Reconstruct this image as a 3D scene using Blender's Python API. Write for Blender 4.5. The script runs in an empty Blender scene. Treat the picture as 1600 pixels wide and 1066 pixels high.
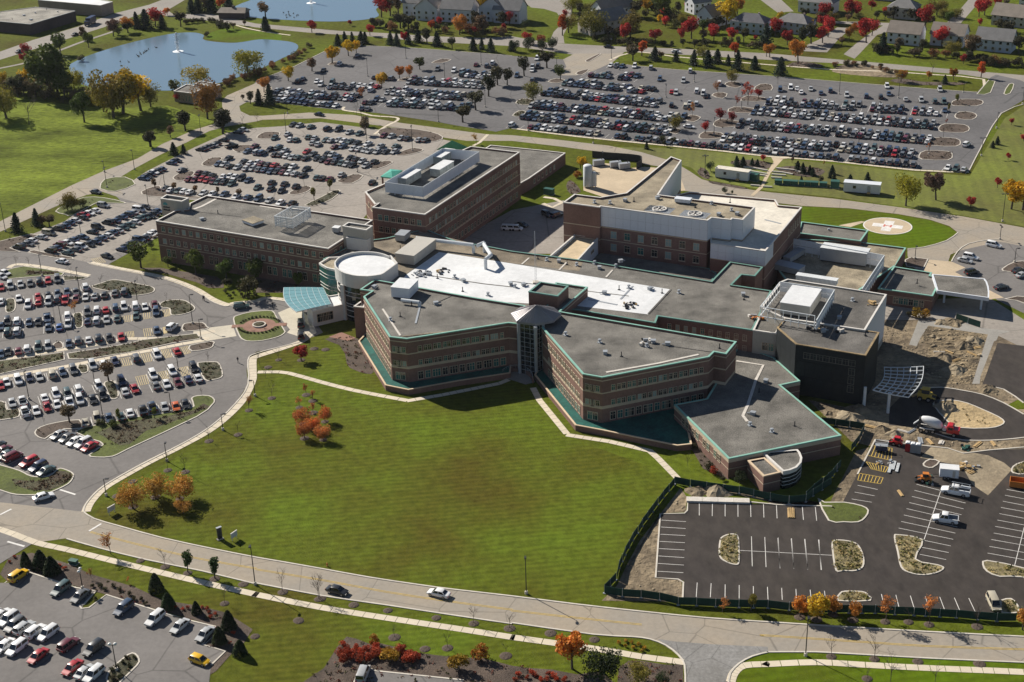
import bpy, bmesh, math, random
import numpy as np
from mathutils import Vector, Matrix
random.seed(7); rng = np.random.default_rng(7)
scene = bpy.context.scene
# ------------------------------------------------------------------ camera (metres; x right, y away, z up)
PITCH, ROLL, CAMH = math.radians(24.9), math.radians(-1.745), 166.6
fw = Vector((0, math.cos(PITCH), -math.sin(PITCH))); r0 = Vector((1, 0, 0)); u0 = r0.cross(fw)
rt = r0*math.cos(ROLL) + u0*math.sin(ROLL); up = u0*math.cos(ROLL) - r0*math.sin(ROLL)
cd = bpy.data.cameras.new('camera'); cam = bpy.data.objects.new('camera', cd); scene.collection.objects.link(cam)
cam.matrix_world = Matrix(((rt.x, up.x, -fw.x, 0), (rt.y, up.y, -fw.y, 0), (rt.z, up.z, -fw.z, CAMH), (0, 0, 0, 1)))
cd.sensor_width = 36; cd.lens = 36*2298.2/1600; cd.clip_start = 1; cd.clip_end = 6000
scene.camera = cam
# ------------------------------------------------------------------ sky, sun, exposure
SUN_EL, SUN_AZ = math.radians(33.5), math.radians(135)      # direction towards the sun
w = bpy.data.worlds.new('World'); scene.world = w; w.use_nodes = True
nt = w.node_tree; bgn = nt.nodes['Background']
sky = nt.nodes.new('ShaderNodeTexSky'); sky.sky_type = 'NISHITA'; sky.sun_disc = False
sky.sun_elevation = SUN_EL; sky.sun_rotation = math.radians(90) - SUN_AZ; sky.air_density = 0.8; sky.dust_density = 0.2; sky.altitude = 300
nt.links.new(sky.outputs[0], bgn.inputs[0]); bgn.inputs[1].default_value = 0.05
sd = bpy.data.lights.new('sun', 'SUN'); sd.energy = 5.0; sd.angle = math.radians(0.53); sd.color = (1, .93, .83)
so = bpy.data.objects.new('sun', sd); scene.collection.objects.link(so)
so.rotation_euler = Vector((math.cos(SUN_AZ)*math.cos(SUN_EL), math.sin(SUN_AZ)*math.cos(SUN_EL), math.sin(SUN_EL))).to_track_quat('Z', 'Y').to_euler()
so.location = (-200, 500, 300)
vs = scene.view_settings; vs.view_transform = 'Standard'; vs.look = 'None'; vs.gamma = 1; vs.use_curve_mapping = False; vs.exposure = 0.55
# ------------------------------------------------------------------ survey data in metres
S_ = [('field','field',0.012,[(-241.9,620.5),(-213,625.4),(-199.8,617.9),(-181,608.8),(-165.9,602.3),(-141.7,604.5),(-128.9,590.6),(-116.8,578.2),(-123.8,568.3),(-133,549.6),(-138.5,531.7),
(-147.8,517.4),(-155.8,502.3),(-170.4,466.6),(-182.9,446.3)]),('central_lawn','lawn',0.012,[(-91.8,274.5),(-91.5,283.6),(-83,294.5),(-72.3,309.1),(-65.8,326.9),(-65,337.5),(-67.1,349),
(-61.7,356.5),(-48.9,365.8),(-41.7,363.2),(-31.3,335.2),(-8.4,333.7),(4.6,336.5),(9.2,328.9),(15,302),(36.2,284.4),(34.3,280.3),(25.1,257.5),(15.9,238.6),(11.5,237.4),(-1.5,240.2),
(-20.2,245.4),(-40.3,252.1),(-54.2,257.8),(-75.3,265.6),(-85.4,270.8)]),('meadow_lawn','lawn_right',0.012,[(220.4,578.5),(205.9,566.1),(193,549.5),(177.2,518.1),(159.8,482.9),
(140.5,489.6),(94.7,510.2),(63.9,524),(40.4,528),(65.8,501.2),(68.6,488.1),(88.6,474),(108.6,465.6),(128.7,454.3),(146.1,444.2),(168.4,427.7)]),
('helipad_lawn','lawn_h',0.012,[(96.9,457.2),(111.4,453.4),(125.7,446.6),(134.6,440.5),(138.9,434.3),(139.9,429.1),(134.7,422.8),(126.5,418.1),(121.3,416.9),(113.9,416.9),(92.1,435.4)]),
('verge_lawn','lawn',0.01,[(-95.7,266.5),(-76.9,257.4),(-52.7,247.3),(-26.2,238.7),(-1.6,231.4),(13.5,227.2),(22.2,225.3),(28.9,219.9),(29.1,212.1),(-48.1,215.8),(-58.5,229),
(-85.9,251.8),(-101.1,264.6)]),('corner_lawn','lawn_h',0.01,[(39.3,217),(42.1,219.1),(45.2,220.1),(74,216.8),(94.8,214.2),(92.2,206.6),(36.3,209.3),(37.3,214.3)]),
('main_road','concrete_road',0.03,[(-135,291.8),(-114.6,282.2),(-94.7,277),(-91.7,273.9),(-85.2,270.3),(-75.1,265.2),(-64.1,260.5),(-54.1,256.6),(-49.1,254.9),(-40.2,251.7),(-30,248),
(-20.1,244.9),(-12.7,242.8),(-1.5,240),(11,236.7),(23.3,233.6),(35.4,230.9),(46.7,229),(58.6,227.1),(76.1,224.5),(92.8,222.1),(104,220.2),(101.3,213),(90.4,214.8),(74,216.7),
(56.9,219.3),(52.3,219.7),(45.2,220.1),(42.1,219),(39.4,217),(37.4,214.3),(35.8,205.8),(28.4,206.1),(29.1,212.1),(29.5,217),(28.8,219.9),(26.8,223),(24,225.1),(20.8,226),(13.5,227.1),
(-1.6,231.5),(-13.4,234.7),(-26.2,238.6),(-39.2,242.6),(-52.7,247.5),(-64.3,252.4),(-76.9,257.3),(-88.2,262.5),(-95.7,266.4),(-101.8,265.1),(-111.2,271.2),(-130.5,279.1)]),
('side_road','asphalt_blue',0.034,[(25.5,225),(28.4,224.1),(35.8,222.8),(45.4,221.6),(45.2,220.1),(42.1,219),(39.4,217),(37.4,214.3),(35.8,205.8),(28.4,206.1),(29.1,212.1),(29.5,217),
(28.8,219.9),(26.8,223)]),('campus_drive','asphalt',0.026,[(-184.8,434.2),(-162,438.9),(-160.1,445.5),(-155.8,453.3),(-150.5,461.2),(-148.2,464.7),(-146.4,472.7),(-139.6,478.5),
(-136.6,482.8),(-133.2,482.5),(-139.2,493.8),(-135.4,501.8),(-131.9,515.5),(-123.7,534.2),(-119.3,543.7),(-109.8,561.9),(-99.2,567.5),(-89.1,568.5),(-74,572.8),(-55,562.8),(-50.3,560),
(-44.6,557.4),(-32.2,550.1),(-24.4,544.3),(-19.1,540.5),(-21.6,522.5),(-42.8,484.9),(-48.3,456.5),(-57.6,454.3),(-76.2,468.3),(-101.9,480.3),(-117.8,485.1),(-116.8,462.6),(-113.2,447.3),
(-124,424.3),(-112.7,416.1),(-102.6,410.2),(-93.3,401.8),(-87,393),(-82,388.4),(-79.9,390.1),(-73.6,391.3),(-71,392.8),(-64.6,390.6),(-58,383.9),(-51.8,368.1),(-54.9,365),(-57.5,362.2),
(-62.4,359.5),(-68.6,356.9),(-69.5,354.6),(-70,351.9),(-69.4,345.3),(-67.8,337.4),(-69.5,326.8),(-73.5,314.9),(-79.5,305.8),(-85.6,298.3),(-91.4,290.6),(-93.8,285.7),(-95,280.1),
(-94.7,276.8),(-114.5,281.9),(-134.8,291.2)]),('staff_lot','asphalt_tan',0.028,[(-142.7,494.1),(-135.4,501.8),(-131.9,515.5),(-123.7,534.2),(-119.3,543.7),(-109.8,561.9),(-99.2,567.5),
(-89.1,568.5),(-74,572.8),(-55,562.8),(-50.3,560),(-44.6,557.4),(-32.2,550.1),(-24.4,544.3),(-19.1,540.5),(-21.6,522.5),(-42.8,484.9),(-48.3,456.5),(-57.6,454.3),(-76.2,468.3),
(-101.9,480.3),(-117.8,485.1),(-119.8,477.3),(-126.2,480.5),(-132.5,485.1)]),('west_lot','asphalt_tan',0.028,[(-160,444.9),(-155.8,453.3),(-150.5,461.2),(-148.2,464.7),(-146.4,472.7),
(-139.6,478.5),(-132.8,482.4),(-127.3,480.6),(-116.8,462.6),(-113.7,449.7),(-116.8,441.9),(-131,426.5),(-139.7,431.5),(-152,435.8)]),('loop_road','concrete_road',0.03,[(-185.2,435.3),
(-170.4,466.6),(-155.7,502.3),(-147.9,517.8),(-138.5,531.7),(-132.9,549.2),(-123.6,567.6),(-116,575.9),(-113.6,585.2),(-118,599.9),(-119.7,609.9),(-118.8,617.4),(-115.2,624.7),
(-109.2,636.7),(-101.2,629.3),(-97.9,604.9),(-108.8,605.7),(-110.9,600.1),(-109.1,592.2),(-104.3,585.2),(-99,584.5),(-80.1,587.1),(-61.7,581.6),(-41.1,567.9),(-26,559.6),(-6.9,549),
(2.4,547),(20.8,538.8),(38.6,529.8),(49.9,520.7),(60.5,508.1),(64.9,496.6),(67.8,488),(74.2,481.4),(82.8,475.4),(88.3,472.4),(108.5,464),(128.6,453.4),(145.8,443.4),(161.7,431.7),
(177,418.7),(167.3,392.2),(154.1,408.3),(136.5,414),(132.8,411.1),(128.4,400.2),(118.8,391.2),(119.9,411.2),(121.3,416.8),(126.5,417.7),(134.8,422.5),(140.2,429.1),(139.3,435),
(134.8,441.3),(126,447.4),(111.7,454.1),(97,457.8),(86.6,462.7),(59.7,476.7),(59.6,500.7),(49.8,506.3),(46.3,513.3),(35.7,522.1),(20.4,530.6),(2.3,539.6),(-14.9,541.4),(-23.7,546.5),
(-40.8,561.2),(-47.4,564.1),(-58.1,569.7),(-74.5,578.3),(-98.2,578.6),(-100.5,576.5),(-111.2,570.8),(-117.3,565),(-123.7,550.3),(-130.3,536.6),(-137,519.7),(-141.7,504.5),(-133.8,489.9),
(-142.7,494.1),(-147.6,491.1),(-155.1,480.5),(-167.3,456.4),(-182.1,426.4)]),('upper_lot','asphalt_far',0.026,[(-110.3,615.9),(-109.7,640),(-95.3,664.1),(-83.5,693.5),(-74.7,698.8),
(-64,699.3),(-40.4,691.2),(4,671.6),(27.2,662),(33,672.1),(48.3,670.2),(55.6,669.3),(47.6,652.8),(75,637.9),(113.8,621.8),(145.7,608),(176.1,594.1),(193.6,587),(206,609.3),(209.4,613.1),
(216.2,604),(217.9,598.6),(215.4,579.1),(208.6,574.2),(194,556.5),(175.8,519.8),(160.9,487.7),(142.8,491.8),(116.9,504.3),(95.1,512.4),(79.6,519.6),(56.9,529.9),(27.1,543.2),(2.5,556.8),
(-3.7,552.2),(-18.4,561.6),(-28.3,568.8),(-51.2,583.1),(-67.1,589.5),(-77.6,594),(-97.9,604.9),(-106.3,607.4)]),('north_road','asphalt_light',0.024,[(-267,668.5),(-244.4,710.6),
(-235,733.2),(-219.3,760.6),(-207.8,790),(-192.9,810.2),(-188.3,822.2),(-173.2,892.7),(-145.7,888.4),(-175.2,820.3),(-179.7,794.7),(-174.9,784.7),(-154,781.8),(-126.4,755.4),
(-82.7,733.7),(-57.8,725.1),(-33.4,715),(-9.6,708.6),(4.5,710.1),(22.1,694.5),(49.9,684.5),(79.4,676.1),(120.6,661.6),(147.3,647.9),(166.7,638.2),(191.7,625.3),(220.7,611),(248.8,599.1),
(242.7,582.8),(216.1,597.1),(195.8,615.2),(170.9,626.4),(145.8,640.8),(118.6,649.9),(78.2,665.4),(56.5,672.7),(47.8,663),(32.9,669.7),(4.2,690.4),(-40.9,706),(-65.4,719.2),(-94.5,730),
(-125.2,746.6),(-151.1,764.7),(-176.5,778.7),(-184.4,789.1),(-192.5,787.1),(-205.2,757.3),(-221.8,726.1),(-239.4,694),(-261.2,652.1)]),('side_street','asphalt_light',0.022,[(22,694.7),
(25,716.8),(30.6,737),(28.3,759.4),(22,769.5),(15.4,773.5),(10.7,793.4),(6.2,845.9),(35.2,841.5),(36.6,773.7),(35.1,743.6),(29.4,709.5),(29.2,692.5)]),
('side_street','asphalt_light',0.022,[(10.3,772.7),(1.8,760.1),(-4.8,749.1),(-8.1,754),(1.9,770.8),(10.6,785.3)]),('side_street','asphalt_light',0.022,[(136.2,664),(141.4,675.6),
(148.6,684.8),(162,708.1),(168.4,705.9),(157.4,683.7),(147.2,660.2)]),('side_street','asphalt_light',0.022,[(153.8,655.8),(163.9,675.2),(174.9,694.4),(184.6,709.2),(162.8,716.3),
(162.5,722),(188.9,714.1),(185.7,698.2),(177,690.1),(162.2,658.3),(156.8,647.2)]),('side_street','asphalt_light',0.022,[(216.4,711.8),(230.4,738.6),(255.7,790.5),(261.6,789.6),
(236.6,737.8),(221.3,707)]),('side_street','asphalt_light',0.022,[(134.2,791.8),(139.5,743.9),(148,745.7),(145.4,807)]),('entrance_crossing','concrete_road',0.028,[(27.2,662),(33,672.1),
(48.3,670.2),(55.8,671.7),(49.5,654.6),(40.5,640.9),(31.6,633.1),(23.2,634.1),(28.1,648)]),('rear_court','asphalt_tan',0.022,[(-16.9,435.4),(1.3,462.4),(19,470.5),(16.8,421.4),
(0.8,422.8),(0.8,422.8)]),('dock_court','concrete_tan',0.024,[(27.2,499.1),(32.5,509.9),(37.1,508.5),(42.4,502.4),(49.5,503.5),(60.7,499.5),(60.8,476.6),(32.3,472.6),(26.1,479.9)]),
('emergency_lot','asphalt',0.026,[(136.5,414),(128.4,400.2),(130.8,394.1),(136.2,375.8),(142.4,362.2),(152.9,353.1),(169.9,399.4),(156.6,416.1),(150.2,420.4)]),
('emergency_drive','asphalt_tan',0.024,[(104.6,378.3),(134.3,378.2),(139,362.5),(141.9,345.9),(133.1,344.5),(129,352.8),(127.7,357),(115.2,364.2),(101.4,365.3)]),
('emergency_apron','concrete_tan',0.034,[(125.4,407.6),(131.5,405.5),(134.2,400.5),(130.2,397.4),(138.3,377.7),(134,376.9),(121.7,399.3)]),('construction_dirt','dirt',0.014,[(95,363.6),
(102,367.4),(112.8,368.7),(116,364.2),(127.7,357),(132.3,352.6),(137,346.2),(137.6,338.4),(132.7,324.1),(116.1,311.5),(128.1,310.7),(119.7,286.4),(100.4,289.1),(82.9,294.6),(77.8,298),
(75.3,307.6),(71.9,319.5),(82.8,313.7)]),('construction_dirt','dirt',0.016,[(36.1,279.5),(31.2,270.2),(25.2,258.7),(21.8,250),(19.3,242.9),(15.9,237.8),(31.6,236.6),(32.1,243.9),
(27.1,245),(30.4,269.1),(36,269.5),(37,275.4)]),('construction_dirt','dirt',0.016,[(36.2,277.9),(51.2,278.1),(54.4,271.8),(67.3,270.6),(67.5,270.1),(68.5,270),(70.3,270.8),(76.8,284.8),
(81.3,295.1),(77.9,293.5),(67.4,271.7),(57.4,271.1),(50.3,274.7),(43.9,278.4)]),('graded_soil','dirt_clod',0.022,[(112.5,360.5),(126.5,353.8),(113.9,325.4),(101.6,326.2),(103.3,335.9),
(108.5,344.1),(108.9,354)]),('new_walkway','concrete_grey',0.03,[(110.8,364.3),(120.3,362.4),(125.8,358.2),(133.1,355.4),(129.4,353.6),(127.6,350),(126.8,349.5),(117.1,329.2),
(115.7,325.2),(113.9,325.4),(126.5,353.8),(112.5,360.5),(108.9,354),(106,347.9),(104.3,349)]),('new_asphalt_lot','asphalt_new',0.02,[(37,273.6),(56.1,271.2),(66.7,269.9),(67.3,269.1),
(70,271.4),(77.3,286),(83.8,298.8),(98.8,293.4),(101.6,290.8),(107.6,291.9),(121.7,292.2),(98.9,226),(93.8,229.7),(82.6,230.3),(47.7,235),(47.8,235.5),(31.5,237.5),(32.6,243.8),
(27.1,244.9),(30.6,269.2),(36.2,268.9),(37.1,274.1)]),('new_loop_drive','asphalt_new',0.022,[(88.3,305.3),(94.3,303.9),(101,297.9),(106.6,296.5),(112.7,296.6),(126.7,298),(134.6,320.4),
(121.2,308.5),(118.4,314.6),(114.7,319.3),(110.4,321.9),(105.8,323.9),(100.6,323.7),(96.2,321.7),(90.4,313.7)]),('new_drive','asphalt_new',0.022,[(127.4,348.4),(139.6,344.1),
(128.1,310.7),(123.1,314.3),(120.6,321.8),(116,324.4),(123.5,339.4),(116.5,325.2)]),('sandy_pile_ground','sand',0.026,[(102.8,315.1),(105.3,316.6),(108.6,315.8),(111.5,312.9),
(114.1,308.9),(115.3,305.7),(114.2,303.7),(111,302.9),(104.1,303.6),(104.2,306.4),(103,308.6)]),('dirt_track','dirt_tan',0.024,[(95.2,294.3),(100.9,292.4),(106.9,289.6),(109.4,286.1),
(110.2,283),(101.6,272.4),(99.6,277),(99.7,285.2),(91.5,289.5),(95.1,294.1)]),('dropoff_apron','concrete_pale',0.032,[(-66.1,382.7),(-62.9,386.4),(-59.1,383.3),(-55.5,375.8),
(-53.6,368.1),(-55.6,364),(-61.8,368.7),(-61.2,370.8),(-64.3,377.5)]),('dropoff_crossing','concrete_pale',0.032,[(-88.3,372.7),(-77.8,375.2),(-75.5,367.5),(-86.6,363.6)]),
('water_far_pond','water',0.05,(4,1,[(-146.4,780.7),(-143,802.4),(-136,821.3),(-131.4,867),(-30.4,851.6),(-49.9,802.1),(-66,785.1),(-64,764.7),(-70.6,756.6),(-84.9,754.2),(-100.4,757.8),
(-121.2,765.1),(-128.4,769)])),('water_near_pond','water',0.05,(4,1,[(-201.7,675.8),(-201.2,687.7),(-195.6,701.9),(-184.2,719.9),(-168.1,736.8),(-156.4,739.4),(-149.4,733),
(-147.7,723.2),(-139.7,716.8),(-129.8,714.2),(-119.7,719.6),(-111.5,717.2),(-103,712.1),(-98.6,703.7),(-98.9,691.1),(-103.5,679.3),(-109,665.8),(-117,650.7),(-123.9,640.5),(-132.7,634),
(-141.7,629.8),(-146.4,628.2),(-155.8,630.3),(-170.7,634.1),(-183,638.8),(-192.6,651.9)])),('helipad_walk','concrete_tan',0.03,[(104.9,438.6),(112.9,441.9),(114.2,441.1),(108.4,436.8)]),
('pond_park_green','lawn_h',0.012,[(-147.3,725.4),(-146.5,739.1),(-140.5,747.2),(-110.1,730.8),(-107.9,713.6),(-116.2,719.7),(-131.3,714.9)]),
('garden_walk','concrete_tan',0.03,[(98.3,507.5),(99.7,507.4),(92.7,492.6),(87.3,477),(83,469.2),(81.9,469.7),(86.6,478.5),(91.5,493.4),(95.8,504.6),(95.9,510.9),(102.7,510.2),
(101.3,508)]),('front_lot','asphalt',0.036,[(-123,275),(-111.1,270.8),(-102.2,265),(-107,257.4),(-109.8,254.5),(-104.9,250.3),(-102.9,250.2),(-100.3,254),(-94.6,250.8),(-89.2,247.8),
(-84.5,246.3),(-85.8,241.8),(-85.9,240.4),(-84.5,240.6),(-82.1,244.9),(-75,241.1),(-63.5,235.1),(-67.2,236.8),(-58.4,233.1),(-59.9,227.5),(-55.2,225.2),(-57.2,221.1),(-56.3,212.8),
(-111.7,215.4)]),('corner_lot','asphalt',0.05,[(-30.4,214.3),(-29.6,218.4),(-27.8,218.7),(-26.4,217.9),(-10.6,214.5),(-10,212),(-30.6,213)])]
P_ = [('lawn_path','sidewalk',0.034,1.6,(2,0,[(-66.4,344.4),(-62.6,344.3),(-58.2,343.3),(-49.2,337.5),(-40.5,332.3),(-32,328.2),(-26.4,325.6)])),
('lawn_path','sidewalk',0.035,1.6,[(-26.6,325.4),(-17.8,328.1),(-3.6,333.5),(-1.1,335.6)]),('lawn_path','sidewalk',0.034,1.6,[(4.9,330.6),(6.4,323.4),(12.3,305.8)]),
('lawn_path','sidewalk',0.035,1.6,[(12.1,305.4),(22,301.5),(31,296.4)]),('lawn_path','sidewalk',0.036,1.6,[(30.8,296.8),(32.5,292.9),(35.9,283.6)]),
('drive_sidewalk','sidewalk',0.04,2,(4,0,[(-94.2,277),(-94.2,280.8),(-92.9,286.3),(-90.3,290.8),(-84.9,298.3),(-78.8,305.6),(-72.6,314.5),(-68.2,326.6),(-67,338.3),(-67.7,344.9),
(-68.7,351.8),(-68.2,353.8),(-62.3,358.2),(-57.1,362.7),(-55.4,366.9)])),('drive_sidewalk','sidewalk',0.04,2,(4,0,[(-130,426.1),(-121.8,421.4),(-112.8,416.7),(-102.7,410.8),
(-93.4,402.5),(-86.7,394.1),(-81.7,389.6),(-79.5,390.6),(-73.7,391.6),(-71.1,393.5),(-64.8,391.8)])),('drive_sidewalk','sidewalk',0.04,1.8,(3,0,[(-154.7,423.7),(-153.9,426),
(-150.7,426.1),(-142.2,422.7),(-133.7,418.4),(-127.7,415.1)])),('lot_sidewalk','sidewalk',0.044,1.8,(2,0,[(-141.2,356),(-137.3,357.2),(-129.3,359.4),(-121.3,362.2),(-113.2,364.7),
(-105.4,368),(-94.6,367.2),(-86.6,369.6),(-82,371.4)])),('lot_sidewalk','sidewalk',0.044,1.8,(2,0,[(-137.7,344.7),(-133.8,345.8),(-126.2,348.6),(-118.5,351.2),(-110.8,354.6),
(-103.1,357.8),(-97.5,359.9),(-89.5,363.5),(-84.5,365.2),(-83.5,367.2)])),('road_sidewalk','sidewalk',0.036,1.7,(3,0,[(-125.7,277.5),(-111.1,270.8),(-101.8,265.1),(-94.2,261.9),
(-79.8,255.4),(-65.3,249),(-52.2,243.5),(-52.2,243.5),(-38.8,238.4),(-25.9,234.3),(-13.3,230.5),(-1.7,226.9),(-1.7,226.9),(7.3,224.4),(16.2,221.8),(22,219.8),(29.5,217.8)])),
('road_sidewalk','sidewalk',0.036,1.7,(3,0,[(37.1,211.7),(38.1,214.3),(40.2,216.3),(44.6,216.5),(44.6,216.5),(53.4,216.6),(62,215.4),(73.3,213.9),(89.5,212),(100.2,210.1)])),
('garden_path','sidewalk',0.036,1.2,(3,0,[(-66.4,594),(-66.3,589.2),(-59.3,584.9),(-53.6,579.6),(-44.2,576.2),(-43.3,571.5),(-47.4,564.1),(-51.1,553.6)])),
('lot_edge_walk','sidewalk',0.04,1.3,(2,0,[(2.5,556.2),(27.2,542.7),(56.8,529.3),(79.6,519.1),(94.9,511.3),(116.8,503.5),(142.6,490.9),(160.7,486.8)])),
('lot_edge_walk','sidewalk',0.036,1.3,(2,0,[(48,658),(61,672.2),(77.7,660.9),(105.2,647.2),(117.1,641.4),(143.4,629.7),(163.4,624.6),(182.4,616.8),(202.2,606.5),(193.5,584.6)])),
('annex_walk','sidewalk',0.036,1.2,[(-6.9,549),(-10,538.8),(-12.4,534.9)]),('pond_path','asphalt_light',0.03,2.2,(3,0,[(-237.3,675),(-226.9,684.1),(-218.3,695.4),(-216,706.9),
(-213,714.6),(-208.9,724.9),(-200.8,741),(-192.4,757.8)])),('pond_path','sidewalk',0.03,1.2,(3,0,[(-137.1,754),(-130.1,745.8),(-118.4,735.4),(-105.2,726.7)])),
('court_walk','sidewalk',0.034,1.5,[(12.2,474.4),(15.7,472.5),(18.3,468.2),(14.8,463.7),(11.8,467.9)])]
K_ = [(2,0,[(-94.7,277),(-91.7,274),(-85.2,270.5),(-75.2,265.4),(-64.1,260.7),(-54.1,256.8),(-49.2,255.1),(-40.2,251.9),(-30,248.2),(-20.1,245.1),(-12.7,243),(-1.5,240.2),(11,236.8),
(23.3,233.8),(35.4,231.1),(46.8,229.2),(58.6,227.3),(76.2,224.6),(92.9,222.3)]),(2,0,[(-95.6,266.2),(-88.2,262.4),(-76.9,257.2),(-64.3,252.3),(-52.7,247.1),(-52.7,247.4),(-39.2,242.4),
(-26.1,238.5),(-13.4,234.6),(-1.6,231.1),(-1.6,231.4),(13.5,227),(20.7,225.9),(24,225),(26.8,222.9),(28.8,219.8),(29.5,216.9),(29,211.5)]),(2,0,[(36.6,211.1),(37.4,214.2),(39.4,216.9),
(42.1,218.9),(45.2,220),(45.2,220),(52.2,219.7),(56.9,219.2),(74,216.7),(90.4,214.7)]),(3,0,[(-94.7,277),(-95,280.2),(-93.8,285.7),(-91.3,290.5),(-85.6,298.3),(-79.5,305.7),(-73.5,315),
(-69.4,326.7),(-67.8,337.4),(-70,351.9),(-68.5,355.8),(-62.4,359.5),(-57.5,362.2)]),(3,0,[(-131,426.1),(-121.7,420.7),(-112.7,416.1),(-102.6,410.1),(-93.3,401.9),(-87,392.9),(-82,388.4),
(-79.9,390),(-73.6,391.3),(-71,392.9),(-64.6,390.6)]),(2,0,[(207.4,568.5),(193.8,556.2),(175.8,519.8),(161.1,488.2)]),(2,0,[(-109.7,640.3),(-95.4,664.3),(-83.5,693.5),(-74.8,698.8),
(-63.9,699),(-40.2,691.2),(4,671.6)]),(2,0,[(47.6,652.8),(75.1,637.9),(113.9,622.2),(145.7,607.8),(176.2,594),(193.6,587)]),(2,0,[(140.2,429.1),(134.8,422.5),(126.5,417.7),
(121.3,416.8)]),[(67.4,269.8),(66.7,269.9),(56.1,271.1),(50.4,272.6),(37,273.6),(36.4,269.9),(35.7,268.8),(30.5,268.8),(27.1,245),(31.5,244.2),(32.4,243.1),(31.5,237)],
[(75.8,282.9),
(83.4,298.4),(86.3,297.2),(98.8,293.4),(101.6,290.8),(107.6,291.9),(116.1,292.8)],(2,0,[(94.3,303.9),(101,297.9),(106.6,296.5),(112.7,296.6),(117.6,297.3)]),(2,0,[(100.6,323.7),
(105.8,323.9),(110.4,321.9),(114.7,319.3),(118.4,314.6),(121.2,308.5)]),(2,0,[(116,324.4),(120.6,321.8),(123.1,314.3)]),(2,0,[(131.5,405.5),(135.4,413.1),(140.6,419.4),(147.7,422.2),
(151.4,422.2)]),[(-100.3,254),(-94.6,250.8),(-89.2,247.8),(-84.5,246.3),(-85.8,241.8),(-86.6,241.5),(-85.9,240.4),(-84.5,240.6),(-82.1,244.9),(-75,241.1),(-63.5,235.1),(-67.2,236.8),
(-58.4,233.1),(-59.9,227.5),(-55.2,225.2),(-57.2,221.1)],
[(-30.4,214.3),(-29.6,218.4),(-27.8,218.7),(-26.4,217.9),(-10.6,214.5)]]
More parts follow.
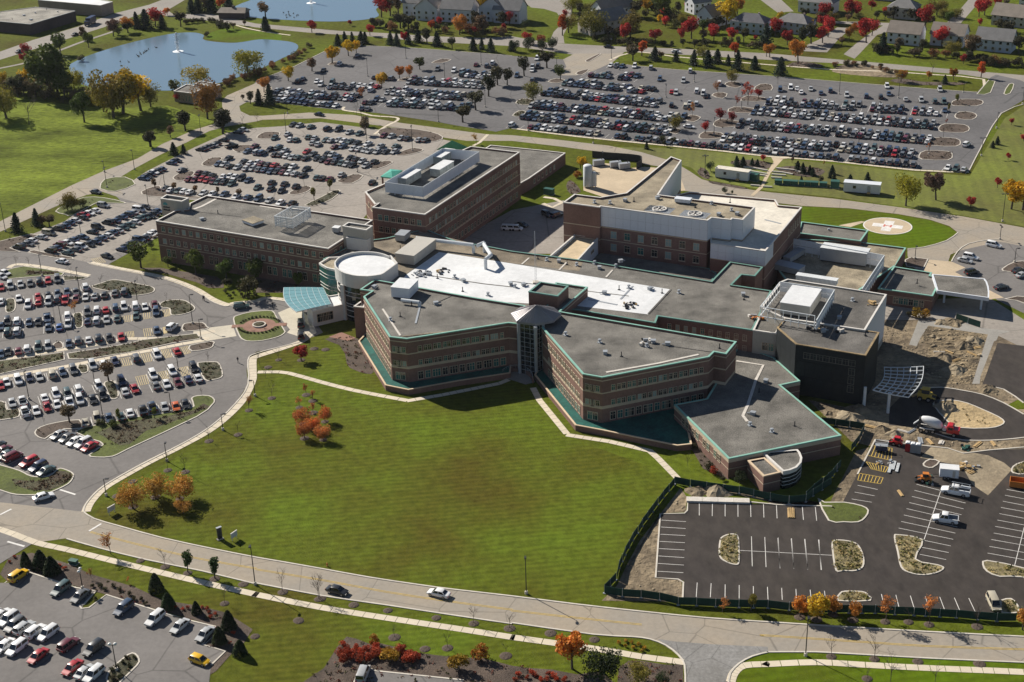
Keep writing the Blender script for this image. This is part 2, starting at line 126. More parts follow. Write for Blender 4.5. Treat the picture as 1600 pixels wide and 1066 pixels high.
I_ = [('straw',(3,1,[(41.6,257.8),(42.8,259.6),(44.6,260.2),(45.7,259.2),(45.3,254.9),(44.5,249.6),(43.6,248.6),(41.9,249.6),(40.7,252)])),('straw',(3,1,[(64.5,256.1),(66.1,256.7),
(68.7,255.8),(69.7,254),(69.7,250),(68.8,246.6),(67,245.2),(64.6,245.3),(63,245.6),(63.7,252.1)])),('straw',(3,1,[(77.5,257.2),(78.6,258),(83.2,255.7),(79.9,248.8),(83.6,246.6),
(84.6,245.3),(82.8,243.7),(79.8,243),(77.2,244),(76.1,246.2),(76.8,251.8)])),('straw',(2,1,[(92.4,246.2),(93.8,247.6),(100.2,244.5),(103.9,240.5),(102.4,236.2),(98.9,241.2),(94.5,241.6),
(92.5,243.6)])),('straw',(2,1,[(61.2,235.2),(62.1,237.8),(63.4,238.5),(66.6,238.2),(67.5,237.1),(67.5,234.9)])),('grassbed',(2,1,[(65,273.2),(66.2,271.6),(70.3,271.4),(73.8,269.7),
(74.8,267.7),(73.5,264.9),(71.5,263.1),(68.5,263.3),(65.4,264.1)])),('straw',(2,1,[(91.8,233),(92.4,234),(94.4,234.4),(95,232.3),(94.4,229.7),(91.1,229.8)])),('mulch',(2,1,[(91.3,286.7),
(93.4,288.7),(95.4,287.4),(93,284.7),(91.5,285.2)])),('straw',(2,1,[(110,283.2),(111.9,285.4),(115.4,286.6),(115.8,284.2),(112.3,280.7),(109.9,281.3)])),('sandbed',(2,1,[(101.3,315.2),
(103.3,316.7),(106.4,317.1),(109.7,315.2),(112.4,311.7),(115,307.8),(115.6,305.1),(114,303.2),(110.7,302.1),(104.1,302.8),(102.2,306.5)])),('mulchgreen',(3,1,[(-147.8,397.5),
(-147.2,399.2),(-145.3,398.2),(-143.2,391.8),(-143.4,389),(-145.3,389.1)])),('mulchgreen',(3,1,[(-125,385.3),(-124.2,386.9),(-122.6,386.3),(-120.8,380.5),(-120.2,376.6),
(-122.2,376.8)])),('mulchgreen',[(-135.9,415.7),(-128.3,414.5),(-127.2,414.1),(-129.6,412),(-134.6,411.5)]),('mulchgreen',(3,1,[(-124.9,406),(-122.7,408.9),(-119.9,411.2),(-117.3,410.7),
(-111.8,407.8),(-107,405.2),(-105.2,402.9),(-105.4,400.2),(-108.4,398.6),(-112,398.6),(-113.4,402),(-119,402.5)])),('mulchgreen',(3,1,[(-101.4,392.1),(-99.5,394.1),(-95.3,394),
(-92.7,391.5),(-90.5,387.8),(-91.2,385),(-93.7,383.2),(-96.6,383.2),(-98,387.8),(-100.8,389.2)])),('mulch',(2,1,[(-91.9,376.1),(-90.5,377.4),(-86.5,377.4),(-84.8,374.5),(-84.3,372.9),
(-90.7,371.4)])),('mulch',(3,1,[(-125.3,365.5),(-124.8,367.1),(-123.6,367.2),(-122.4,365.3),(-122,363),(-124.3,362.6)])),('mulchgreen',(3,1,[(-115.1,351.5),(-112.7,352.1),(-111.4,348.6),
(-111.8,346.9),(-113.2,347.2)])),('mulchgreen',(3,1,[(-105.4,340.1),(-104.9,341.7),(-103.3,341.8),(-101.9,339.4),(-100,333.8),(-100.2,331.4),(-101.8,331.7),(-103.4,335.4)])),
('mulchgreen',(3,1,[(-83.1,350),(-82.3,351.4),(-78.6,351.4),(-77.2,350.1),(-75.4,344.6),(-75.3,341.8),(-77.2,340.5),(-79.5,340.7)])),('mulch',(2,1,[(-87.4,362.3),(-81.5,364.5),
(-80.8,362.3),(-81.4,359.8),(-86.1,358.4)])),('grassbed',(2,1,[(-81.1,330.3),(-79.8,331.8),(-76.7,331.6),(-74.8,329),(-75.1,326),(-77.7,320.2),(-91.2,304.7),(-94,301.4),(-97.8,301.2),
(-100,302.5),(-97.8,307.4),(-100.9,310),(-105.4,313.5),(-105.1,315.9),(-95.1,320.6),(-87.6,322.5),(-82,324.3),(-79.7,325.9)])),('mulch',(2,1,[(-116.1,314.6),(-115.4,317.4),
(-112.1,319.5),(-106.6,320.6),(-104.9,315.9),(-109.1,315.8),(-111.8,312.7),(-112.5,311.1),(-114.5,312.1)])),('grassbed',(3,1,[(-124.1,301.3),(-119.7,299.2),(-114.2,296.2),(-110.6,293.4),
(-106.8,293.2),(-105.5,296.4),(-104,296.3),(-101.6,294.4),(-100.8,292.5),(-101.2,289.2),(-104,285.9),(-106.3,284.8),(-111.8,285.1),(-116.1,287.3),(-120.6,290.1)])),
('mulchgreen',(2,1,[(-133.6,331.6),(-129,332),(-127.4,329.9),(-126.2,327.2),(-123.8,327.9),(-122.3,324.4),(-123.2,322.4),(-130.6,321.9)])),('grassbed',[(-160.3,417),(-152.9,423.6),
(-150.3,424.7),(-141.9,421.4),(-136,418),(-136.2,415.7),(-138.1,416.5),(-154.5,414),(-158.5,411.1)]),('hedgebed',[(-140.9,355),(-137,356.2),(-128.9,358.1),(-120.9,360.6),(-119.4,355.5),
(-127.1,351.6),(-134.4,347.8),(-138.1,346.1)]),('hedgebed',[(-120,359.5),(-104.6,364.6),(-101.1,366.9),(-86.7,370.1),(-84.9,366.3),(-91.8,364.2),(-101.7,359.2),(-113.2,355.5),
(-118.6,355.9)]),('grassbed',(3,1,[(-78.3,379.1),(-77.2,381.8),(-73.8,383.8),(-69.3,384.4),(-67.4,383.4),(-65.9,379.3),(-62.8,370.9),(-62.3,368.7),(-63.7,366.1),(-67.8,363.8),
(-71.3,363.6),(-73.2,364.7),(-75,368)])),('mulch',(3,1,[(-97.1,554.7),(-95.2,560.9),(-90.7,561.1),(-88.3,558.9),(-89.5,552.7),(-95,552)])),('mulch',(3,1,[(-105,541.9),(-103.2,544.7),
(-96.5,544),(-98.5,537.6),(-101.8,535.5)])),('mulch',(3,1,[(-112.8,522),(-110.9,529.4),(-106.2,529.5),(-107,523.2),(-109,518.9)])),('mulch',(3,1,[(-120.5,507.3),(-118.3,513.6),
(-113.8,513.7),(-114,507.2),(-117.3,503.2)])),('mulch',(2,1,[(-128.8,492.8),(-125,498.6),(-122.5,497.4),(-120.9,492),(-107.3,485.7),(-106.9,483.7),(-124.3,487.3)])),
('mulch',(3,1,[(-41.4,526.7),(-36.3,533.9),(-31.9,532.9),(-31.5,529.9),(-37.7,525.2)])),('mulch',(2,1,[(-50.3,512.8),(-45.2,519.6),(-41.5,517.5),(-47,509.7)])),
('mulch',(2,1,[(-60.7,497.5),(-55.6,505),(-51.3,503),(-54.7,494.8)])),('mulch',(3,1,[(-76.1,486.5),(-72.2,493.4),(-68.7,492),(-69.8,487),(-73.8,484.3)])),('mulchgreen',(2,1,[(-69.2,473),
(-64.2,481.4),(-60.2,488.1),(-58,486.9),(-60,479),(-64.9,472.6)])),('mulch',(2,1,[(-50,555.6),(-47.2,561.9),(-34.3,558.3),(-25.8,550.9),(-24.3,544.4),(-29.8,540.8),(-36.3,547.8),
(-46.4,548.8)])),('grassbed',(2,1,[(-154.1,474.7),(-152.5,480.9),(-147.9,488.6),(-140.3,487.4),(-132.3,482.3),(-132.3,480.7),(-140.5,482),(-142.4,481.1),(-146.8,470),(-149.9,471.3)])),
('grassbed',(2,1,[(-144.8,498.9),(-145.3,508.2),(-138.2,509.9),(-132.5,501.2),(-138.2,493.8),(-143.3,496.5)])),('mulch',[(-167.4,445.3),(-161.9,449.6),(-156.2,453.4),(-152.3,451.6),
(-154.7,448),(-159.3,440.9),(-154.8,436.9),(-165.3,438.7)]),('mulch',(2,1,[(-152.4,436.7),(-150.9,438.4),(-147.4,436.3),(-136.7,430.9),(-138.2,429.3),(-148.8,434.2)])),
('mulch',(2,1,[(178.6,571.7),(182.2,577.3),(191,576.3),(191.5,571.5),(187.6,567.2),(178.9,568.2)])),('mulch',(2,1,[(175.1,554.9),(178.5,560.1),(183.1,558.5),(183.7,553.9),(180.2,548.8),
(175.1,550.4)])),('mulch',(2,1,[(164.6,539.6),(168.4,544.6),(175.3,542.7),(175.9,537.3),(172.3,532.5),(164.3,534.3)])),('mulch',(2,1,[(156.3,522.8),(160,527.5),(167.4,525.8),
(167.7,520.7),(164.6,516),(156.2,517.9)])),('mulch',(2,1,[(148.5,507),(152.3,512.4),(160.1,510.6),(160.5,505.8),(157.2,500.4),(148.5,502.2)])),('mulch',(2,1,[(85.7,594.3),(89,598.9),
(92.6,596),(89.6,588.9)])),('mulch',(2,1,[(93.3,610),(96.1,614.9),(100,613.2),(100.5,607.9),(97.2,604.4)])),('mulch',(2,1,[(70.3,561.6),(73.6,567),(77.3,563.2),(73.6,556.8)])),
('mulch',(2,1,[(61.8,547.2),(65.2,550),(67.9,546.5),(64.9,541.5)])),('mulch',(2,1,[(72.9,536.5),(75.7,543.6),(82.2,541.8),(82.6,535.5),(75.7,534.2)])),('mulch',(2,1,[(80.6,552.8),
(84.2,560.2),(91.2,556.1),(91,550.6),(83.1,548.2)])),('mulch',(2,1,[(88.8,569.9),(92.4,576.5),(99.7,573.4),(98,566.6)])),('mulch',(2,1,[(96.2,584.5),(100.2,592.6),(106.8,588.2),
(106.6,583.3)])),('mulch',(2,1,[(104.2,601),(108.3,609.6),(112.8,607.7),(111.3,598.9)])),('mulch',(2,1,[(18.8,624),(22.5,628.9),(26.6,625.7),(22.9,620.8)])),('mulch',(2,1,[(31.4,636.2),
(34.5,641.4),(38.2,642.4),(34.1,633.1)])),('mulchgreen',(2,1,[(4.3,591.1),(7.1,598.1),(12.4,595.1),(10.3,588)])),('mulchgreen',(2,1,[(2.8,573.5),(5.5,580.2),(8.7,578.6),(6,572)])),
('mulch',(2,1,[(-33,662.6),(-28.8,669.6),(-23.9,667.5),(-27.8,662)])),('mulch',(2,1,[(-80.7,665.5),(-77.5,671),(-73.5,667.5),(-77.5,663.6)])),('mulch',(2,1,[(-46.9,633),(-43.6,638.1),
(-37.8,637.4),(-40.4,632.2)])),('grassbed',[(192.4,584),(203.9,605.4),(205.9,602.5),(198.8,585.7),(195.4,583)]),('grassbed',(2,1,[(203.2,583.4),(209.9,597.6),(212.1,597.3),
(206.1,583.6)])),('mulch',(2,1,[(37,658.5),(43.6,669.7),(45.1,669.5),(39.1,656.8)])),('mulch',(2,1,[(144.2,398.5),(150,404),(153.7,403.1),(151.7,396.9),(145.6,396.2)])),
('mulch',[(118.1,407.8),(120,409.6),(123.2,409),(125.3,407.9),(121.9,400.5),(117.3,402.7)]),('mulch',[(137.9,376.6),(142.2,378.5),(145.1,377.7),(143.3,372.2),(141.1,375.2)]),
('mulchgreen',(2,1,[(-75.2,216.7),(-75.9,220),(-73.5,225.1),(-72,225.4),(-70.8,223.5),(-70.8,221.7),(-72.8,217),(-72.8,216.2)]))]
B_ = [('mulch',[(-105.9,253.5),(-105.8,260.1),(-101.4,261.1),(-93.5,257),(-87.1,252.5),(-77,247.4),(-70.5,242.6),(-62.1,239.9),(-56.9,237.5),(-51.1,231.9),(-52.2,227.4),(-53.7,225),
(-56,219.3),(-58.8,216.3),(-59.4,216.4),(-55.2,225.1),(-59.8,227.3),(-58.7,233.4),(-82.3,245.1),(-84.5,246.1),(-100.7,253.8),(-103.3,250.5)]),('mulch',[(-39.6,215.4),(-36.2,219.3),
(-34.4,225.5),(-32.9,228.7),(-31,227.9),(-28.4,226.2),(-26.6,226.4),(-22.2,224.4),(-18.5,222.8),(-13.1,221.5),(-7.1,220.8),(-1.8,218.3),(1.1,217.5),(5.5,216.8),(9.9,215.2),(14.6,215.9),
(16.1,213),(16.6,211.2),(-39.1,213.8)]),('mulch',[(17,212.7),(17.6,216.7),(19.5,218.7),(21.9,218.6),(26.2,217.2),(29.2,217.1),(28.6,210.6),(16.9,211.2)]),('mulch',(2,1,[(-44.8,359.3),
(-40.7,359),(-38.6,351.8),(-36,342.4),(-38,341.6),(-41.4,344.2),(-43.4,347.7)])),('mulch',(2,1,[(-50.8,363.6),(-46.6,365.9),(-41.5,362.9),(-39,353.2),(-44.2,353.6),(-46.5,359.6)])),
('brick_paving',[(-50,365.1),(-46.8,368),(-42.5,364),(-44.5,362.1),(-47.5,363.9)]),('mulch',[(-114.1,420.4),(-107.1,419.9),(-98.9,416),(-88.3,411.3),(-85.4,406.6),(-84.7,402.2),
(-89.3,402.6),(-93.7,407.3),(-103.5,414.4)]),('mulch',[(-76.8,413.2),(-61,404.3),(-56.4,396.5),(-74.6,397.9)]),('mulch',[(39.9,299),(41.6,298.1),(47.1,283.6),(47.2,282.2),(42.1,287.5),
(40.9,295.1)]),('mulch',(2,1,[(20.4,485.4),(22.1,491.4),(24.3,485.1),(25,478.2),(21.4,476.9)])),('mulch',(2,1,[(80.2,504.5),(83.2,508.2),(91.2,506.6),(94.3,501.6),(91.5,496.5),
(84.4,500.2)])),('mulch',(2,1,[(95.3,496.1),(99.8,499.5),(108.9,497.1),(111.8,492.2),(106.9,486.7),(100.6,488.8)])),('mulch',(2,1,[(67.2,495),(69.4,500.9),(71.2,496.1),(70.7,488.7),
(68.8,488.9)])),('mulch',(2,1,[(70.3,485.8),(75.5,482.4),(81.8,477.5),(80.6,476.2),(70.8,482.8)])),('mulch',(2,1,[(125.6,640.4),(132.3,645.3),(140.3,638.6),(138.8,634.5),
(126.9,635.9)])),('dirt',(2,1,[(143.4,629.7),(152.8,639.9),(164,632.9),(172.3,620.8),(168.9,613.1),(154.7,617.4),(143.7,624.2)])),('mulch',(2,1,[(163,608.5),(169.3,611.7),(175.9,605.6),
(192.1,602.4),(189.7,598.8),(171.3,601)])),('raised',[(-100.6,313.4),(-95.5,318.5),(-86.4,320.4),(-79,323.8),(-77.4,327.2),(-75.3,325.3),(-82.1,318.9),(-88.9,313.5),(-91.4,307.2),
(-93.5,306.6)]),('raised',(2,1,[(-114.8,292.2),(-109.9,290.9),(-106.5,291.7),(-105.3,295.5),(-101.9,294),(-101.5,290.4),(-105.1,286.6),(-110.8,287.7),(-113.3,290)])),
('raised',[(-147.8,420.6),(-138.8,419.2),(-138.6,417.5),(-148.1,417.3)])]
C_ = [(-149.4,407.8,5.04,'s','u',0,0),(-146.7,408.9,5.05,'s','s',0,0),(-144,409.5,5.05,'g','s',0,0),(-141.5,410.5,1.88,'k','u',0,0),(-139,411.1,5.03,'r','s',0,0),
(-136.4,411.8,5,'g','u',0,0),(-151.8,406.8,5.01,'r','s',0,0),(-143.9,397.6,5.06,'w','s',1,0),(-138.7,399,1.89,'r','s',1,0),(-135.9,399.7,1.94,'k','s',1,0),
(-133.4,400.7,5.03,'b','s',1,0),(-130.9,401.8,5.03,'b','s',1,0),(-128.2,401.5,5.03,'g','s',1,0),(-126.2,404.8,1.93,'w','u',1,0),(-148.5,395.9,1.74,'w','s',2,0),
(-139.7,392.6,4.92,'w','u',2,0),(-137.2,394.5,1.78,'r','s',2,0),(-134.3,394.5,4.91,'s','u',2,0),(-132.2,396.1,1.78,'g','u',2,0),(-129.7,395.4,4.92,'r','p',2,0),
(-126.8,396.3,4.88,'m','s',2,0),(-124.2,397.3,4.87,'w','s',2,0),(-121.6,397.7,1.73,'s','s',2,0),(-119,398.4,1.76,'k','s',2,0),(-116.2,399.7,1.76,'g','s',2,0),
(-113.6,400.4,1.74,'g','u',2,0),(-142.2,380.8,4.99,'k','u',3,0),(-139.5,380.9,1.84,'w','u',3,0),(-135.9,380.1,4.96,'b','s',3,0),(-133.4,380.4,4.96,'k','s',3,0),
(-131.4,382.5,5.01,'b','p',3,0),(-126,383.8,1.86,'w','u',3,0),(-121,386.3,4.99,'g','u',3,0),(-118.5,387.2,1.82,'w','u',3,0),(-116,387.3,1.87,'r','s',3,0),(-113.5,388.6,1.86,'b','u',3,0),
(-111.1,388.9,5.01,'w','u',3,0),(-107.9,389.3,1.84,'w','v',3,0),(-105,388.5,5,'w','s',3,0),(-102.7,390.6,1.86,'m','s',3,0),(-143.1,377.8,4.95,'b','s',4,0),
(-140.1,373.8,1.82,'e','u',4,0),(-137.4,373.9,1.78,'w','u',4,0),(-129.3,376,4.96,'b','s',4,0),(-126.3,376.1,1.82,'c','s',4,0),(-124.3,378.1,4.92,'w','p',4,0),
(-119.2,379.4,1.77,'n','s',4,0),(-116.7,379.7,1.77,'w','u',4,0),(-114.1,380.4,4.96,'s','s',4,0),(-111.2,381,1.76,'e','s',4,0),(-106.2,382.3,4.94,'e','s',4,0),
(-101,384.7,4.92,'b','u',4,0),(-137.6,359.3,5.02,'b','s',5,0),(-136.1,360.7,5,'k','s',5,0),(-133.4,361,1.89,'m','s',5,0),(-131.2,361.9,1.86,'w','u',5,0),(-128.5,363,4.98,'e','u',5,0),
(-125.9,363.3,5.03,'s','u',5,0),(-120.7,364.8,5.02,'b','s',5,0),(-118.6,366.4,1.86,'g','u',5,0),(-115.8,366.7,1.88,'w','s',5,0),(-113.3,367.6,1.86,'k','u',5,0),
(-110.4,367.9,5.03,'k','s',5,0),(-107.2,368.2,5,'r','s',5,0),(-98.2,371.8,5.02,'b','s',5,0),(-94.3,373.7,1.27,'w','u',6,1),(-131.8,340.1,5.08,'r','s',7,0),
(-130.8,341.9,5.07,'w','s',7,0),(-128.1,342.8,5.13,'w','u',7,0),(-125.7,344.5,5.1,'n','s',7,0),(-123.1,344.6,5.09,'s','s',7,0),(-120.1,345.8,1.94,'t','u',7,0),
(-117.8,347.1,5.12,'b','s',7,0),(-115.1,347.9,5.11,'g','u',7,0),(-110.7,350.5,5.11,'s','u',7,0),(-107.8,350.8,5.11,'w','s',7,0),(-105.4,352.8,5.11,'n','s',7,0),
(-100.1,354.1,1.95,'g','u',7,0),(-94.8,355.8,5.11,'w','u',7,0),(-89.9,357.7,1.98,'r','s',7,0),(-125.9,330,5.12,'s','s',8,0),(-123.4,330.5,1.97,'w','p',8,0),
(-118.4,332.3,1.98,'w','s',8,0),(-115.9,334,5.13,'w','u',8,0),(-112.9,333.8,5.13,'e','u',8,0),(-110.9,336.4,1.98,'w','u',8,0),(-106,337.8,5.13,'w','u',8,0),
(-100.7,340.3,5.13,'n','u',8,0),(-93.3,343.5,5.12,'w','u',8,0),(-88.7,345.3,5.14,'w','u',8,0),(-83.4,347.1,5.11,'k','u',8,0),(-121.1,324.7,1.98,'w','p',9,0),
(-118.5,325.3,5.1,'w','s',9,0),(-116.3,327.1,5.11,'r','s',9,0),(-114.1,328.3,5.08,'w','s',9,0),(-111.3,329.2,5.1,'w','p',9,0),(-109,330.4,5.09,'w','u',9,0),
(-105.8,330.6,5.11,'k','s',9,0),(-103.8,332.7,5.11,'k','u',9,0),(-98.5,334.4,1.94,'s','s',9,0),(-96.4,335.8,5.11,'r','s',9,0),(-91.3,337.3,1.97,'g','s',9,0),(-88.7,338,5.07,'w','s',9,0),
(-86,338.8,5.08,'m','s',9,0),(-83.6,340.3,1.93,'n','s',9,0),(-81.2,341,1.94,'w','s',9,0),(-104.5,318.1,1.89,'t','s',10,0),(-102.1,320,5.05,'t','u',10,0),(-99.2,320.1,5.06,'b','s',10,0),
(-96.5,320.7,1.94,'e','s',10,0),(-94.6,322.5,1.91,'w','s',10,0),(-91.6,323.4,1.91,'k','p',10,0),(-89.7,325.2,1.94,'b','p',10,0),(-86.6,325.2,5.03,'s','s',10,0),
(-83.8,325.2,5.03,'o','s',10,0),(-81.7,326.4,5.05,'k','s',10,0),(-109.4,312.1,4.13,'s','s',11,0),(-106.9,310.5,4.1,'g','s',11,0),(-104.6,308.6,4.11,'w','s',11,0),
(-102.3,307.4,4.08,'w','u',11,0),(-100.4,305.7,4.11,'r','s',11,0),(-122.8,307.3,4.07,'k','s',12,0),(-120.8,305.2,4.03,'m','s',12,0),(-119.3,303,4.01,'e','s',12,0),
(-117.4,301.8,0.9,'m','v',12,0),(-112.8,299,4.02,'r','u',12,0),(-110,296.6,4.06,'n','u',12,0),(-107.7,294.8,4.04,'e','s',12,0),(-105.1,283.2,0.54,'w','s',13,1),
(-101.5,251.9,1.08,'y','u',14,0),(-91.5,246.5,4.23,'e','u',14,0),(-87,244,4.26,'g','s',14,0),(-77.3,239.2,4.22,'b','u',14,0),(-70.4,235.5,4.23,'w','u',14,0),
(-65.1,232.9,4.22,'s','s',14,0),(-59.8,230.1,4.23,'s','s',14,0),(-59.4,222.1,5.77,'y','h',15,1),(-103.4,239,1.06,'g','s',16,0),(-100.9,238.4,1.06,'w','s',16,0),
(-99,236.8,4.19,'w','u',16,0),(-97.2,234.7,4.22,'g','u',16,0),(-95.1,233.8,1.06,'s','u',16,0),(-92.6,232.6,1.08,'w','u',16,0),(-90,231.7,4.18,'w','u',16,0),(-85.1,228,1.04,'m','u',16,0),
(-80,226.5,4.19,'k','u',16,0),(-99.7,229.1,4.25,'g','s',17,0),(-97.3,228.3,4.26,'w','s',17,0),(-94.7,227.4,4.23,'w','u',17,0),(-90,224.8,4.24,'r','s',17,0),(-82.6,221,4.24,'r','s',17,0),
(-80,219.7,1.11,'s','s',17,0),(-78.1,218.7,4.24,'w','u',17,0),(-36,243.2,5.84,'k','s',18,1),(-15.9,241.2,2.72,'w','s',18,1),(-77.1,386.8,0.18,'e','u',19,1),
(-58.5,373.3,1.72,'k','v',20,1),(-57.5,365.5,1.72,'k','v',20,1),(-156.2,440.3,2.7,'k','u',21,0),(-154.2,442.9,5.82,'g','s',21,0),(-153.9,445.6,2.72,'w','s',21,0),
(-151.5,448.7,2.7,'s','s',21,0),(-150,452.4,5.85,'t','v',21,0),(-148,456.3,2.7,'k','u',21,0),(-146.5,458.5,2.7,'b','s',21,0),(-145.8,461.4,2.72,'b','s',21,0),
(-144.5,463.6,2.69,'w','s',21,0),(-142.5,466.1,2.68,'k','s',21,0),(-142.9,468.9,5.86,'r','s',21,0),(-141.5,470.4,5.86,'w','s',21,0),(-140.1,472.6,2.69,'w','s',21,0),
(-138.3,477.9,5.85,'s','u',21,0),(-145,436.1,2.61,'k','u',22,0),(-144,438.3,2.64,'b','s',22,0),(-143.5,441,2.63,'m','u',22,0),(-141.6,442.7,5.78,'w','s',22,0),
(-140.3,445.4,2.61,'b','s',22,0),(-137.8,447.6,5.8,'b','s',22,0),(-135.8,452.2,2.65,'k','s',22,0),(-135.1,456.5,5.79,'k','u',22,0),(-132.7,460.7,2.67,'k','u',22,0),
(-130.7,462.1,2.61,'b','s',22,0),(-129.2,465.5,2.62,'b','s',22,0),(-127.7,467.9,2.66,'b','u',22,0),(-126.5,469.8,2.61,'s','s',22,0),(-125,472.5,5.8,'w','v',22,0),
(-123.7,474.8,5.78,'k','s',22,0),(-139,433.8,2.61,'e','s',23,0),(-137.1,436.6,2.61,'g','s',23,0),(-136,438.8,5.77,'w','u',23,0),(-134.1,440.7,5.75,'k','s',23,0),
(-132.6,442.9,2.65,'b','s',23,0),(-131.4,445.9,2.61,'b','s',23,0),(-129.9,448.1,2.62,'w','s',23,0),(-129.2,450.9,2.63,'b','s',23,0),(-127.6,452.4,2.63,'s','s',23,0),
(-126.4,455.1,5.79,'e','s',23,0),(-125,457.6,5.78,'e','s',23,0),(-123.7,460.3,2.66,'w','s',23,0),(-123.1,463.6,2.64,'e','s',23,0),(-121.6,464.8,5.78,'e','s',23,0),
(-120,465.7,5.79,'k','s',23,0),(-119.1,468.1,2.61,'k','s',23,0),(-118.2,470.3,5.77,'b','s',23,0),(-122.2,435.4,2.64,'n','s',24,0),(-121.3,438.4,2.67,'k','s',24,0),
(-120,440.4,5.82,'k','s',24,0),(-118.7,443.4,5.78,'b','u',24,0),(-117.3,444.9,2.65,'k','s',24,0),(-116.2,447.6,2.66,'w','s',24,0),(-115.2,449.5,5.82,'w','s',24,0),
(-125.7,429.9,5.66,'k','s',25,1),(-139,426.6,2.66,'w','s',26,1),(-144.5,492.7,5.75,'g','s',27,1),(-154.3,418.4,5.63,'w','s',28,1),(-154.5,415.4,5.63,'w','s',28,1),
(-130.6,506.1,5.84,'b','s',29,0),(-130,508.3,5.81,'k','s',29,0),(-129.2,510.4,2.7,'k','s',29,0),(-128.5,512.7,5.8,'w','s',29,0),(-127.6,514.3,2.69,'k','s',29,0),
(-126.4,516.2,2.66,'b','s',29,0),(-124,523.3,2.68,'b','s',29,0),(-122.7,526,5.82,'k','s',29,0),(-115.9,538.9,2.68,'k','s',29,0),(-114.8,540.6,2.66,'g','s',29,0),
(-113.7,542.7,2.69,'g','s',29,0),(-112.2,544,2.68,'s','s',29,0),(-111.3,546.1,2.69,'k','s',29,0),(-109,550.3,2.69,'k','s',29,0),(-105,560.3,2.68,'k','s',29,0),
(-103.4,563.4,5.8,'s','s',29,0),(-118.4,514.6,1.01,'g','s',30,1),(-104.8,542.4,0.83,'k','p',30,1),(-113.8,503.8,1.23,'m','s',31,0),(-111.6,503,4.39,'m','s',31,0),
(-109.2,503.4,4.37,'r','s',31,0),(-107.1,502.1,4.42,'r','s',31,0),(-104.6,500.5,4.39,'m','s',31,0),(-102.7,499.8,4.37,'e','s',31,0),(-100.5,499.3,1.23,'k','s',31,0),
(-97.6,497.5,4.39,'e','s',31,0),(-92.1,500.7,4.37,'b','s',31,0),(-111.4,510.6,1.24,'m','s',31,0),(-108.7,509.3,1.24,'k','s',31,0),(-106.1,507,1.25,'k','s',31,0),
(-101.7,505.5,1.28,'w','s',31,0),(-99.6,505.7,4.42,'w','s',31,0),(-97.5,504.4,4.41,'w','s',31,0),(-94.9,503.1,4.42,'k','u',31,0),(-120.1,494.3,1.2,'k','s',32,0),
(-118,492.1,1.2,'w','s',32,0),(-115.1,491.3,4.31,'e','s',32,0),(-113,490.6,1.16,'w','s',32,0),(-110.7,489.1,1.16,'w','s',32,0),(-105.8,487.9,4.36,'w','s',32,0),
(-102.5,486.6,4.32,'w','s',32,0),(-98.3,486.2,4.32,'b','s',32,0),(-93.7,483.3,4.34,'w','s',32,0),(-89.5,481.9,1.17,'b','s',32,0),(-85.6,480.2,4.36,'b','u',32,0),
(-81.5,478.2,4.32,'s','s',32,0),(-77.4,475.3,4.3,'w','s',32,0),(-73.3,474.5,1.2,'k','s',32,0),(-103.5,526.8,4.23,'k','s',33,0),(-106.1,520.7,4.29,'b','s',33,0),
(-103.8,519.9,4.25,'s','s',33,0),(-101.5,517.4,1.09,'k','s',33,0),(-98.3,516,4.26,'s','s',33,0),(-97.1,522.1,4.23,'k','s',33,0),(-94.1,520.1,1.09,'w','s',33,0),
(-91.9,520.5,4.23,'w','s',33,0),(-89.8,519.1,1.11,'m','s',33,0),(-87.3,517.8,1.09,'k','s',33,0),(-84.9,517,1.14,'r','s',33,0),(-94.8,514,1.12,'s','s',33,0),
(-92.5,513.8,4.26,'s','s',33,0),(-89.9,512.4,1.11,'g','s',33,0),(-87.7,511.6,1.12,'b','s',33,0),(-85.3,509.8,4.26,'b','s',33,0),(-83,509.5,4.24,'k','s',33,0),
(-80.3,515.6,1.12,'k','s',33,0),(-78,514.8,4.26,'w','s',33,0),(-72.7,511.5,4.27,'k','s',33,0),(-82.8,511.9,4.28,'m','s',33,0),(-80.6,508.4,1.11,'m','s',33,0),
(-78.5,507.6,4.24,'w','s',33,0),(-76.1,506.3,1.1,'s','s',33,0),(-73.1,504.4,1.13,'k','s',33,0),(-97.6,535,4.24,'b','s',34,0),(-93.7,532.9,1.09,'s','u',34,0),
(-91.6,532.1,1.09,'b','u',34,0),(-89.3,536.6,4.26,'k','s',34,0),(-86.6,538.1,1.09,'e','s',34,0),(-95.8,540.9,4.23,'m','s',34,0),(-86.4,529.8,1.1,'k','s',34,0),
(-86.4,538.9,4.23,'b','s',34,0),(-83.4,534.4,4.24,'s','s',34,0),(-74.9,532.4,4.26,'r','s',34,0),(-72.2,529.1,4.26,'g','s',34,0),(-66.9,528.6,4.26,'k','s',34,0),
(-65,527.8,4.27,'s','s',34,0),(-62.8,524.7,4.28,'b','s',34,0),(-57.8,523,4.27,'k','s',34,0),(-55.5,521.1,1.13,'k','s',34,0),(-53,518.8,4.23,'s','s',34,0),(-48.5,517.5,1.09,'k','s',34,0),
(-84.2,529.2,1.12,'k','s',34,0),(-81.7,527.7,1.09,'w','s',34,0),(-79.5,525.8,4.26,'s','s',34,0),(-77.3,525.5,1.08,'e','s',34,0),(-74.3,524.1,1.1,'k','s',34,0),
(-70.1,523.7,4.28,'k','s',34,0),(-67.8,521.7,4.24,'k','s',34,0),(-65.4,519.2,4.25,'m','s',34,0),(-62.9,518.4,1.08,'k','s',34,0),(-60.4,517,4.27,'e','s',34,0),
(-58.4,515.7,4.23,'s','s',34,0),(-56.2,514.3,4.23,'k','s',34,0),(-51.2,513.3,4.25,'s','s',34,0),(-69.1,546.4,4.15,'e','s',35,0),(-66.8,545.5,0.98,'s','s',35,0),
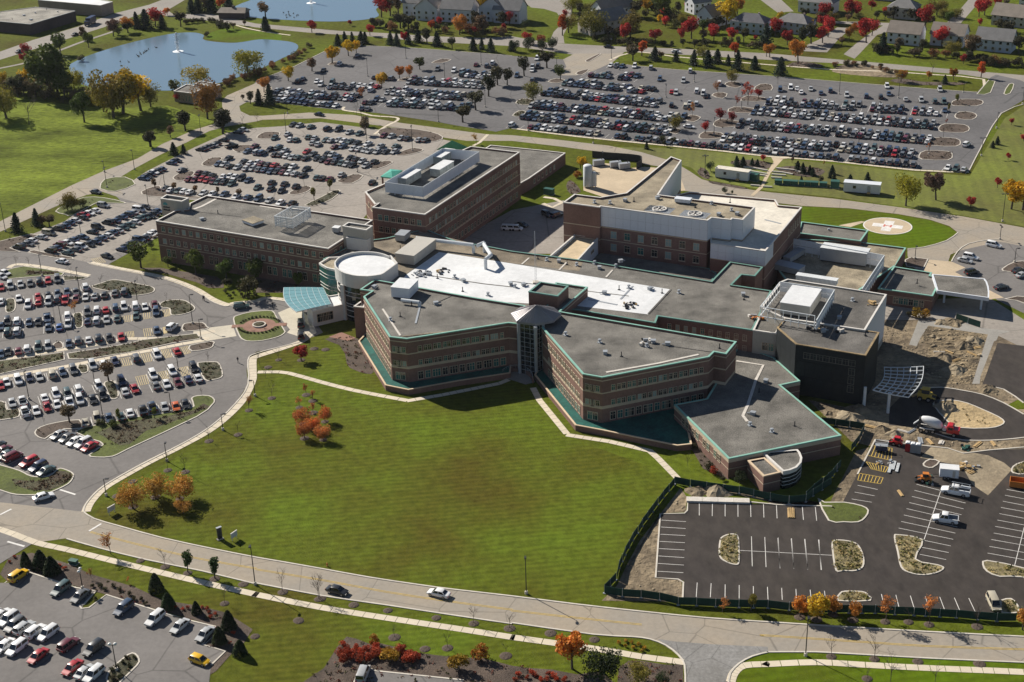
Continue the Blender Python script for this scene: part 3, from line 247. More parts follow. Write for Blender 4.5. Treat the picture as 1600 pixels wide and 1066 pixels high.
(-64.2,545.9,4.13,'s','s',35,0),(-62.1,544.4,4.13,'w','s',35,0),(-59.4,543.5,4.16,'e','s',35,0),(-56.8,541.4,4.16,'k','s',35,0),(-52.5,539.7,4.11,'w','s',35,0),
(-47.5,536.2,4.13,'s','s',35,0),(-41.5,535.6,1.02,'e','s',35,0),(-64.7,537.3,1,'m','s',35,0),(-61.8,537.6,4.16,'b','s',35,0),(-57.5,534.2,4.12,'s','s',35,0),
(-55.1,533.3,0.97,'s','s',35,0),(-52.8,531.9,4.12,'s','s',35,0),(-51.1,530.6,4.12,'s','s',35,0),(-48.1,529.7,4.12,'s','s',35,0),(-44.9,529.3,4.15,'k','s',35,0),
(-41.6,529,4.14,'s','s',35,0),(-84.5,568.6,4.23,'k','s',36,0),(-81.7,567.2,4.25,'s','s',36,0),(-77,564.9,1.09,'e','s',36,0),(-70,561.1,1.12,'k','u',36,0),(-65.6,560,4.23,'k','u',36,0),
(-60.9,555.9,4.24,'s','s',36,0),(-56.9,553.9,4.27,'e','s',36,0),(-47.1,550,4.27,'m','s',36,0),(-44.1,549,4.22,'s','s',36,0),(-40.2,545.9,4.26,'s','s',36,0),(-37.6,545,1.1,'k','s',36,0),
(-33.1,542.9,1.08,'s','s',36,0),(-30.7,542.4,1.1,'g','s',36,0),(-85,555.6,1.34,'s','s',37,0),(-83.2,548.4,1.36,'w','s',37,0),(-80.7,547.6,1.36,'e','s',37,0),
(-76.4,550.9,1.34,'e','s',37,0),(-73.8,549.4,1.35,'s','s',37,0),(-73.9,543.1,1.34,'s','s',37,0),(-71.6,541.1,1.33,'s','s',37,0),(-89.5,551.4,4.45,'e','s',37,0),
(-87.7,492.4,4.43,'e','s',38,0),(-83.4,497.2,1.31,'k','s',38,0),(-82.7,490.4,1.29,'k','s',38,0),(-67.7,501.2,1.28,'e','s',38,0),(-65.8,500.5,1.27,'k','s',38,0),
(-62.9,499.1,1.31,'m','s',38,0),(-59.2,503.6,1.32,'s','s',38,0),(-78.6,495.3,1.32,'k','s',38,0),(-74.2,492.3,1.3,'k','s',38,0),(-78.7,488.1,4.44,'k','s',38,0),
(-47.5,494,1.28,'k','s',38,0),(147.4,416.3,5.61,'w','u',39,1),(137.7,407.2,5.61,'w','u',39,1),(135.3,404.8,5.61,'s','s',39,1),(134.6,395.6,0.43,'k','u',39,1),
(139.6,384.1,0.37,'k','s',39,1),(148.3,396.1,0.55,'k','s',40,1),(148.2,392.4,0.55,'s','s',40,1),(-215.5,740.8,1.12,'k','s',41,1),(-234.1,707.9,1.16,'k','s',41,1),
(-75.4,581.9,5.7,'k','s',42,1),(168.4,516.3,0.9,'w','u',43,1),(49.4,680.8,5.91,'k','s',44,1),(79.4,667.6,5.89,'w','s',44,1),(15.9,454.5,0.71,'n','u',45,1),(0.1,443.7,6.09,'w','v',45,1),
(2.1,443.3,6.09,'w','v',45,1),(4.3,446.7,5.65,'k','s',45,1),(12.7,455.5,5.26,'k','u',45,1),(70.9,549.3,5.84,'w','s',46,1),(-28.8,216.5,1.41,'s','v',47,1)]
ROWS_ = ['row just below the long sidewalk median','back line of the upper double row','front line of the upper double row','back line of the middle double row','front line of the middle double row','row above the long hedge strip','space beside the roundabout crossing','row below the long hedge strip','back line of the lower double row','front line of the lower double row','row against the grass island above the drive','short slanted row on the mulch island','row on the corner grass island','campus exit drive','top row of the front lot','end space of the front lot','back line of the front lot double row','front line of the front lot double row','main road','drop-off circle','drop-off apron','field-side row of the west lot','second row of the west lot','third row of the west lot','row beside the west wing','accessible bay by the west wing','campus drive west of the median','junction by the field road','far left bay by the median','row along the loop road','aisle of the staff lot','first double row of the staff lot','row behind the west wing','second double row of the staff lot','third double row of the staff lot','fourth double row of the staff lot','top row of the staff lot','loose cars of the staff lot','entrance row of the staff lot','emergency lot','emergency lot island','road by the far warehouse','loop road behind the staff lot','eastern lot aisle','north road','rear court','centre lot aisle','bottom lot below the shrub bed']
F_ = [((27.4,620.3),(62.2,602),0.78,1),((17.9,605.7),(63.9,582),0.97,1),((12.2,587.2),(70.8,559.9),0.97,1),((8.6,571.6),(62.7,544.7),0.97,1),((37,634.2),(58.8,623.4),0.8,1),((107.5,581.5),
(172.7,557.9),0.9,1),((99.6,568.6),(164.9,541.1),0.97,1),((91.1,551.5),(157.1,523.5),0.97,1),((82.7,534.2),(148.5,507.1),0.97,1),((-73.9,626.8),(-54.4,619.2),0.85,1),((-98.9,619.1),
(-60.9,605.3),0.92,1),((-40.3,630.9),(-7,619),0.92,1),((-48.5,614.6),(-13.1,600.9),0.92,1),((-57.1,600.4),(-14.9,585.9),0.88,1),((-19.3,641.5),(-5.6,634.3),0.85,1),((2.6,558.7),
(50.2,536.6),0.85,0),((51.3,535.4),(94.6,516.3),0.95,0),((95.7,515.8),(145.7,494.4),0.97,0),((-97.3,606.8),(-68.7,593.8),0.95,0),((-57.1,637.9),(-47.6,634.5),0.9,0),((154.4,490.9),
(159.6,488),1,0),((47.9,646.5),(53.5,644.1),1,0)]
FL_ = [(58.2,643.8),(65.1,639.8),(67,620.5),(76.7,616.7),(69.8,599.8),(71.4,597.9),(80.2,599.4),(82.5,595.9),(82.9,591.6),(67.5,579.7),(75.1,582),(72.9,577.4),(77.7,580.5),(91.2,610.2),
(81.6,632.5),(15.4,662.8),(12.3,624.8),(5.7,633.8),(12.8,647),(12.7,642.7),(15.3,648.1),(114.7,597.7),(119.6,600.5),(122,598.9),(122.6,593.3),(127.5,597.8),(130.4,591.2),(134.9,594.2),
(140,586.4),(147.5,584.3),(152.9,582.4),(157.3,586.9),(161.9,577.8),(167.7,575.9),(172.5,573.5),(175.9,572.6),(159.3,598),(179.3,590.6),(-88.8,639.4),(-90.4,635.4),(-82.1,634.5),
(-79.8,628.8),(-75.1,631.7),(-29.6,649.2),(-22.2,645.5),(-12.4,655),(-7.5,652.3),(-4.9,657),(-68,679.3),(-74.9,664.1),(-81.2,653.4),(-58.6,589),(-56.2,588),(-68.2,699.9)]
T_ = {'on the verge south of the main road':{'bare':[(-72.3,254.3,4.6),(-47,244.1,6.2),(-39.5,241.2,6.4),(-39.3,241.5,6.2),(-8.9,231.6,4.4),(-2.1,229.7,4.4),(56.4,218.1,5),
(64,217,5.1)],'sap':[(-67.2,251.9,5.2),(-61.3,249.4,5)],'bareo':[(-84.7,259.8,5)]},'below the footpath of the main road':{'bare':[(-23.8,228,3.8),(-13.7,224.3,5),(-2.9,221.3,2.8),
(65.3,210.4,7),(73.1,210,4.2),(61.4,211.5,3.2),(-57.9,240.7,4.6)],'orangeb':[(-27.3,225.9,2.4)]},'by the front lot planting bed':{'orange':[(9.1,216.9,8.9)],'everb':[(13.9,212.4,8.8),
(25,211.4,2.8)],'olive':[(20.6,212.5,4)],'yellowb':[(-11.4,217.6,4),(-24.1,220.6,3)],'orangeb':[(-7.4,220.3,3.4)]},'along the construction fence by the road':{'orange':[(53,230.5,4.6),
(59.4,231,4.2),(63.3,229.2,3.8),(93.3,224.4,4.6)],'yellow':[(56,229.6,5.6)],'bareo':[(68.7,228.1,5.8),(76.7,227,5.9),(38.7,232.8,3.4)],'bare':[(73,227.9,3.5),
(85.3,225.8,6.1)],'sapy':[(44.2,233.1,4.4)]},'along the front lot bed':{'cone':[(-101.4,256.5,3.2),(-98.1,255.5,4),(-95.2,253.4,4),(-72.3,245.7,4.1),(-68.7,239.8,3.4),(-62.8,237.7,2.8),
(-55.7,232.4,4),(-56.8,228.1,3.4),(-52.4,224.2,3.2)],'bareo':[(-86.6,251,2.4),(-78.7,248.9,1.6)]},'on the west edge of the big lawn':{'orangew':[(-79.9,281.7,6.3),(-74.4,280.9,6.2),
(-84.1,277.8,6.7),(-72.6,275.1,3.5)]},'in the mulch-ring grove on the lawn':{'barer':[(-52.1,330.4,3.2),(-49.3,320.6,2.7)],'bareo':[(-50.1,327,2.9),
(-53,323.6,3)],'oranger':[(-45.9,315.7,4.4),(-51.1,314.8,4.3),(-49.9,307.6,4.6),(-45.4,306.5,4.2),(-48.4,311.7,4)]},'along the drive sidewalk':{'bare':[(-75.5,293.2,5.6),
(-79.7,294.2,4.6),(-72.6,307.6,4.4),(-66.1,310.4,4.4),(-60.6,329.2,4.8),(-61.8,351.3,4.2),(-63.8,340.9,4.2),(-66.3,348.2,5),
(-54.6,359.9,3.8)],'bareo':[(-65.4,322.9,4)],'red':[(-55.7,350.4,4.6)]},'in front of the west wing':{'green':[(-104.8,420.4,3.6),(-94.8,412.8,8.4),(-84.9,408.8,6.6),(-75.8,406.2,7.6),
(-113.2,420.7,8.2),(-62.4,400.5,5.2)],'bush':[(-76.4,394.5,7.6),(-84,403.6,3.1),(-64.4,392.3,2)]},'on a lot island of the visitor lots':{'bare':[(-122.2,406.6,3.9),(-99.9,393.9,3),
(-111.5,408.3,2.4),(-134.1,417.8,2.4),(-153.1,425.9,3.5),(-149,425.6,2.7),(-148.4,402.5,3.6),(-114.7,318.5,2.7),(-80.3,350.7,3.6),
(-78.6,331.7,2.8)],'bareo':[(-124.6,386.4,4.6)],'brown':[(-104.5,341.8,5.6),(-108.8,319.4,4.9)],'sapy':[(-96.4,319,3.6),(-88.1,320.1,3.6)],'bushg':[(-100.8,317.6,1.8),
(-97.4,316.5,2.2)]},'beside the west lot':{'ever':[(-161.6,455.8,7),(-156.6,461.5,6.2)],'brown':[(-154.3,460.5,3.7),(-152.1,460.3,4.6)],'olive':[(-148.6,475.8,6.8),
(-150,475.4,5.2)],'bushg':[(-146.4,478.3,3.8)],'bare':[(-148.7,436.6,3.8),(-160.8,446.2,3.6)],'everb':[(-113.4,437.1,2.4)]},'along the loop road':{'dark':[(-136.3,546.2,6.3),
(-127,566.2,8.1),(-111.2,560.7,9.8)],'brown':[(-131.3,558,4.6),(-124.6,496.5,3.4),(-117.2,492.7,3.6),(-109.3,489.4,3.4),(-100.9,488.1,2.6),(-92.7,484.4,3),(-55.5,565.5,4.2),
(-54.6,553.9,6.6)],'ever':[(-125.5,535.3,5),(-121.9,536.1,3.9)],'bare':[(-105.2,571.8,5.2),(-99.7,575.3,4.5),(-117.8,556.2,2.7)],'sapy':[(-61.9,488.3,4.2),
(-66.3,478.6,4.7)],'yellows':[(-11.2,536.9,4.4)]},'on the field edge by the near pond':{'green':[(-171.3,582.9,13.2),(-197.7,626.3,22.8),(-193.4,625.8,17.4),
(-189.1,620.2,12.5)],'olive':[(-160.8,588.8,22),(-148.5,603.1,10.9),(-167,597.8,11.2),(-205.9,592.4,15.8),(-221.7,626.4,11.6)],'yellow':[(-158.1,594.4,19.6),(-151.3,597.3,16),
(-211.5,641.2,8.8),(-222.3,642.4,7.2)],'yellowg':[(-188.2,633.1,10.1)],'dark':[(-210.8,625.2,10.8),(-205.7,624.6,6.2)],'brown':[(-202.8,624.3,9),(-217.6,636.5,5.5),
(-203.6,634.9,7.2)],'bare':[(-193.5,581.8,13)],'bush':[(-173.5,610.8,5.8),(-176.9,616.2,4.5)]},'around the near pond':{'green':[(-212.5,701.7,10.5),
(-201.9,713.3,7.6)],'brown':[(-208.5,729.3,6.8),(-136.3,744.4,4.1),(-131.5,751,3.1)],'red':[(-227.5,697.2,7),(-225.5,686.1,5.2),(-178,755.4,10),
(-138.2,609.4,4)],'pink':[(-195.2,736.2,9.5)],'bushg':[(-193.5,739.5,5.6),(-142.6,625.3,6.2)],'orange':[(-189.7,744.3,8.5)],'dark':[(-189.3,742.5,6.5),(-164.7,753.6,9.2),
(-127.8,569.2,7.2),(-136.9,546.5,6.2),(-111.5,564.2,9),(-110.6,608.8,2.6),(-106.7,603.4,5.2)],'ever':[(-186.6,752.9,9),(-182.3,752.3,10),(-173.2,750,7.5)],'willow':[(-134.3,633.7,9.8),
(-115.2,653.6,12.6)],'orangeg':[(-121,582.2,16.5)],'bush':[(-139,741.2,5.1),(-146.9,729.9,3),(-198.7,685.9,3.4)]},'by the far pond':{'ever':[(-164.7,785.2,8.8),(-161.7,787.7,9.6),
(-154.7,786.7,10.1),(-146.8,793.6,9.1),(-118.8,739.9,6.9),(-119.1,738.5,7.4)],'brown':[(-158.2,787.2,8.5),(-123.3,767.9,9.4),(-57.8,763.3,12.5),
(-53.8,766.6,10.5)],'orangered':[(-150.2,788.1,9)],'red':[(-62.3,760.9,11)],'orange':[(-177.4,782.1,4.2)]},'on the upper lot':{'yellow':[(-95.2,638.6,6.8),(-78.7,668.2,8.5),
(-72.4,681.1,7.6),(-69,685.3,6.8),(-52.9,622.9,6.8)],'brown':[(-86.5,654.5,6)],'orange':[(-103.4,620.8,6.8),(-46.1,637.8,5.8),(-41.8,638.4,5.5)],'ever':[(-98.3,601.2,9),
(-102.8,601.7,7)],'green':[(-37.7,651.5,6),(24.5,626,6.9)],'dark':[(-2.9,621.1,8.5),(1.3,620.7,7.5),(-6.7,603.5,9.2),(-11.9,583.3,8.9),(-16.9,566.5,8),(19.3,647.5,9.2),
(8.9,634.7,9)],'bareo':[(-59.3,601.9,6)],'bare':[(-60.3,581.5,6)],'olive':[(11.8,595.2,7.8)]},'on the eastern upper lot':{'olive':[(96.8,613,6.2),
(65.5,547.4,5.9)],'red':[(84.2,557.9,5.2),(88.2,554.2,4.6),(76.3,541.4,4.9),(104.1,587.8,4.2)],'bareo':[(74.1,563.5,6.2),(88.2,593.5,6.2),(153.5,512.2,3)],'barer':[(98.2,578.3,9.2),
(92.9,575.3,5),(168.7,543.4,2.6)],'bare':[(115.7,608.7,4.4),(163,527.2,5)],'sapy':[(180.8,571.5,4.1),
(174.5,560.6,3.2)],'yellows':[(165.7,605.5,5.6)]},'in the evergreen screen along the north road':{'ever':[(-79.3,702,5.9),(-76.3,707.5,5.8),(-72.3,704.4,6),(-68.4,706.5,5.8),
(-66.5,704.3,5.9),(-53.9,700.4,6.8),(-50.6,697.4,6.5),(-45.4,700.9,6.2),(-40.8,703.6,6.2),(-31.1,694.9,7.5),(-14,684.1,6.5),(-10.2,685.8,5.5),(-5.7,679.9,7),(3.8,680.9,5.2),
(68.3,655.2,6.5),(84.4,644.5,7.1),(90.3,640.4,7.9),(95.3,646.9,6.5),(99.8,642.6,5),(102.3,633.3,9.2),(110.2,634.3,6.1),(77.6,652,5.2),(119.2,623,8.2),
(184.3,601.3,3.9)],'dark':[(-36.4,701.1,7.2),(-24,688.5,6.2)],'olive':[(90,653.4,6.5)],'brown':[(58.4,655.9,8),(71.3,655.8,4.6)],'everb':[(11.7,681.5,6.8),(23.1,680,6.8),(5.2,679.2,6.2),
(18.4,677.5,6.6)]},'along the north road':{'red':[(-95,731.1,6.2),(-31.7,735.8,5.2),(-65.3,720.9,5.8),(-47,701.8,6.4),(-77.1,743.7,3.2),(18.3,686.3,5.8),
(11.6,693.6,6.2)],'orangered':[(-34.9,724.5,6.6),(63.3,664.2,6.8),(104.8,657,6.9),(201.8,609.2,6.8)],'orange':[(-21.1,716.9,10.2),(118.9,655.8,5.5),(130.6,642.1,11.2),(120.1,654.2,7.1),
(167.3,606.6,5.4),(179.6,609.1,3.8),(189.5,606.7,5.8)],'bare':[(184.1,619.4,6.2)]},'among the houses':{'red':[(57.9,692.2,9.2),(71.7,687.2,7.6),(84.2,690.8,6.5),(89.7,694,10.5),
(99.5,687.8,8.3),(107.8,686.8,6.7),(32.1,745.3,4.7),(80.1,720.8,5.4),(96.1,757.2,6.9),(118.6,685.4,3.2),(3.7,736.4,6.8),(0.7,720.9,4.5),(-13.6,715.9,4.5)],'olive':[(44.3,704.9,14),
(61.1,699.4,13.4),(32.2,713.3,10.6)],'green':[(78.8,738.9,13.7)],'yellow':[(74.6,750.7,9.2),(109,713.4,15.1),(-9,760.4,11.8)],'yellowg':[(36.1,759.9,9.2)],'orangered':[(28.9,708.6,10),
(-48.3,765.8,4.7)],'dark':[(67.2,742.4,9.9),(50.1,697.5,6.9),(53.9,697,6.5),(113.1,684.5,7.6),(39.8,749.9,6.9),(-51.1,734.8,9.6),(-47,732.5,8.5),(-13.7,728,9),
(-0,729.7,7.8)],'ever':[(121.8,677,10.6)],'bushg':[(84.4,716.7,5)],'everb':[(11.5,722.9,5.6)],'orange':[(118.9,742.6,9.2)],'brown':[(94.6,688.5,5.8),(-9.6,715.3,9.5),
(-62.1,739.8,4.5)]},'among the eastern houses':{'red':[(129.7,694.7,9.1),(132.1,676.3,7.4),(157.9,720.9,9.9),(148.8,678.3,8.1),(153.6,689,9.9),(155.1,705.5,7.7),(173.8,729.5,9.2),
(176.1,725.6,8.4),(201.9,697.6,12.5),(168.6,675.7,12.3),(174.5,689.5,7.6),(200.3,663.8,9.5),(234.6,721.1,8.7),(238.3,724.3,8.4),(186.9,742.6,5.4),(201.2,632.6,4.5),
(249.1,739.5,5.6)],'brown':[(178.8,658,6.2),(206.8,640.5,11.2),(156.6,672.5,4.3),(204.1,723.5,6.2),(254.9,742.5,4.5)],'yellow':[(146.6,699.9,6.5)],'orange':[(162.3,683,6.2),
(167,693.8,5.6)],'olive':[(215.5,727.4,8.7),(161.4,715.1,6.7),(200.4,648.7,7.2)],'ever':[(171.2,656.8,9.5)],'dark':[(188.5,722.1,4.5),(184.6,722.6,3.9),(143.3,677.4,9.5),
(132.8,688.4,5.4),(138.6,674.8,8.4),(190.1,659,5.2),(206.6,660,5.2),(230.3,647.9,8.1)],'bush':[(209.4,630.2,3.9)]},'on the striped east lawn':{'red':[(192.6,540.5,2.8),(190.5,519.9,2.7),
(178.1,498.8,2.7),(150.9,451.8,3.8),(165.3,469.9,3.6)],'ever':[(177.1,513.4,2.7),(180,517,3.3)],'yellowg':[(130.5,454.8,11.7)],'pink':[(141.7,459.6,11)],'yellow':[(163.2,448.7,10.8),
(166.5,447.6,10.4)]},'in the terraced garden':{'everb':[(72,496.4,3.9),(69.7,492.1,2.2),(73.8,472.6,2.4),(76,471.7,1.4)],'ever':[(81.9,500,4.4),(84.2,500.6,3.8),(87.5,501.8,2.7),
(89.3,500.8,2.6),(102.4,494.2,3.8),(103.7,491.1,4),(105.9,490.1,3.5),(106.6,487.8,3.2),(113.6,489.4,3.4),(112.6,481.3,3.4),(112,485.1,2.8),(117.1,477.3,3.9),(124.2,481.7,3),
(101.4,481.7,2.4),(52.1,524.4,3.1)],'red':[(92.2,505.2,2.8)],'bareo':[(112.5,497.8,2.2)],'dark':[(107.6,479.7,2.7),(58.2,530.8,3.4),(58.9,526.7,2.5),
(62.3,529.4,3)],'brown':[(102.2,503.5,2.3)]},'by the service yard':{'yellow':[(27.3,501.7,5.4),(26.4,503.5,4.8)],'orangeb':[(25.2,494.7,2.6),
(24.5,493.8,2.6)],'everb':[(49.3,280.5,3.3)],'bush':[(45.7,282,1.2),(43.2,287.1,2.3),(41.1,296.6,1.7),
(109,367,1.9)],'redb':[(44,285.2,2.1)],'bare':[(38.8,288.8,4)],'yellowb':[(110.5,366.2,3),(113.3,366,2.5)]},'in the brush between field and near pond':{'bushg':[(-229.2,638,4.6),
(-213.3,632,3.9),(-205.8,630.5,5.1),(-197.7,624.2,5.1),(-196.9,627,4.2),(-193.9,622,3.9),(-189,623.6,6.2),(-179.9,618.7,4.8),(-175.2,610.1,6.1),
(-166.6,613.1,4.9)],'brush':[(-224.6,636.9,5.2),(-224.6,632,6.2),(-219.6,633.7,4.8),(-220.6,628.2,6.1),(-211.9,630.1,6),(-211,630.7,4.9),(-204.5,623.5,4.1),(-198.1,631.7,5.4),
(-197.9,620.1,5),(-197.6,625.9,4.8),(-182.9,613.2,4.2),(-182.3,620.5,6)],'brown':[(-218.2,631.6,5.8),(-209.1,629,5.8),(-184.2,614.6,5.5),(-178.1,615.2,5.5),(-175.7,611.7,4.5),
(-174.8,615.6,4.1),(-173.1,616.8,4.6)],'bush':[(-202.5,627.8,6),(-196.2,621.1,4.8),(-188.2,614.2,3.8),(-179.2,613.6,5.2),
(-169.6,610.5,3.9)]},'in the reeds along the near pond':{'brush':[(-123.7,631.2,2.2),(-122.4,638.3,2.9),(-112.4,653.5,2.8),(-111.3,655.7,2.4),(-97.1,680.9,3.1),
(-92.8,699.6,2.8)],'reed':[(-121.7,633.5,3),(-120.9,634.5,2.8),(-120.9,639,2.5),(-120.1,642.6,3.1),(-115.4,643.9,3.1),(-116.7,647,2.2),(-113.5,646.9,2.1),(-109.7,649.2,3),
(-112.2,650.6,3),(-109.7,655.2,2.8),(-107.9,656.6,2),(-105.3,661.3,3.2),(-106.1,666.1,3),(-101.7,670.6,2.6),(-99,673.7,3.2),(-97.4,675.1,3.1),(-95.3,685.4,2.9),
(-94,691.5,2)]},'in the hedge behind the north road':{'bush':[(43.7,696,3.5),(47.8,689.8,3.5),(49.6,691.8,4.2),(59.3,683.5,3.1),(63.1,687.3,2.6),(60.2,687.9,4.1),(64.6,684.3,2.8),
(69.6,685.1,3.2),(74.8,682.3,3.2),(90.1,682.3,3.2),(94.2,680,3.8),(101.6,678,2.8),(118,671.6,4.1)],'brush':[(56.3,685.6,3.6),(66.6,684.3,3.6),(105.4,678.1,4.1),(115.7,675.7,3),
(114.4,672.7,2.6)],'dark':[(54.5,685.6,3),(78.4,677,3.4),(83.8,678.5,4),(88.9,676.7,3.6),(103.5,679.3,4.2),(109.7,679.7,4),(109.3,675.5,3.5),
(119.8,671.4,3.4)]},'in the hedge below the eastern houses':{'bush':[(169.3,656.4,4.5),(169,655.5,4.7),(174,655.3,3.2),(205.3,636.2,4),(210.1,635.4,4.5),(211.9,630.1,4),
(211.7,627.4,4.5),(217.2,628.9,3.5),(222.9,625,4.7)],'brush':[(171.9,655.3,3.9),(183.7,647.6,4.6),(191.4,647.7,3.1),(208.2,637.9,2.9),(211.7,635.5,3.4),(218.4,625.9,3.8),
(222.2,626.5,3.8)],'dark':[(174.6,650.3,3.4),(177,651.9,4.7),(183.7,649.6,3.4),(185.4,652.3,3.6),(185.9,648.4,4.7),(200.7,640.5,3.4),(199.1,640.7,3.4),(204.5,636.9,4.9),
(205.2,638.1,4.6),(223.6,621.6,3.4)],'reed':[(191.2,644.4,4.7),(196.9,645.1,4),(214,629.6,4.6),(213.1,630.7,3.4)]},'in the yard planting by the townhouses':{'dark':[(-65,740.1,4.7),
(-60.9,735.1,4.7),(-57.2,733.4,2.9),(-48.8,729.7,4),(-42.3,727.5,4.9),(-42.3,725.8,3.5),(-33.3,727,3.1),(-15.5,715.9,3.5)],'bush':[(-63.9,738.6,3.8),(-56.7,733,4.6),(-32.4,728.5,4),
(-28.2,724.8,4.4),(-8.3,711.5,4.6)],'brush':[(-54.9,732.1,3.4),(-44.5,729.5,3.1),(-45,724.7,2.9),(-19.9,723.2,4.5),(-16.4,722.1,4.4),(-0.1,710.3,4.6)],'reed':[(-54.8,729.7,5.4),
(-28.2,720.1,3.9),(-16.6,719.2,5.4),(-11.1,718.6,3.6),(-3.3,716.2,3.6),(0.1,714.6,4.3),(-1.9,714.9,3.4)]},'in the hedge ring by the pavilion':{'bush':[(-163.6,759.9,2.9),
(-162.7,760.1,2.8),(-160.5,761.3,2.6),(-159.1,760.3,3.1),(-157.7,762,2.6),(-155.4,762.5,2.6),(-154.3,761.2,2.2),(-151.6,762.7,2.6),(-150,761.7,2.6),(-148.8,760.1,3),(-146.7,758.6,2.2),
(-144.9,756.9,2.8),(-144.6,753.9,2.5),(-144.5,752.4,2.5),(-144.6,750.2,2.8),(-144.2,747.8,2.8)]},'among the house gardens':{'yellow':[(78.3,727.5,4.8),(130.8,712.9,4.6),(137.7,725.9,5),
(246,707.5,5)],'dark':[(80.4,736.9,4),(98.8,721.3,3.6),(100.2,705.9,6.8),(104.2,703.1,3.2),(153.2,714.7,3.8),(150.5,729.1,6.1),(193,723.1,6.1),
(240.9,698.9,3.2)],'olive':[(89.5,721.6,6.8),(161.2,725.2,4.9),(175.8,721.4,4),(216.6,718.3,6.1),(223,719.2,5.4),(222.8,718.8,3.4),(243.7,702.1,4.8),
(247.1,685.4,4.9)],'green':[(89.4,725.1,3.9),(96.3,705.1,6.9),(115,692.1,5),(122.4,700.8,5),(138.2,714.4,6.6),(164,734.4,4.8),(175,732.4,4.8),(204.4,724,6.4),
(217.2,711.5,6)],'bush':[(104.9,715.1,6.8),(107.3,721.8,5),(114,704,4.9),(130.9,701.3,3.2),(130.5,699.2,4.6),(141.3,716.1,4.8),(201,720.2,6.6),(204.1,719.3,6),(237.6,699.8,4),
(238.6,688,5.9)],'brown':[(155.6,718.4,5.8),(169.6,719.2,3.9),(190.7,722.7,4),(208.4,708,4.2)],'red':[(163.9,721.1,3.8),(191,732.9,3.9),
(229,701.4,4)]},'in the gardens behind the hedge row':{'olive':[(42.9,717.4,5.4),(43.7,750.7,6.8),(59.1,768.6,7),(57.8,766.6,5.1),(56.8,766.7,7.1)],'green':[(41.6,726.1,6.6),
(60.8,767,5.8)],'dark':[(38.9,737.7,5.2),(67.1,775.6,5.8),(89.9,748.6,6)],'bush':[(61.5,763.4,7.2),(78.3,752.5,7.5),(72.3,743.4,3.8),(84.4,736.5,6.2),(85.7,733.7,3.9),
(86.5,726,6.6)],'red':[(73.1,761.9,5.1),(81.4,742.6,4.4)]},'on the berm by the north road':{'reed':[(145.7,635.3,2.2),(153.5,636,2.1),(154.8,638.4,1.8),(160.6,629.5,1.5),
(163.2,625.6,2.4),(164.8,622.6,2.6),(168.5,618,2.6)],'bush':[(144.7,632,2.1),(150.8,636.1,1.8),(150.5,634.8,2.5),(154.3,633.2,2.1),(158.9,637,2.2),(157.4,634.7,1.6),(158.4,634.6,2.6),
(164.5,631.3,2.2),(166.4,620.5,1.9)],'brush':[(150.4,636.9,2.1),(151.1,637.2,2.8)]}}
M_ = [(-72.3,254.3),(-67.2,251.8),(-61.3,249.4),(-77.9,256.9),(-55.2,247.2),(-42.7,234.4),(-57.9,240.7),(-46.9,244),(-39.5,241.2),(-32.4,238.9),(-25.6,236.7),(-16.1,233.8),(-8.9,231.6),
(-2.1,229.7),(-42.5,234.1),(-46.9,244.1),(-39.1,241.4),(-23.8,228),(-13.7,224.2),(-17.9,224.1),(-2.9,221.3),(-50.3,229.6),(5.6,227.8),(13.7,225.4),(56.4,218.1),(64,217),(71.6,215.9),
(82.4,214.7),(61.4,211.5),(53,230.5),(56,229.6),(59.4,231),(62.8,229.1),(68.7,228.2),(73,227.9),(76.6,226.9),(85.3,225.8),(-75.5,293.2),(-79.7,294.2),(-72.6,307.6),(-66.1,310.4),
(-65.4,322.9),(-84.2,278.5),(-80.1,282.4),(-74.5,281.4),(-86.7,289.5),(-88.9,283.3),(-52.1,330.4),(-50.1,327),(-53,323.6),(-49.3,320.6),(-45.9,315.7),(-51.1,314.8),(-49.9,307.6),
(-45.4,306.6),(-60.6,329.2),(-61.8,351.4),(-55.8,350.9),(-50,357),(-64,347.1),(-53.1,357.8)]
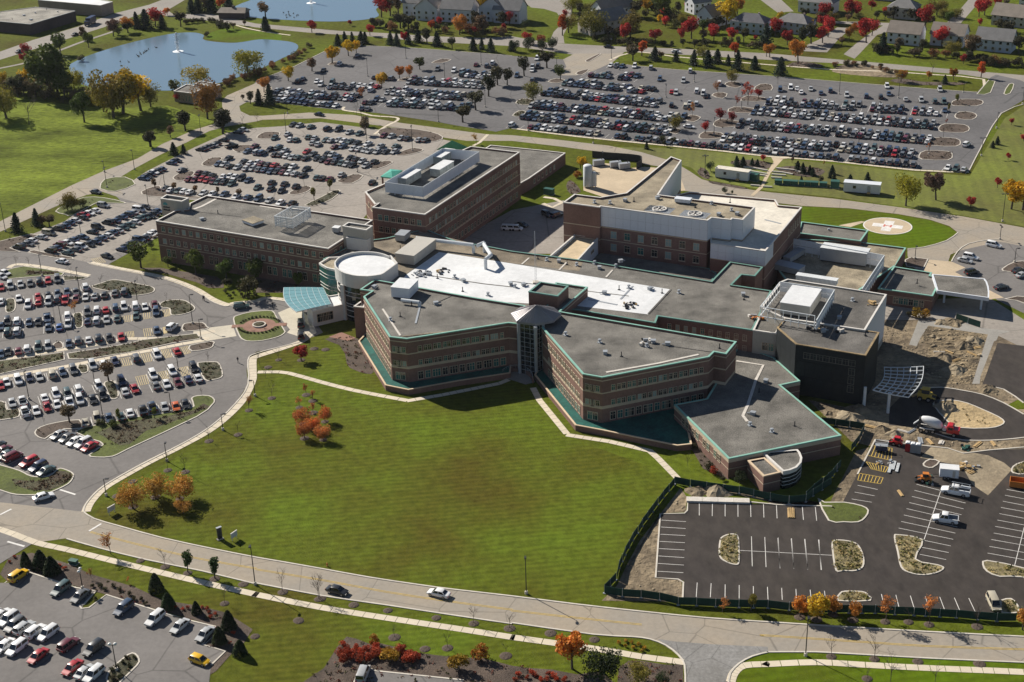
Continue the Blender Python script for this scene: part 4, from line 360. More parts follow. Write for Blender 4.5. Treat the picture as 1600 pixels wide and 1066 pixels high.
L_ = [(-52.8,246.9,9.6,'l'),(1.3,240.9,9,'l'),(51.8,218.6,9,'l'),(-74.4,220.5,5.9,'d'),(-87.4,247.3,3,'d'),(-127.6,403.1,7.4,'l'),(-107.9,391.9,7.2,'l'),(-142.3,416.2,7.2,'l'),
(-89.2,376.8,9,'l'),(-126.6,379.2,5.8,'l'),(-85,366.4,6,'l'),(-165.6,456.6,10.2,'l'),(-142.1,498.6,7.4,'l'),(-123.1,478.1,7.7,'l'),(-121.8,499.4,4.4,'l'),(-139.4,451.4,4.4,'l'),
(-70.2,313,4.2,'l'),(-80.8,298.6,4.4,'l'),(-91.3,283.6,4,'l'),(-122.5,332.7,7.8,'l'),(-107,338,5,'l'),(-101.2,321.7,6.4,'l'),(-84.5,323.1,5.7,'l'),(-87.5,347.1,4.4,'l'),
(-65,330.6,3.8,'l'),(-136.7,518.4,7.8,'l'),(-119.7,560.3,8,'l'),(-147.3,516.6,3.8,'l'),(-45,672.5,8.8,'l'),(-60.4,642.3,8.2,'l'),(-25.9,632.7,7.4,'l'),(-10.1,656.3,8.3,'l'),
(-76.3,612.1,9.2,'l'),(-41.9,605.7,5,'l'),(-26.6,568.2,6.8,'l'),(-57.7,573.8,8.2,'l'),(-53.3,544.9,9.1,'l'),(-35.1,530.8,9.8,'l'),(-86.4,561.1,7.4,'l'),(-53.9,507.6,7.4,'l'),
(-89,586.4,5.6,'l'),(-8,587.1,7,'l'),(49.1,660.9,9,'l'),(51,640.3,5.2,'l'),(81.3,616.1,7.9,'l'),(66.7,593.4,5.6,'l'),(23.7,647.8,3.8,'l'),(32.8,533,5.5,'l'),(8.8,552.3,6,'l'),
(50.8,559.9,6,'l'),(94.9,573.4,6.8,'l'),(79.2,539.6,7.1,'l'),(34.7,508.3,4.1,'l'),(70,495.7,6.1,'l'),(137.8,590.4,8.3,'l'),(160,581.7,9.8,'l'),(188,587.2,4.2,'l'),(147.4,560.8,4.7,'l'),
(123.8,565.6,6,'l'),(130.3,522.1,6.3,'l'),(152.4,508.1,4.4,'l'),(206,568.2,6.7,'l'),(185.9,536.9,6.4,'l'),(170.3,504.4,6.8,'l'),(156.8,437.6,9.4,'l'),(151.2,422.3,3.3,'l'),
(121.4,408.5,3,'l'),(149.7,403.6,2.2,'l'),(69.5,492.5,7.2,'l')]
BL_ = [{'n':'west_wing','l':'long brown brick west wing with flat gravel roof beside west lot','c':'building','z0':0,'z1':13.25,'o':[(-108,425.7),(-103.6,434.8),(-99.9,435.5),(-100.5,440.8),
(-96.4,448.1),(-41.1,420.5),(-52.3,397.6)],'w':'brick','cp':'cop_white','rf':'gravel','pa':0.5,'b':[(9.15,0.22,'limestone'),(5.3,0.22,'limestone'),
(12.3,0.18,'limestone')],'f':[((-108,425.7),(-52.3,397.6),[(10.9,1.6,1.4,23,1,0,0.02,0.98,'w'),(7,1.6,1.4,23,1,0,0.02,0.98,'w'),(3.2,2.6,1.5,11,2,1.9,0.03,0.97,'g')]),((-52.3,397.6),
(-47.8,406.7),[(10.9,1.5,1.3,2,1,0,0.2,0.8,'w'),
(7,1.5,1.3,2,1,0,0.2,0.8,'w')])],'ch':0.2},{'n':'sign_tower','l':'beige stair tower carrying a teal emblem at the west wing corner','c':'tower','z0':0,'z1':16.2,'o':[(-108.7,437.9),
(-107.5,441.5),(-99.7,437.6),
(-101.3,434.4)],'w':'stucco','cp':'cop_white','rf':'gravel','pa':0.7,'b':[],'f':[],'ch':0.2},{'n':'stair_penthouse','l':'tall beige stair penthouse at east end of the west wing','c':'penthouse','z0':10,'z1':17.3,'o':[(-48.6,405.1),
(-47.1,408.1),(-39.7,404.5),
(-41.3,401)],'w':'stucco','cp':'cop_white','rf':'gravel','pa':0.5,'b':[],'f':[],'ch':0.2},{'n':'stair_annex','l':'low white stucco box in front of the stair penthouse','c':'roof room','z0':10,'z1':14.2,'o':[(-47.6,403.6),
(-41.2,400.9),(-40.4,402.6),
(-47,405.2)],'w':'stucco_white','cp':'cop_white','rf':'gravel','pa':0.3,'b':[],'f':[],'ch':0.2},{'n':'north_block','l':'four storey brown brick block with white roof screen and air handlers','c':'building','z0':0,'z1':16.5,'o':[(-44.5,437.4),
(-40.6,425.7),(-39.5,426.3),(-41.2,422.8),(-24.9,415),(4.5,473.3),(-12,481.4)],'w':'brick','cp':'cop_white','rf':'gravel','pa':0.5,'b':[(12.6,0.2,'limestone'),(8.8,0.2,'limestone'),
(5,0.3,'limestone')],'f':[((-41.2,422.8),(-24.9,415),[(13.6,1.9,1.5,7,1,0,0.08,0.95,'w'),(9.8,1.9,1.5,7,1,0,0.08,0.95,'w')]),((-24.9,415),
(4.5,473.3),[(13.7,1.7,1.2,16,2,1.9,0.03,0.97,'w'),(10,1.7,1.2,16,2,1.9,0.03,0.97,'w'),(6.4,1.7,1.2,16,2,1.9,0.03,0.97,'w'),(2.4,2,1.4,14,2,2.1,0.03,0.97,'g')]),((-44.5,437.4),
(-40.6,425.7),[(13.7,1.7,1.2,2,1,0,0.2,0.8,'w')])],'ch':0.2},{'n':'north_annex','l':'single storey brown annex with grey roof beyond the north block','c':'building','z0':0,'z1':4.4,'o':[(4.4,476.6),
(7.6,481.7),(18.1,502.5),(21.3,508.9),(12.1,513.3),(-5.7,521),(-11.8,509.5)],'w':'brick','cp':'cop_white','rf':'gravel','pa':0.25,'b':[],'f':[((7.6,481.7),
(18.1,502.5),[(2.2,1.6,1.3,6,1,0,0.1,0.95,'w')])],'ch':0.2},{'n':'surgery_block','l':'tall brown block topped with pale blue panels and roof fans','c':'building','z0':0,'z1':20.3,'o':[(16.4,411.4),
(20.1,418.4),(27.5,414.8),(35.5,418),(52.7,451.8),(55.6,447.6),(44.9,415.6),(71.6,402.2),(66.5,392),(63.7,393.4),(63.2,392.3),(58,394.6),(56.5,392.3),(27.2,407),
(26.8,406.2)],'w':'brick','cp':'cop_white','rf':'gravel_tan','pa':0.5,'b':[(13.85,0.25,'limestone'),(9.9,0.22,'limestone')],'f':[((27.2,407),
(56.5,392.3),[(11.9,2.2,1.9,7,1,0,0.06,0.97,'w'),
(8,2.2,1.9,7,1,0,0.06,0.97,'w')])],'ch':0.2},{'n':'surgery_east','l':'lower east part of the surgery block with pale roof','c':'building','z0':0,'z1':14.2,'o':[(57.3,390.3),(71.6,382.8),
(75.1,390),(88.5,417.7),(81.9,420.1),(81.8,425),(56.8,434.6),(46.3,428.6),(58.5,399.1)],'w':'brick','cp':'cop_white','rf':'roof_pale','pa':0.5,'b':[(9.5,0.2,'limestone'),
(5.6,0.2,'limestone')],'f':[((75.1,390),
(88.5,417.7),[(11.2,1.9,0.9,6,1,0,0.5,0.97,'w')])],'ch':0.2},{'n':'white_box_annex','l':'white walled roof box with tan roof left of surgery windows','c':'building','z0':0,'z1':10.5,'o':[(11,392.4),
(19.6,410.2),(26.5,406.9),(19.2,388.9)],'w':'panel_white','cp':'cop_white','rf':'roof_tan','pa':0.8,'b':[],'f':[((19.2,388.9),
(26.5,406.9),[(8.3,1,2.6,1,1,0,0.7,0.7,'g')])],'ch':0.2},{'n':'link_roof','l':'low dark link roof below the surgery block windows','c':'building','z0':0,'z1':5.8,'o':[(19.7,399.4),
(27,410.1),(57.3,391.9),(59,387.6),(51.1,368.9),
(15,385.4)],'w':'brick','cp':'cop_teal','rf':'gravel','pa':0.2,'b':[],'f':[],'ch':0.2},{'n':'central_block','l':'broad low central block with gravel and white membrane roofs','c':'building','z0':0,'z1':11,'o':[(-53.7,395.2),
(-44.6,408.3),(-36.4,410.8),(-25.2,417.4),(-15.7,406.4),(-5.3,400.8),(0.8,397),(20.9,388.1),(54.8,369.9),(61.9,383.6),(70.4,379),(67.2,372.7),(63.7,374),(59.9,367),(69.9,362.1),
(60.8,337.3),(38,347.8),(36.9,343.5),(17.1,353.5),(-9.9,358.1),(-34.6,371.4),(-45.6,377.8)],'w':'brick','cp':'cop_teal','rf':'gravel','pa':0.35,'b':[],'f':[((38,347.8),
(61,337.3),[(8.6,1.6,1.1,10,1,0,0.08,0.96,'w'),
(5.6,1.6,1.1,10,1,0,0.08,0.96,'w')])],'ch':0.2},{'n':'concrete_link','l':'grey concrete link bay between the central block and black addition','c':'building','z0':0,'z1':11.2,'o':[(60.8,336.9),
(66.3,334.4),(70.1,344.1),(68.8,358.5)],'w':'stucco','cp':'cop_white','rf':'gravel','pa':0.3,'b':[],'f':[((60.8,336.9),
(66.3,334.4),[(7.2,2.2,1.8,2,1,0,0.45,0.9,'g')])],'ch':0.2},{'n':'front_west_wing','l':'three storey angled brick wing with teal coping left of atrium','c':'building','z0':0,'z1':13.4,'o':[(-37,372.7),
(-40.5,366),(-37.2,364.6),(-39.2,361),(-30.6,334.7),(-26.2,333.2),(-0.8,341.1),(1.4,340.3),(3.5,342.4),(3.7,351.7),
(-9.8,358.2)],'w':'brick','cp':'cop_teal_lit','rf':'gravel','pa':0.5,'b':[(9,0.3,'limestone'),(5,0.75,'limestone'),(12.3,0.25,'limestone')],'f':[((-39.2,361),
(-30.6,334.7),[(10.25,1.6,1.05,8,2,1.5,0.04,0.96,'w'),(6.35,1.6,1.05,8,2,1.5,0.04,0.96,'w'),(2.85,2.2,1.5,5,3,1.9,0.04,0.96,'g')]),((-30.6,334.7),
(-26.2,333.2),[(10.25,1.6,1.05,2,2,1.5,0.25,0.75,'w'),(6.35,1.6,1.05,2,2,1.5,0.25,0.75,'w'),(2.85,2.2,1.5,2,1,1.9,0.25,0.75,'g')]),((-26.2,333.2),
(-0.8,341.1),[(10.25,1.6,1.05,9,2,1.5,0.1,0.95,'w'),(6.35,1.6,1.05,9,2,1.5,0.1,0.95,'w'),
(2.85,2.2,1.5,5,3,1.9,0.1,0.95,'g')])],'ch':0.2},{'n':'front_east_wing','l':'three storey angled brick wing with teal coping right of atrium','c':'building','z0':0,'z1':13.4,'o':[(7.7,337.4),
(16.4,310.4),(20.8,308.3),(47.1,317.6),(48.7,320.3),(51.4,318.9),(54.9,325.7),(12.6,347.2),(20.7,362.8),(12.3,366.7),(9.1,350.2),
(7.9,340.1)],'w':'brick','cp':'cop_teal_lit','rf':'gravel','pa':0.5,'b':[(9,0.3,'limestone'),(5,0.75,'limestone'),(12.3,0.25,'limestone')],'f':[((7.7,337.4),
(16.4,310.4),[(10.25,1.6,1.05,7,2,1.5,0.14,0.94,'w'),(6.35,1.6,1.05,7,2,1.5,0.14,0.94,'w'),(2.85,2.2,1.5,4,3,1.9,0.14,0.94,'g')]),((16.4,310.4),
(20.8,308.3),[(10.25,1.6,1.05,2,2,1.5,0.25,0.75,'w'),(6.35,1.6,1.05,2,2,1.5,0.25,0.75,'w'),(2.85,2.2,1.5,2,1,1.9,0.25,0.75,'g')]),((20.8,308.3),
(47.1,317.6),[(10.25,1.6,1.05,9,2,1.5,0.08,0.95,'w'),(6.35,1.6,1.05,9,2,1.5,0.08,0.95,'w'),
(2.85,2.2,1.5,5,3,1.9,0.08,0.95,'g')])],'ch':0.2},{'n':'lift_penthouse','l':'dark brick lift penthouse behind the metal hip roof','c':'penthouse','z0':10.6,'z1':16.3,'o':[(4.7,354.1),
(8,360.5),(15.3,357.1),
(12.2,350.5)],'w':'brick','cp':'cop_teal','rf':'gravel','pa':0.5,'b':[],'f':[],'ch':0.2},{'n':'entry_porch','l':'narrow dark brick porch at the corner of front west wing','c':'building','z0':0,'z1':9.3,'o':[(-42.4,364.1),
(-40.8,367.3),(-39.3,365.4),
(-39.5,363.1)],'w':'brick','cp':'cop_white','rf':'gravel','pa':0.3,'b':[],'f':[],'ch':0.2},{'n':'glazed_vestibule','l':'white roofed entrance vestibule under the blue glass canopy','c':'vestibule','z0':0,'z1':4.7,'o':[(-52.3,382.4),
(-47.6,384),(-46.4,376.6),(-54.8,372.1),(-56.8,375.7)],'w':'stucco_white','cp':'cop_white','rf':'roof_white','pa':0.2,'b':[],'f':[((-54.8,372.1),
(-46.4,376.6),[(2.3,2.6,2,3,1,0,0.15,0.6,'g')])],'ch':0.2},{'n':'low_east_wing','l':'low brick wing with broad gravel roof and teal coping by lawn','c':'building','z0':0,'z1':5.05,'o':[(38,309.4),
(47,282.9),(73.8,291.9),(64.7,317.9),(69.8,319.8),(65.8,333.2),(58.3,341.6),(46,312)],'w':'brick','cp':'cop_teal_lit','rf':'gravel','pa':0.2,'b':[(4,0.8,'limestone'),
(2.3,0.15,'limestone')],'f':[((38,309.4),
(47,282.9),[(2.9,2,1.5,4,2,1.9,0.12,0.9,'g')])],'ch':0.2},{'n':'porch_block','l':'small brick porch with tan front at the low wing corner','c':'porch','z0':0,'z1':4.3,'o':[(51.3,283.1),
(53.6,276.1),(57.6,277.6),
(55.2,284.2)],'w':'brick','cp':'cop_tan','rf':'gravel','pa':0.2,'b':[(2.2,0.15,'limestone')],'f':[],'ch':0.2},{'n':'curved_bay','l':'curved white and glass bay on the low wing','c':'bay','z0':0,'z1':4.5,'o':[(55,286.3),
(58.1,277.6),(59.6,278),(61.3,279.1),(62.7,281.2),(63.3,283.3),(63.3,285.7),(63,287)],'w':'glass_dark','cp':'cop_white','rf':'gravel','pa':0.25,'b':[(3.6,0.85,'cop_white'),
(2.7,0.14,'cop_white'),(1.8,0.14,'cop_white'),
(0.9,0.14,'cop_white')],'f':[],'ch':0.2},{'n':'black_addition','l':'unfinished black wrapped addition beside the steel canopy frame','c':'building','z0':0,'z1':13.5,'o':[(66.1,332.9),
(69.2,338.7),(90.5,328.3),(84.2,315.5),(69,323)],'w':'blackwrap','cp':'cop_wood','rf':'gravel_dark','pa':0.15,'b':[],'f':[((69,323),(84.2,315.5),[(10.9,1.7,1.75,8,1,0,0.12,0.86,'d'),
(8.6,2,1.6,1,1,0,0.82,0.82,'d'),(6.3,2,1.6,1,1,0,0.82,0.82,'d'),
(4,2,1.6,1,1,0,0.82,0.82,'d')])],'ch':0.18},{'n':'plant_block','l':'grey roofed plant block with metal roof screens behind black addition','c':'building','z0':0,'z1':13.9,'o':[(87.1,329),
(97.7,350.6),(84.9,357.5),(74.2,363),(72.2,361.4),(64.1,344.8),
(68.9,337.5)],'w':'stucco','cp':'cop_white','rf':'gravel_dark','pa':0.3,'b':[],'f':[],'ch':0.2},{'n':'helipad_annex','l':'low flat annex with teal coping beside the helipad lawn','c':'building','z0':0,'z1':5.5,'o':[(90.8,428.5),
(109.5,419.2),(105.2,410.5),
(88,418.8)],'w':'brick','cp':'cop_teal_lit','rf':'gravel','pa':0.4,'b':[],'f':[],'ch':0.2},{'n':'plant_roof_block','l':'low block with sunny gravel roof inside tall roof screens','c':'building','z0':0,'z1':4.5,'o':[(86.4,416.8),
(105.5,412.2),(117.8,406.4),(110.7,391.8),(110.7,392.4),(93.9,372.2),(78.3,383.6),
(77.3,393.3)],'w':'brick','cp':'cop_teal_lit','rf':'gravel_tan','pa':0.4,'b':[],'f':[],'ch':0.2},{'n':'emergency_block','l':'small brick emergency block with teal coping and glass front','c':'building','z0':0,'z1':4.6,'o':[(110.6,392),
(120.1,386.6),(119,384.3),(122,382.9),(115.8,369.9),(102.3,376.4)],'w':'brick','cp':'cop_teal_lit','rf':'gravel','pa':0.4,'b':[(3,0.12,'limestone')],'f':[((102.3,376.4),
(115.8,369.9),[(1.8,2,1.6,6,1,0,0.3,0.85,'g')])],'ch':0.2},{'n':'pump_house','l':'small beige pump house with two flat roofs by the pond','c':'pump house','z0':0,'z1':4.6,'o':[(-139.8,610.2),
(-136.3,620.8),(-127.4,614.5),(-130.8,605.4)],'w':'brick_tan','cp':'cop_white','rf':'gravel','pa':0.3,'b':[],'f':[((-139.8,610.2),
(-130.8,605.4),[(2,2.6,0.9,4,1,0,0.2,0.9,'g')])],'ch':0.2},{'n':'pump_house','l':'taller rear block of the pond pump house','c':'pump house','z0':0,'z1':5.6,'o':[(-132.2,617.9),
(-130.1,621.6),(-120.6,614.7),
(-123.3,611.6)],'w':'brick_tan','cp':'cop_white','rf':'gravel','pa':0.3,'b':[],'f':[],'ch':0.2},{'n':'warehouse','l':'long dark warehouse with grey flat roof beside the road','c':'warehouse','z0':0,'z1':5.5,'o':[(-238.6,744.8),
(-223.1,773.5),(-247.7,786.6),(-272.6,772.2),
(-268.6,759.4)],'w':'brick_dark','cp':'cop_grey','rf':'roof_grey','pa':0.15,'b':[],'f':[],'ch':0.2},{'n':'warehouse','l':'pale roofed warehouse behind the orange roadside trees','c':'warehouse','z0':0,'z1':6,'o':[(-250.8,802.6),
(-212.1,783.2),(-207.8,791.9),(-234.7,812.8),(-255.8,822.3)],'w':'brick_tan','cp':'cop_white','rf':'roof_white','pa':0.15,'b':[],'f':[],'ch':0.2}]
ROT_ = [(-34,387.4),(-35.1,388.6),(-36.2,389.6),(-37.5,390.4),(-38.9,391),(-40.3,391.3),(-41.7,391.5),(-43,391.4),(-44.3,391),(-45.5,390.4),(-46.6,389.6),(-47.5,388.6),(-48.2,387.5),
(-48.7,386.2),(-49,384.8),(-49.1,383.4),(-48.9,381.9),(-48.6,380.4),(-48,379),(-47.3,377.7),(-46.4,376.4),(-45.4,375.3),(-44.2,374.4),(-43,373.6),(-41.7,373.1),(-40.3,372.8),(-39,372.6),
(-37.7,372.8),(-36.5,373.1),(-35.3,373.6),(-34.5,374.7),(-31.2,381.7),(-33.4,387.7)]
GW_ = [(-54.3,390.6),(-53.7,389.6),(-52.8,388.2),(-51.9,387),(-51,386.3),(-50.2,385.8),(-49.4,385.4),(-48.7,385.1),(-48,384.9),(-47.5,384.8),(-46.2,395.1),(-52,394.9)]
ATR_ = {'apex':[6.31,339.93],'eave':[(-0.1,344.4),(1.3,339.2),(5.9,337.3),(10.6,338.8),(12.8,343),(11.1,347.4),(7,349.3),(2.4,348.1)]}
ATRB_ = [(1.8,339.2),(6,336.9),(7.9,338.8),(8.1,344.8),(2.7,345.2)]
CAN_ = [(-64.7,388.4),(-53.2,386.3),(-49.8,374.7),(-59,371.1)]
FRM_ = [(91.4,324.5),(101,324.3),(93.3,308.7),(85.9,313)]
FRMP_ = [(89.5,311.4),(84.5,314.7)]
ERC_ = [(119.5,384.5),(133.1,380),(133.1,377.8),(132.5,374.4),(131.5,370.5),(130.2,366.5),(117.7,372.6)]
ERP_ = [(129.5,370.2),(120.8,375.6)]
TER_ = [[(-41.2,358.6),(-32.2,331.6),(-26.3,328.6),(-13.9,332.8),(-0.7,336.4),(-0.1,345),(-5.1,351.2),(-32.5,385.3)],
[(5.5,334.9),(14.4,307.3),(20.4,304.5),(37.2,295.9),(40.6,296.4),
(41.1,327.3),(21.4,343.5),(10.1,352.1)]]
STEP_ = [(-2.3,338.3),(0.6,340.4),(4.7,338.2),(5.6,333.6),(3.1,332.4),(-1.9,336.4)]
WR_ = [(-20.4,398.8),(0.7,388.1),(43.5,365.8),(35.6,349.8),(17.2,356.8),(-10,362.3),(-31.2,374.1),(-29,382.3)]
WR2_ = [(-44.2,408.1),(-25.2,416.1),(-5.3,400.7),(0.8,396.6),(20.8,387.8),(19.4,380.9),(0.7,388.4),(-20.4,399.1),(-29.1,382.9),(-35,377.8),(-38.9,394.9)]
PCH_ = [(-38.6,421.4)]
PYR_ = ([(-24.2,490),(-16.9,489.4),(-12.1,490),(-18.9,494.3)],
[-18.45,487.46])
PYR2_ = [(-44,489.3),(-41,497.2),(-36.7,495.3),(-39.8,487.2)]
SCR_ = [('white solid roof screen around the three air handlers','panel',[(-38,436.3),(-21.1,469.4),(-8.9,464.7),(-26,430.6)],16.6,19.8),
('silver louvred screen on legs on the west wing roof','louvre',[(-69.9,415.6),(-65.8,424.2),(-59.9,422.2),(-64.3,413.1)],14.2,17.2),
('long grid panel screen around the sunny plant roof','grid',[(84.2,406),(107.3,390.9),(95.4,367)],4.6,8.6),('open metal grid screen around the white plant unit','grid',[(70.4,353.4),
(83.2,347.1),(74.8,328.5)],14.2,17.2),('open metal rail frame on the plant roof edge','rail',[(75,331.2),(62.6,337.8),(70.3,353.3)],14,17.2)]
BX_ = [('air_handler','white topped air handler nearest the front of the white roof screen','air handler',(-31.2,446.8),1.1,9.5,3.6,2.7,16.2,'metal_grille','roof_white'),
('air_handler','white topped air handler on the right inside the white roof screen','air handler',(-20.9,454.7),1.1,9.5,3.6,2.7,16.2,'metal_grille','roof_white'),
('air_handler','white topped air handler at the back inside the white roof screen','air handler',(-20.8,467.3),1.1,9.5,3.6,2.7,16.2,'metal_grille','roof_white'),
('plant_room','long beige metal plant room on the roof beside rotunda','plant room',(-26.9,396.1),1.14,14,6,3,10.7,'panel_beige','panel_beige'),
('plant_room','white rooftop plant box on the front west wing','plant room',(-28.2,362.9),1.24,6.5,5.2,3,13,'panel_white','roof_white'),
('rooftop_unit','grey rooftop unit at the start of the white duct','rooftop unit',(-31.5,410.1),1.22,4.5,3,2,10.7,'metal_grey','metal_grey'),
('plant_unit','big white topped plant unit inside the open metal screen','plant unit',(74.1,344.5),1.13,12,7.5,3.2,13.7,'panel_beige','roof_white'),
('plant_unit','long grey plant unit with ribbed roof inside the grid screen','plant unit',(97.7,398),-0.47,13.5,4.5,4,4.3,'metal_grey','ribbed'),
('skylight_box','white square skylight kerb on the west wing roof','skylight',(-77.6,422.1),-0.78,5.2,4.2,1,12.8,'panel_white','gravel_tan'),
('roof_hatch','small white hatch box beside the stair penthouse','roof hatch',(-51.2,412.2),-0.37,1.9,1.9,1.6,12.8,'metal_grey','roof_white'),
('exhaust_box','pale blue exhaust box on the surgery roof','exhaust box',(51.6,409.3),-0.41,4.6,2.2,1.2,19.9,'panel_white','panel_white'),
('duct_box','white ribbed duct housing at the edge of plant block roof','duct housing',(82.4,364.5),-0.47,11,2,1.6,12,'ribbed','ribbed'),
('duct_run','blue-grey sheet duct in the shaded corner of the plant roof','duct',(83.5,401.1),0.89,9,2.2,1.8,4.3,'metal_grey','metal_grey'),
('duct_run','blocky grey duct base in the shaded corner of the plant roof','duct',(80.4,391.9),-0.67,8,4,1.8,4.3,'metal_grey','metal_grey'),
('site_office','white site office trailer left of the terraced garden','site trailer',(78.6,487.5),-0.5,12,3.2,3.1,0.4,'panel_white','roof_pale'),
('site_office','white site office trailer by the yellow-green tree','site trailer',(119.4,469.3),-0.35,12,3.2,3.1,0.4,'panel_white','panel_white'),
('storage_box','dark green storage box beside the left site trailer','storage box',(85.6,485.1),-0.62,3,2.4,2.4,0,'green_metal','green_metal'),
('utility_box','first from left green utility cabinet in the row below the terraced garden','utility cabinet',(93.2,480.4),-0.3,2.4,1.8,1.5,0,'green_metal','green_metal'),
('utility_box','second from left green utility cabinet in the row below the terraced garden','utility cabinet',(96,479.7),-0.3,2.4,1.8,1.5,0,'green_metal','green_metal'),
('utility_box','third from left green utility cabinet in the row below the terraced garden','utility cabinet',(98.4,478.9),-0.3,2.4,1.8,1.5,0,'green_metal','green_metal'),
('utility_box','fourth from left green utility cabinet in the row below the terraced garden','utility cabinet',(100.8,478.3),-0.3,1.8,1.8,1.5,0,'green_metal','green_metal'),
('utility_box','fifth from left green utility cabinet in the row below the terraced garden','utility cabinet',(102.8,477.8),-0.3,1.8,1.8,1.5,0,'green_metal','green_metal'),
('utility_box','sixth from left green utility cabinet in the row below the terraced garden','utility cabinet',(105,477.2),-0.3,2.4,1.8,1.5,0,'green_metal','green_metal'),
('utility_box','seventh from left green utility cabinet in the row below the terraced garden','utility cabinet',(107.8,476.3),-0.3,2.4,1.8,1.5,0,'green_metal','green_metal'),
('utility_box','tall green utility cabinet right of the cabinet row','utility cabinet',(111.5,475),-0.3,2.8,2.2,2.4,0,'green_metal','green_metal'),
('utility_box','dark green utility box on grass beside the north annex','utility cabinet',(14.2,477.1),-0.53,3.4,1.6,2,0,'green_metal','green_metal'),
('utility_box','small green utility box on the verge above the front lot','utility cabinet',(-91.6,256.6),-0.36,1.7,1,0.8,0,'green_metal','green_metal'),
('portable_toilet','red portable toilet at the end of the row','portable toilet',(89.5,292.8),-0.39,1.15,1.15,2.2,0,'red_plastic','roof_white'),
('portable_toilet','grey portable toilet next to the red one','portable toilet',(90.5,292.2),-0.39,1.15,1.15,2.2,0,'grey_plastic','roof_white'),
('portable_toilet','grey portable toilet at the right end of the row','portable toilet',(91.6,291.8),-0.39,1.15,1.15,2.2,0,'grey_plastic','roof_white')]
H_ = [('grey gabled house complex nearest the street entrance',(49,716.2),0.55,22,11,6,'siding_tan','shingle_grey','g'),
('rear grey wing of the gabled house complex',(55.9,743.9),0.57,20,10,6,'siding_white','shingle_brown','g'),
('white house cut by the top edge beside the green yard',(99.9,751),0.44,10,9,6,'siding_white','shingle_grey','g'),
('white house with tall chimney-like bay beside the yellow tree',(104.3,722.8),0.7,14,10,6,'siding_white','shingle_grey','g'),
('pale blue house with dark hip roof',(119.5,705.1),-0.51,17,10,5.6,'siding_blue','shingle_dark','h'),
('grey house with wide hip roof among red trees',(140.8,702.3),-0.64,16,10,5.4,'siding_blue','shingle_grey','h'),
('white house at top edge above the grey hip roofed one',(160.2,744.4),-0.55,18,10,5.5,'siding_white','shingle_grey','h'),
('beige house at top edge behind the big red maple',(198.7,726.1),-0.51,14,10,5.5,'siding_tan','shingle_grey','h'),
('white house with round white patio table behind it',(186.7,674.4),-0.54,15,10,5.6,'siding_white','shingle_brown','g'),
('white house with crimson tree against its rear wall',(205.1,668.8),-0.54,15,10,5.6,'siding_white','shingle_brown','g'),
('blue-grey house at the right end of the row',(222.5,656.4),-0.54,16,10,5.6,'siding_blue','shingle_grey','g'),
('brown roofed house with dormers at the top right corner',(245,703.8),-0.64,16,11,5.2,'siding_tan','shingle_brown','g'),
('house roof at the top edge right of the side street',(268.2,740.6),-0.39,14,10,5,'siding_white','shingle_dark','g'),
('brown house cut by the top edge left of beige house',(198.5,770.2),-0.54,14,10,5,'siding_tan','shingle_brown','g'),
('first white townhouse gable in the row above the north road',(-45,767.3),-0.39,9,11,7,'siding_white','shingle_grey','g'),
('second white townhouse gable in the row above the north road',(-36.5,754.7),-0.39,12,11,7,'siding_white','shingle_tan','x'),
('third white townhouse gable in the row above the north road',(-21.4,748.9),-0.39,17,11,7,'siding_white','shingle_grey','g'),
('fourth white townhouse gable in the row above the north road',(-3.2,748.3),-0.39,14,11,7,'siding_white','shingle_tan','x'),
('fifth white townhouse gable in the row above the north road',(4.2,743.6),-0.39,14,11,7,'siding_white','shingle_grey','g')]
PAN_ = [('surgery_block',(27.2,407),(56.5,392.3),14.2,20.25,2.3,'panel_white',2),('surgery_block',(56.5,392.3),(58,394.6),14.2,20.25,2.3,'panel_white',2),('surgery_block',(58,394.6),
(63.2,392.3),14.2,20.25,2.3,'panel_white',2),('surgery_block',(63.2,392.3),(63.7,393.4),14.2,20.25,2.3,'panel_white',2),('surgery_block',(63.7,393.4),
(66.5,392),14.2,20.25,2.3,'panel_white',2),('surgery_block',(66.5,392),(71.6,402.2),14.2,20.25,2.3,'panel_white',2),('surgery_block',(44.9,415.6),
(55.6,447.6),11,20.25,3,'panel_white',2),('surgery_east',(57.3,390.3),(71.6,382.8),9.7,14.15,2.3,'panel_white',2),('surgery_east',(71.6,382.8),(75.1,390),9.7,14.15,2.3,'panel_white',2),
('black_addition',(66.1,332.9),(69,323),1,13.4,2.6,'blackwrap',3),('black_addition',(69,323),(84.2,315.5),1,13.4,2.6,'blackwrap',3),('plant_block',(87.1,329),
(97.7,350.6),2,13.7,1.5,'panel_white',1),('west_wing',(-80.9,412.5),(-79.1,411.6),1,12.2,3,'stucco',3)]
FE_ = [[(35,281.4),(38.3,279.9),(41.7,278.6),(45.1,277.4),(48.5,276.4),(51.4,274.8),(54.7,273.1),(58.5,271.6),(62.2,271.9),(64.2,274.3),(69.1,279.1)],
[(34.9,280.9),(30.4,272.7),(26.3,264.2),
(23.8,258.8),(21.8,253.5),(20.2,248.8),(19.2,244.6),(16.6,240.4)],
[(16.6,240.2),(20,238.9),(23.6,238.4),(27.1,237.4),(30.5,235.6),(34,235.2),(37.6,234.7),(42,234.2),(47.5,233.7),
(51.4,232.8),(57.4,231.6),(62.5,231.3),(67.4,231),(71,230.4),(74.5,229.9),(76.6,229.6),(79.2,229.2),(82.2,228.8),(86,228),(89.4,227.3),(93,227.2)],
[(62.5,273.2),(64.8,276.3),(67.4,279),
(70.3,282.6),(72.9,286.7)],
[(72.6,306.9),(75.8,305.9),(78.9,304.8),(82,303.4),(79.7,298.2),(76.7,293.3)],
[(120.9,364.1),(123.3,361.1),(125.8,358.2)]]
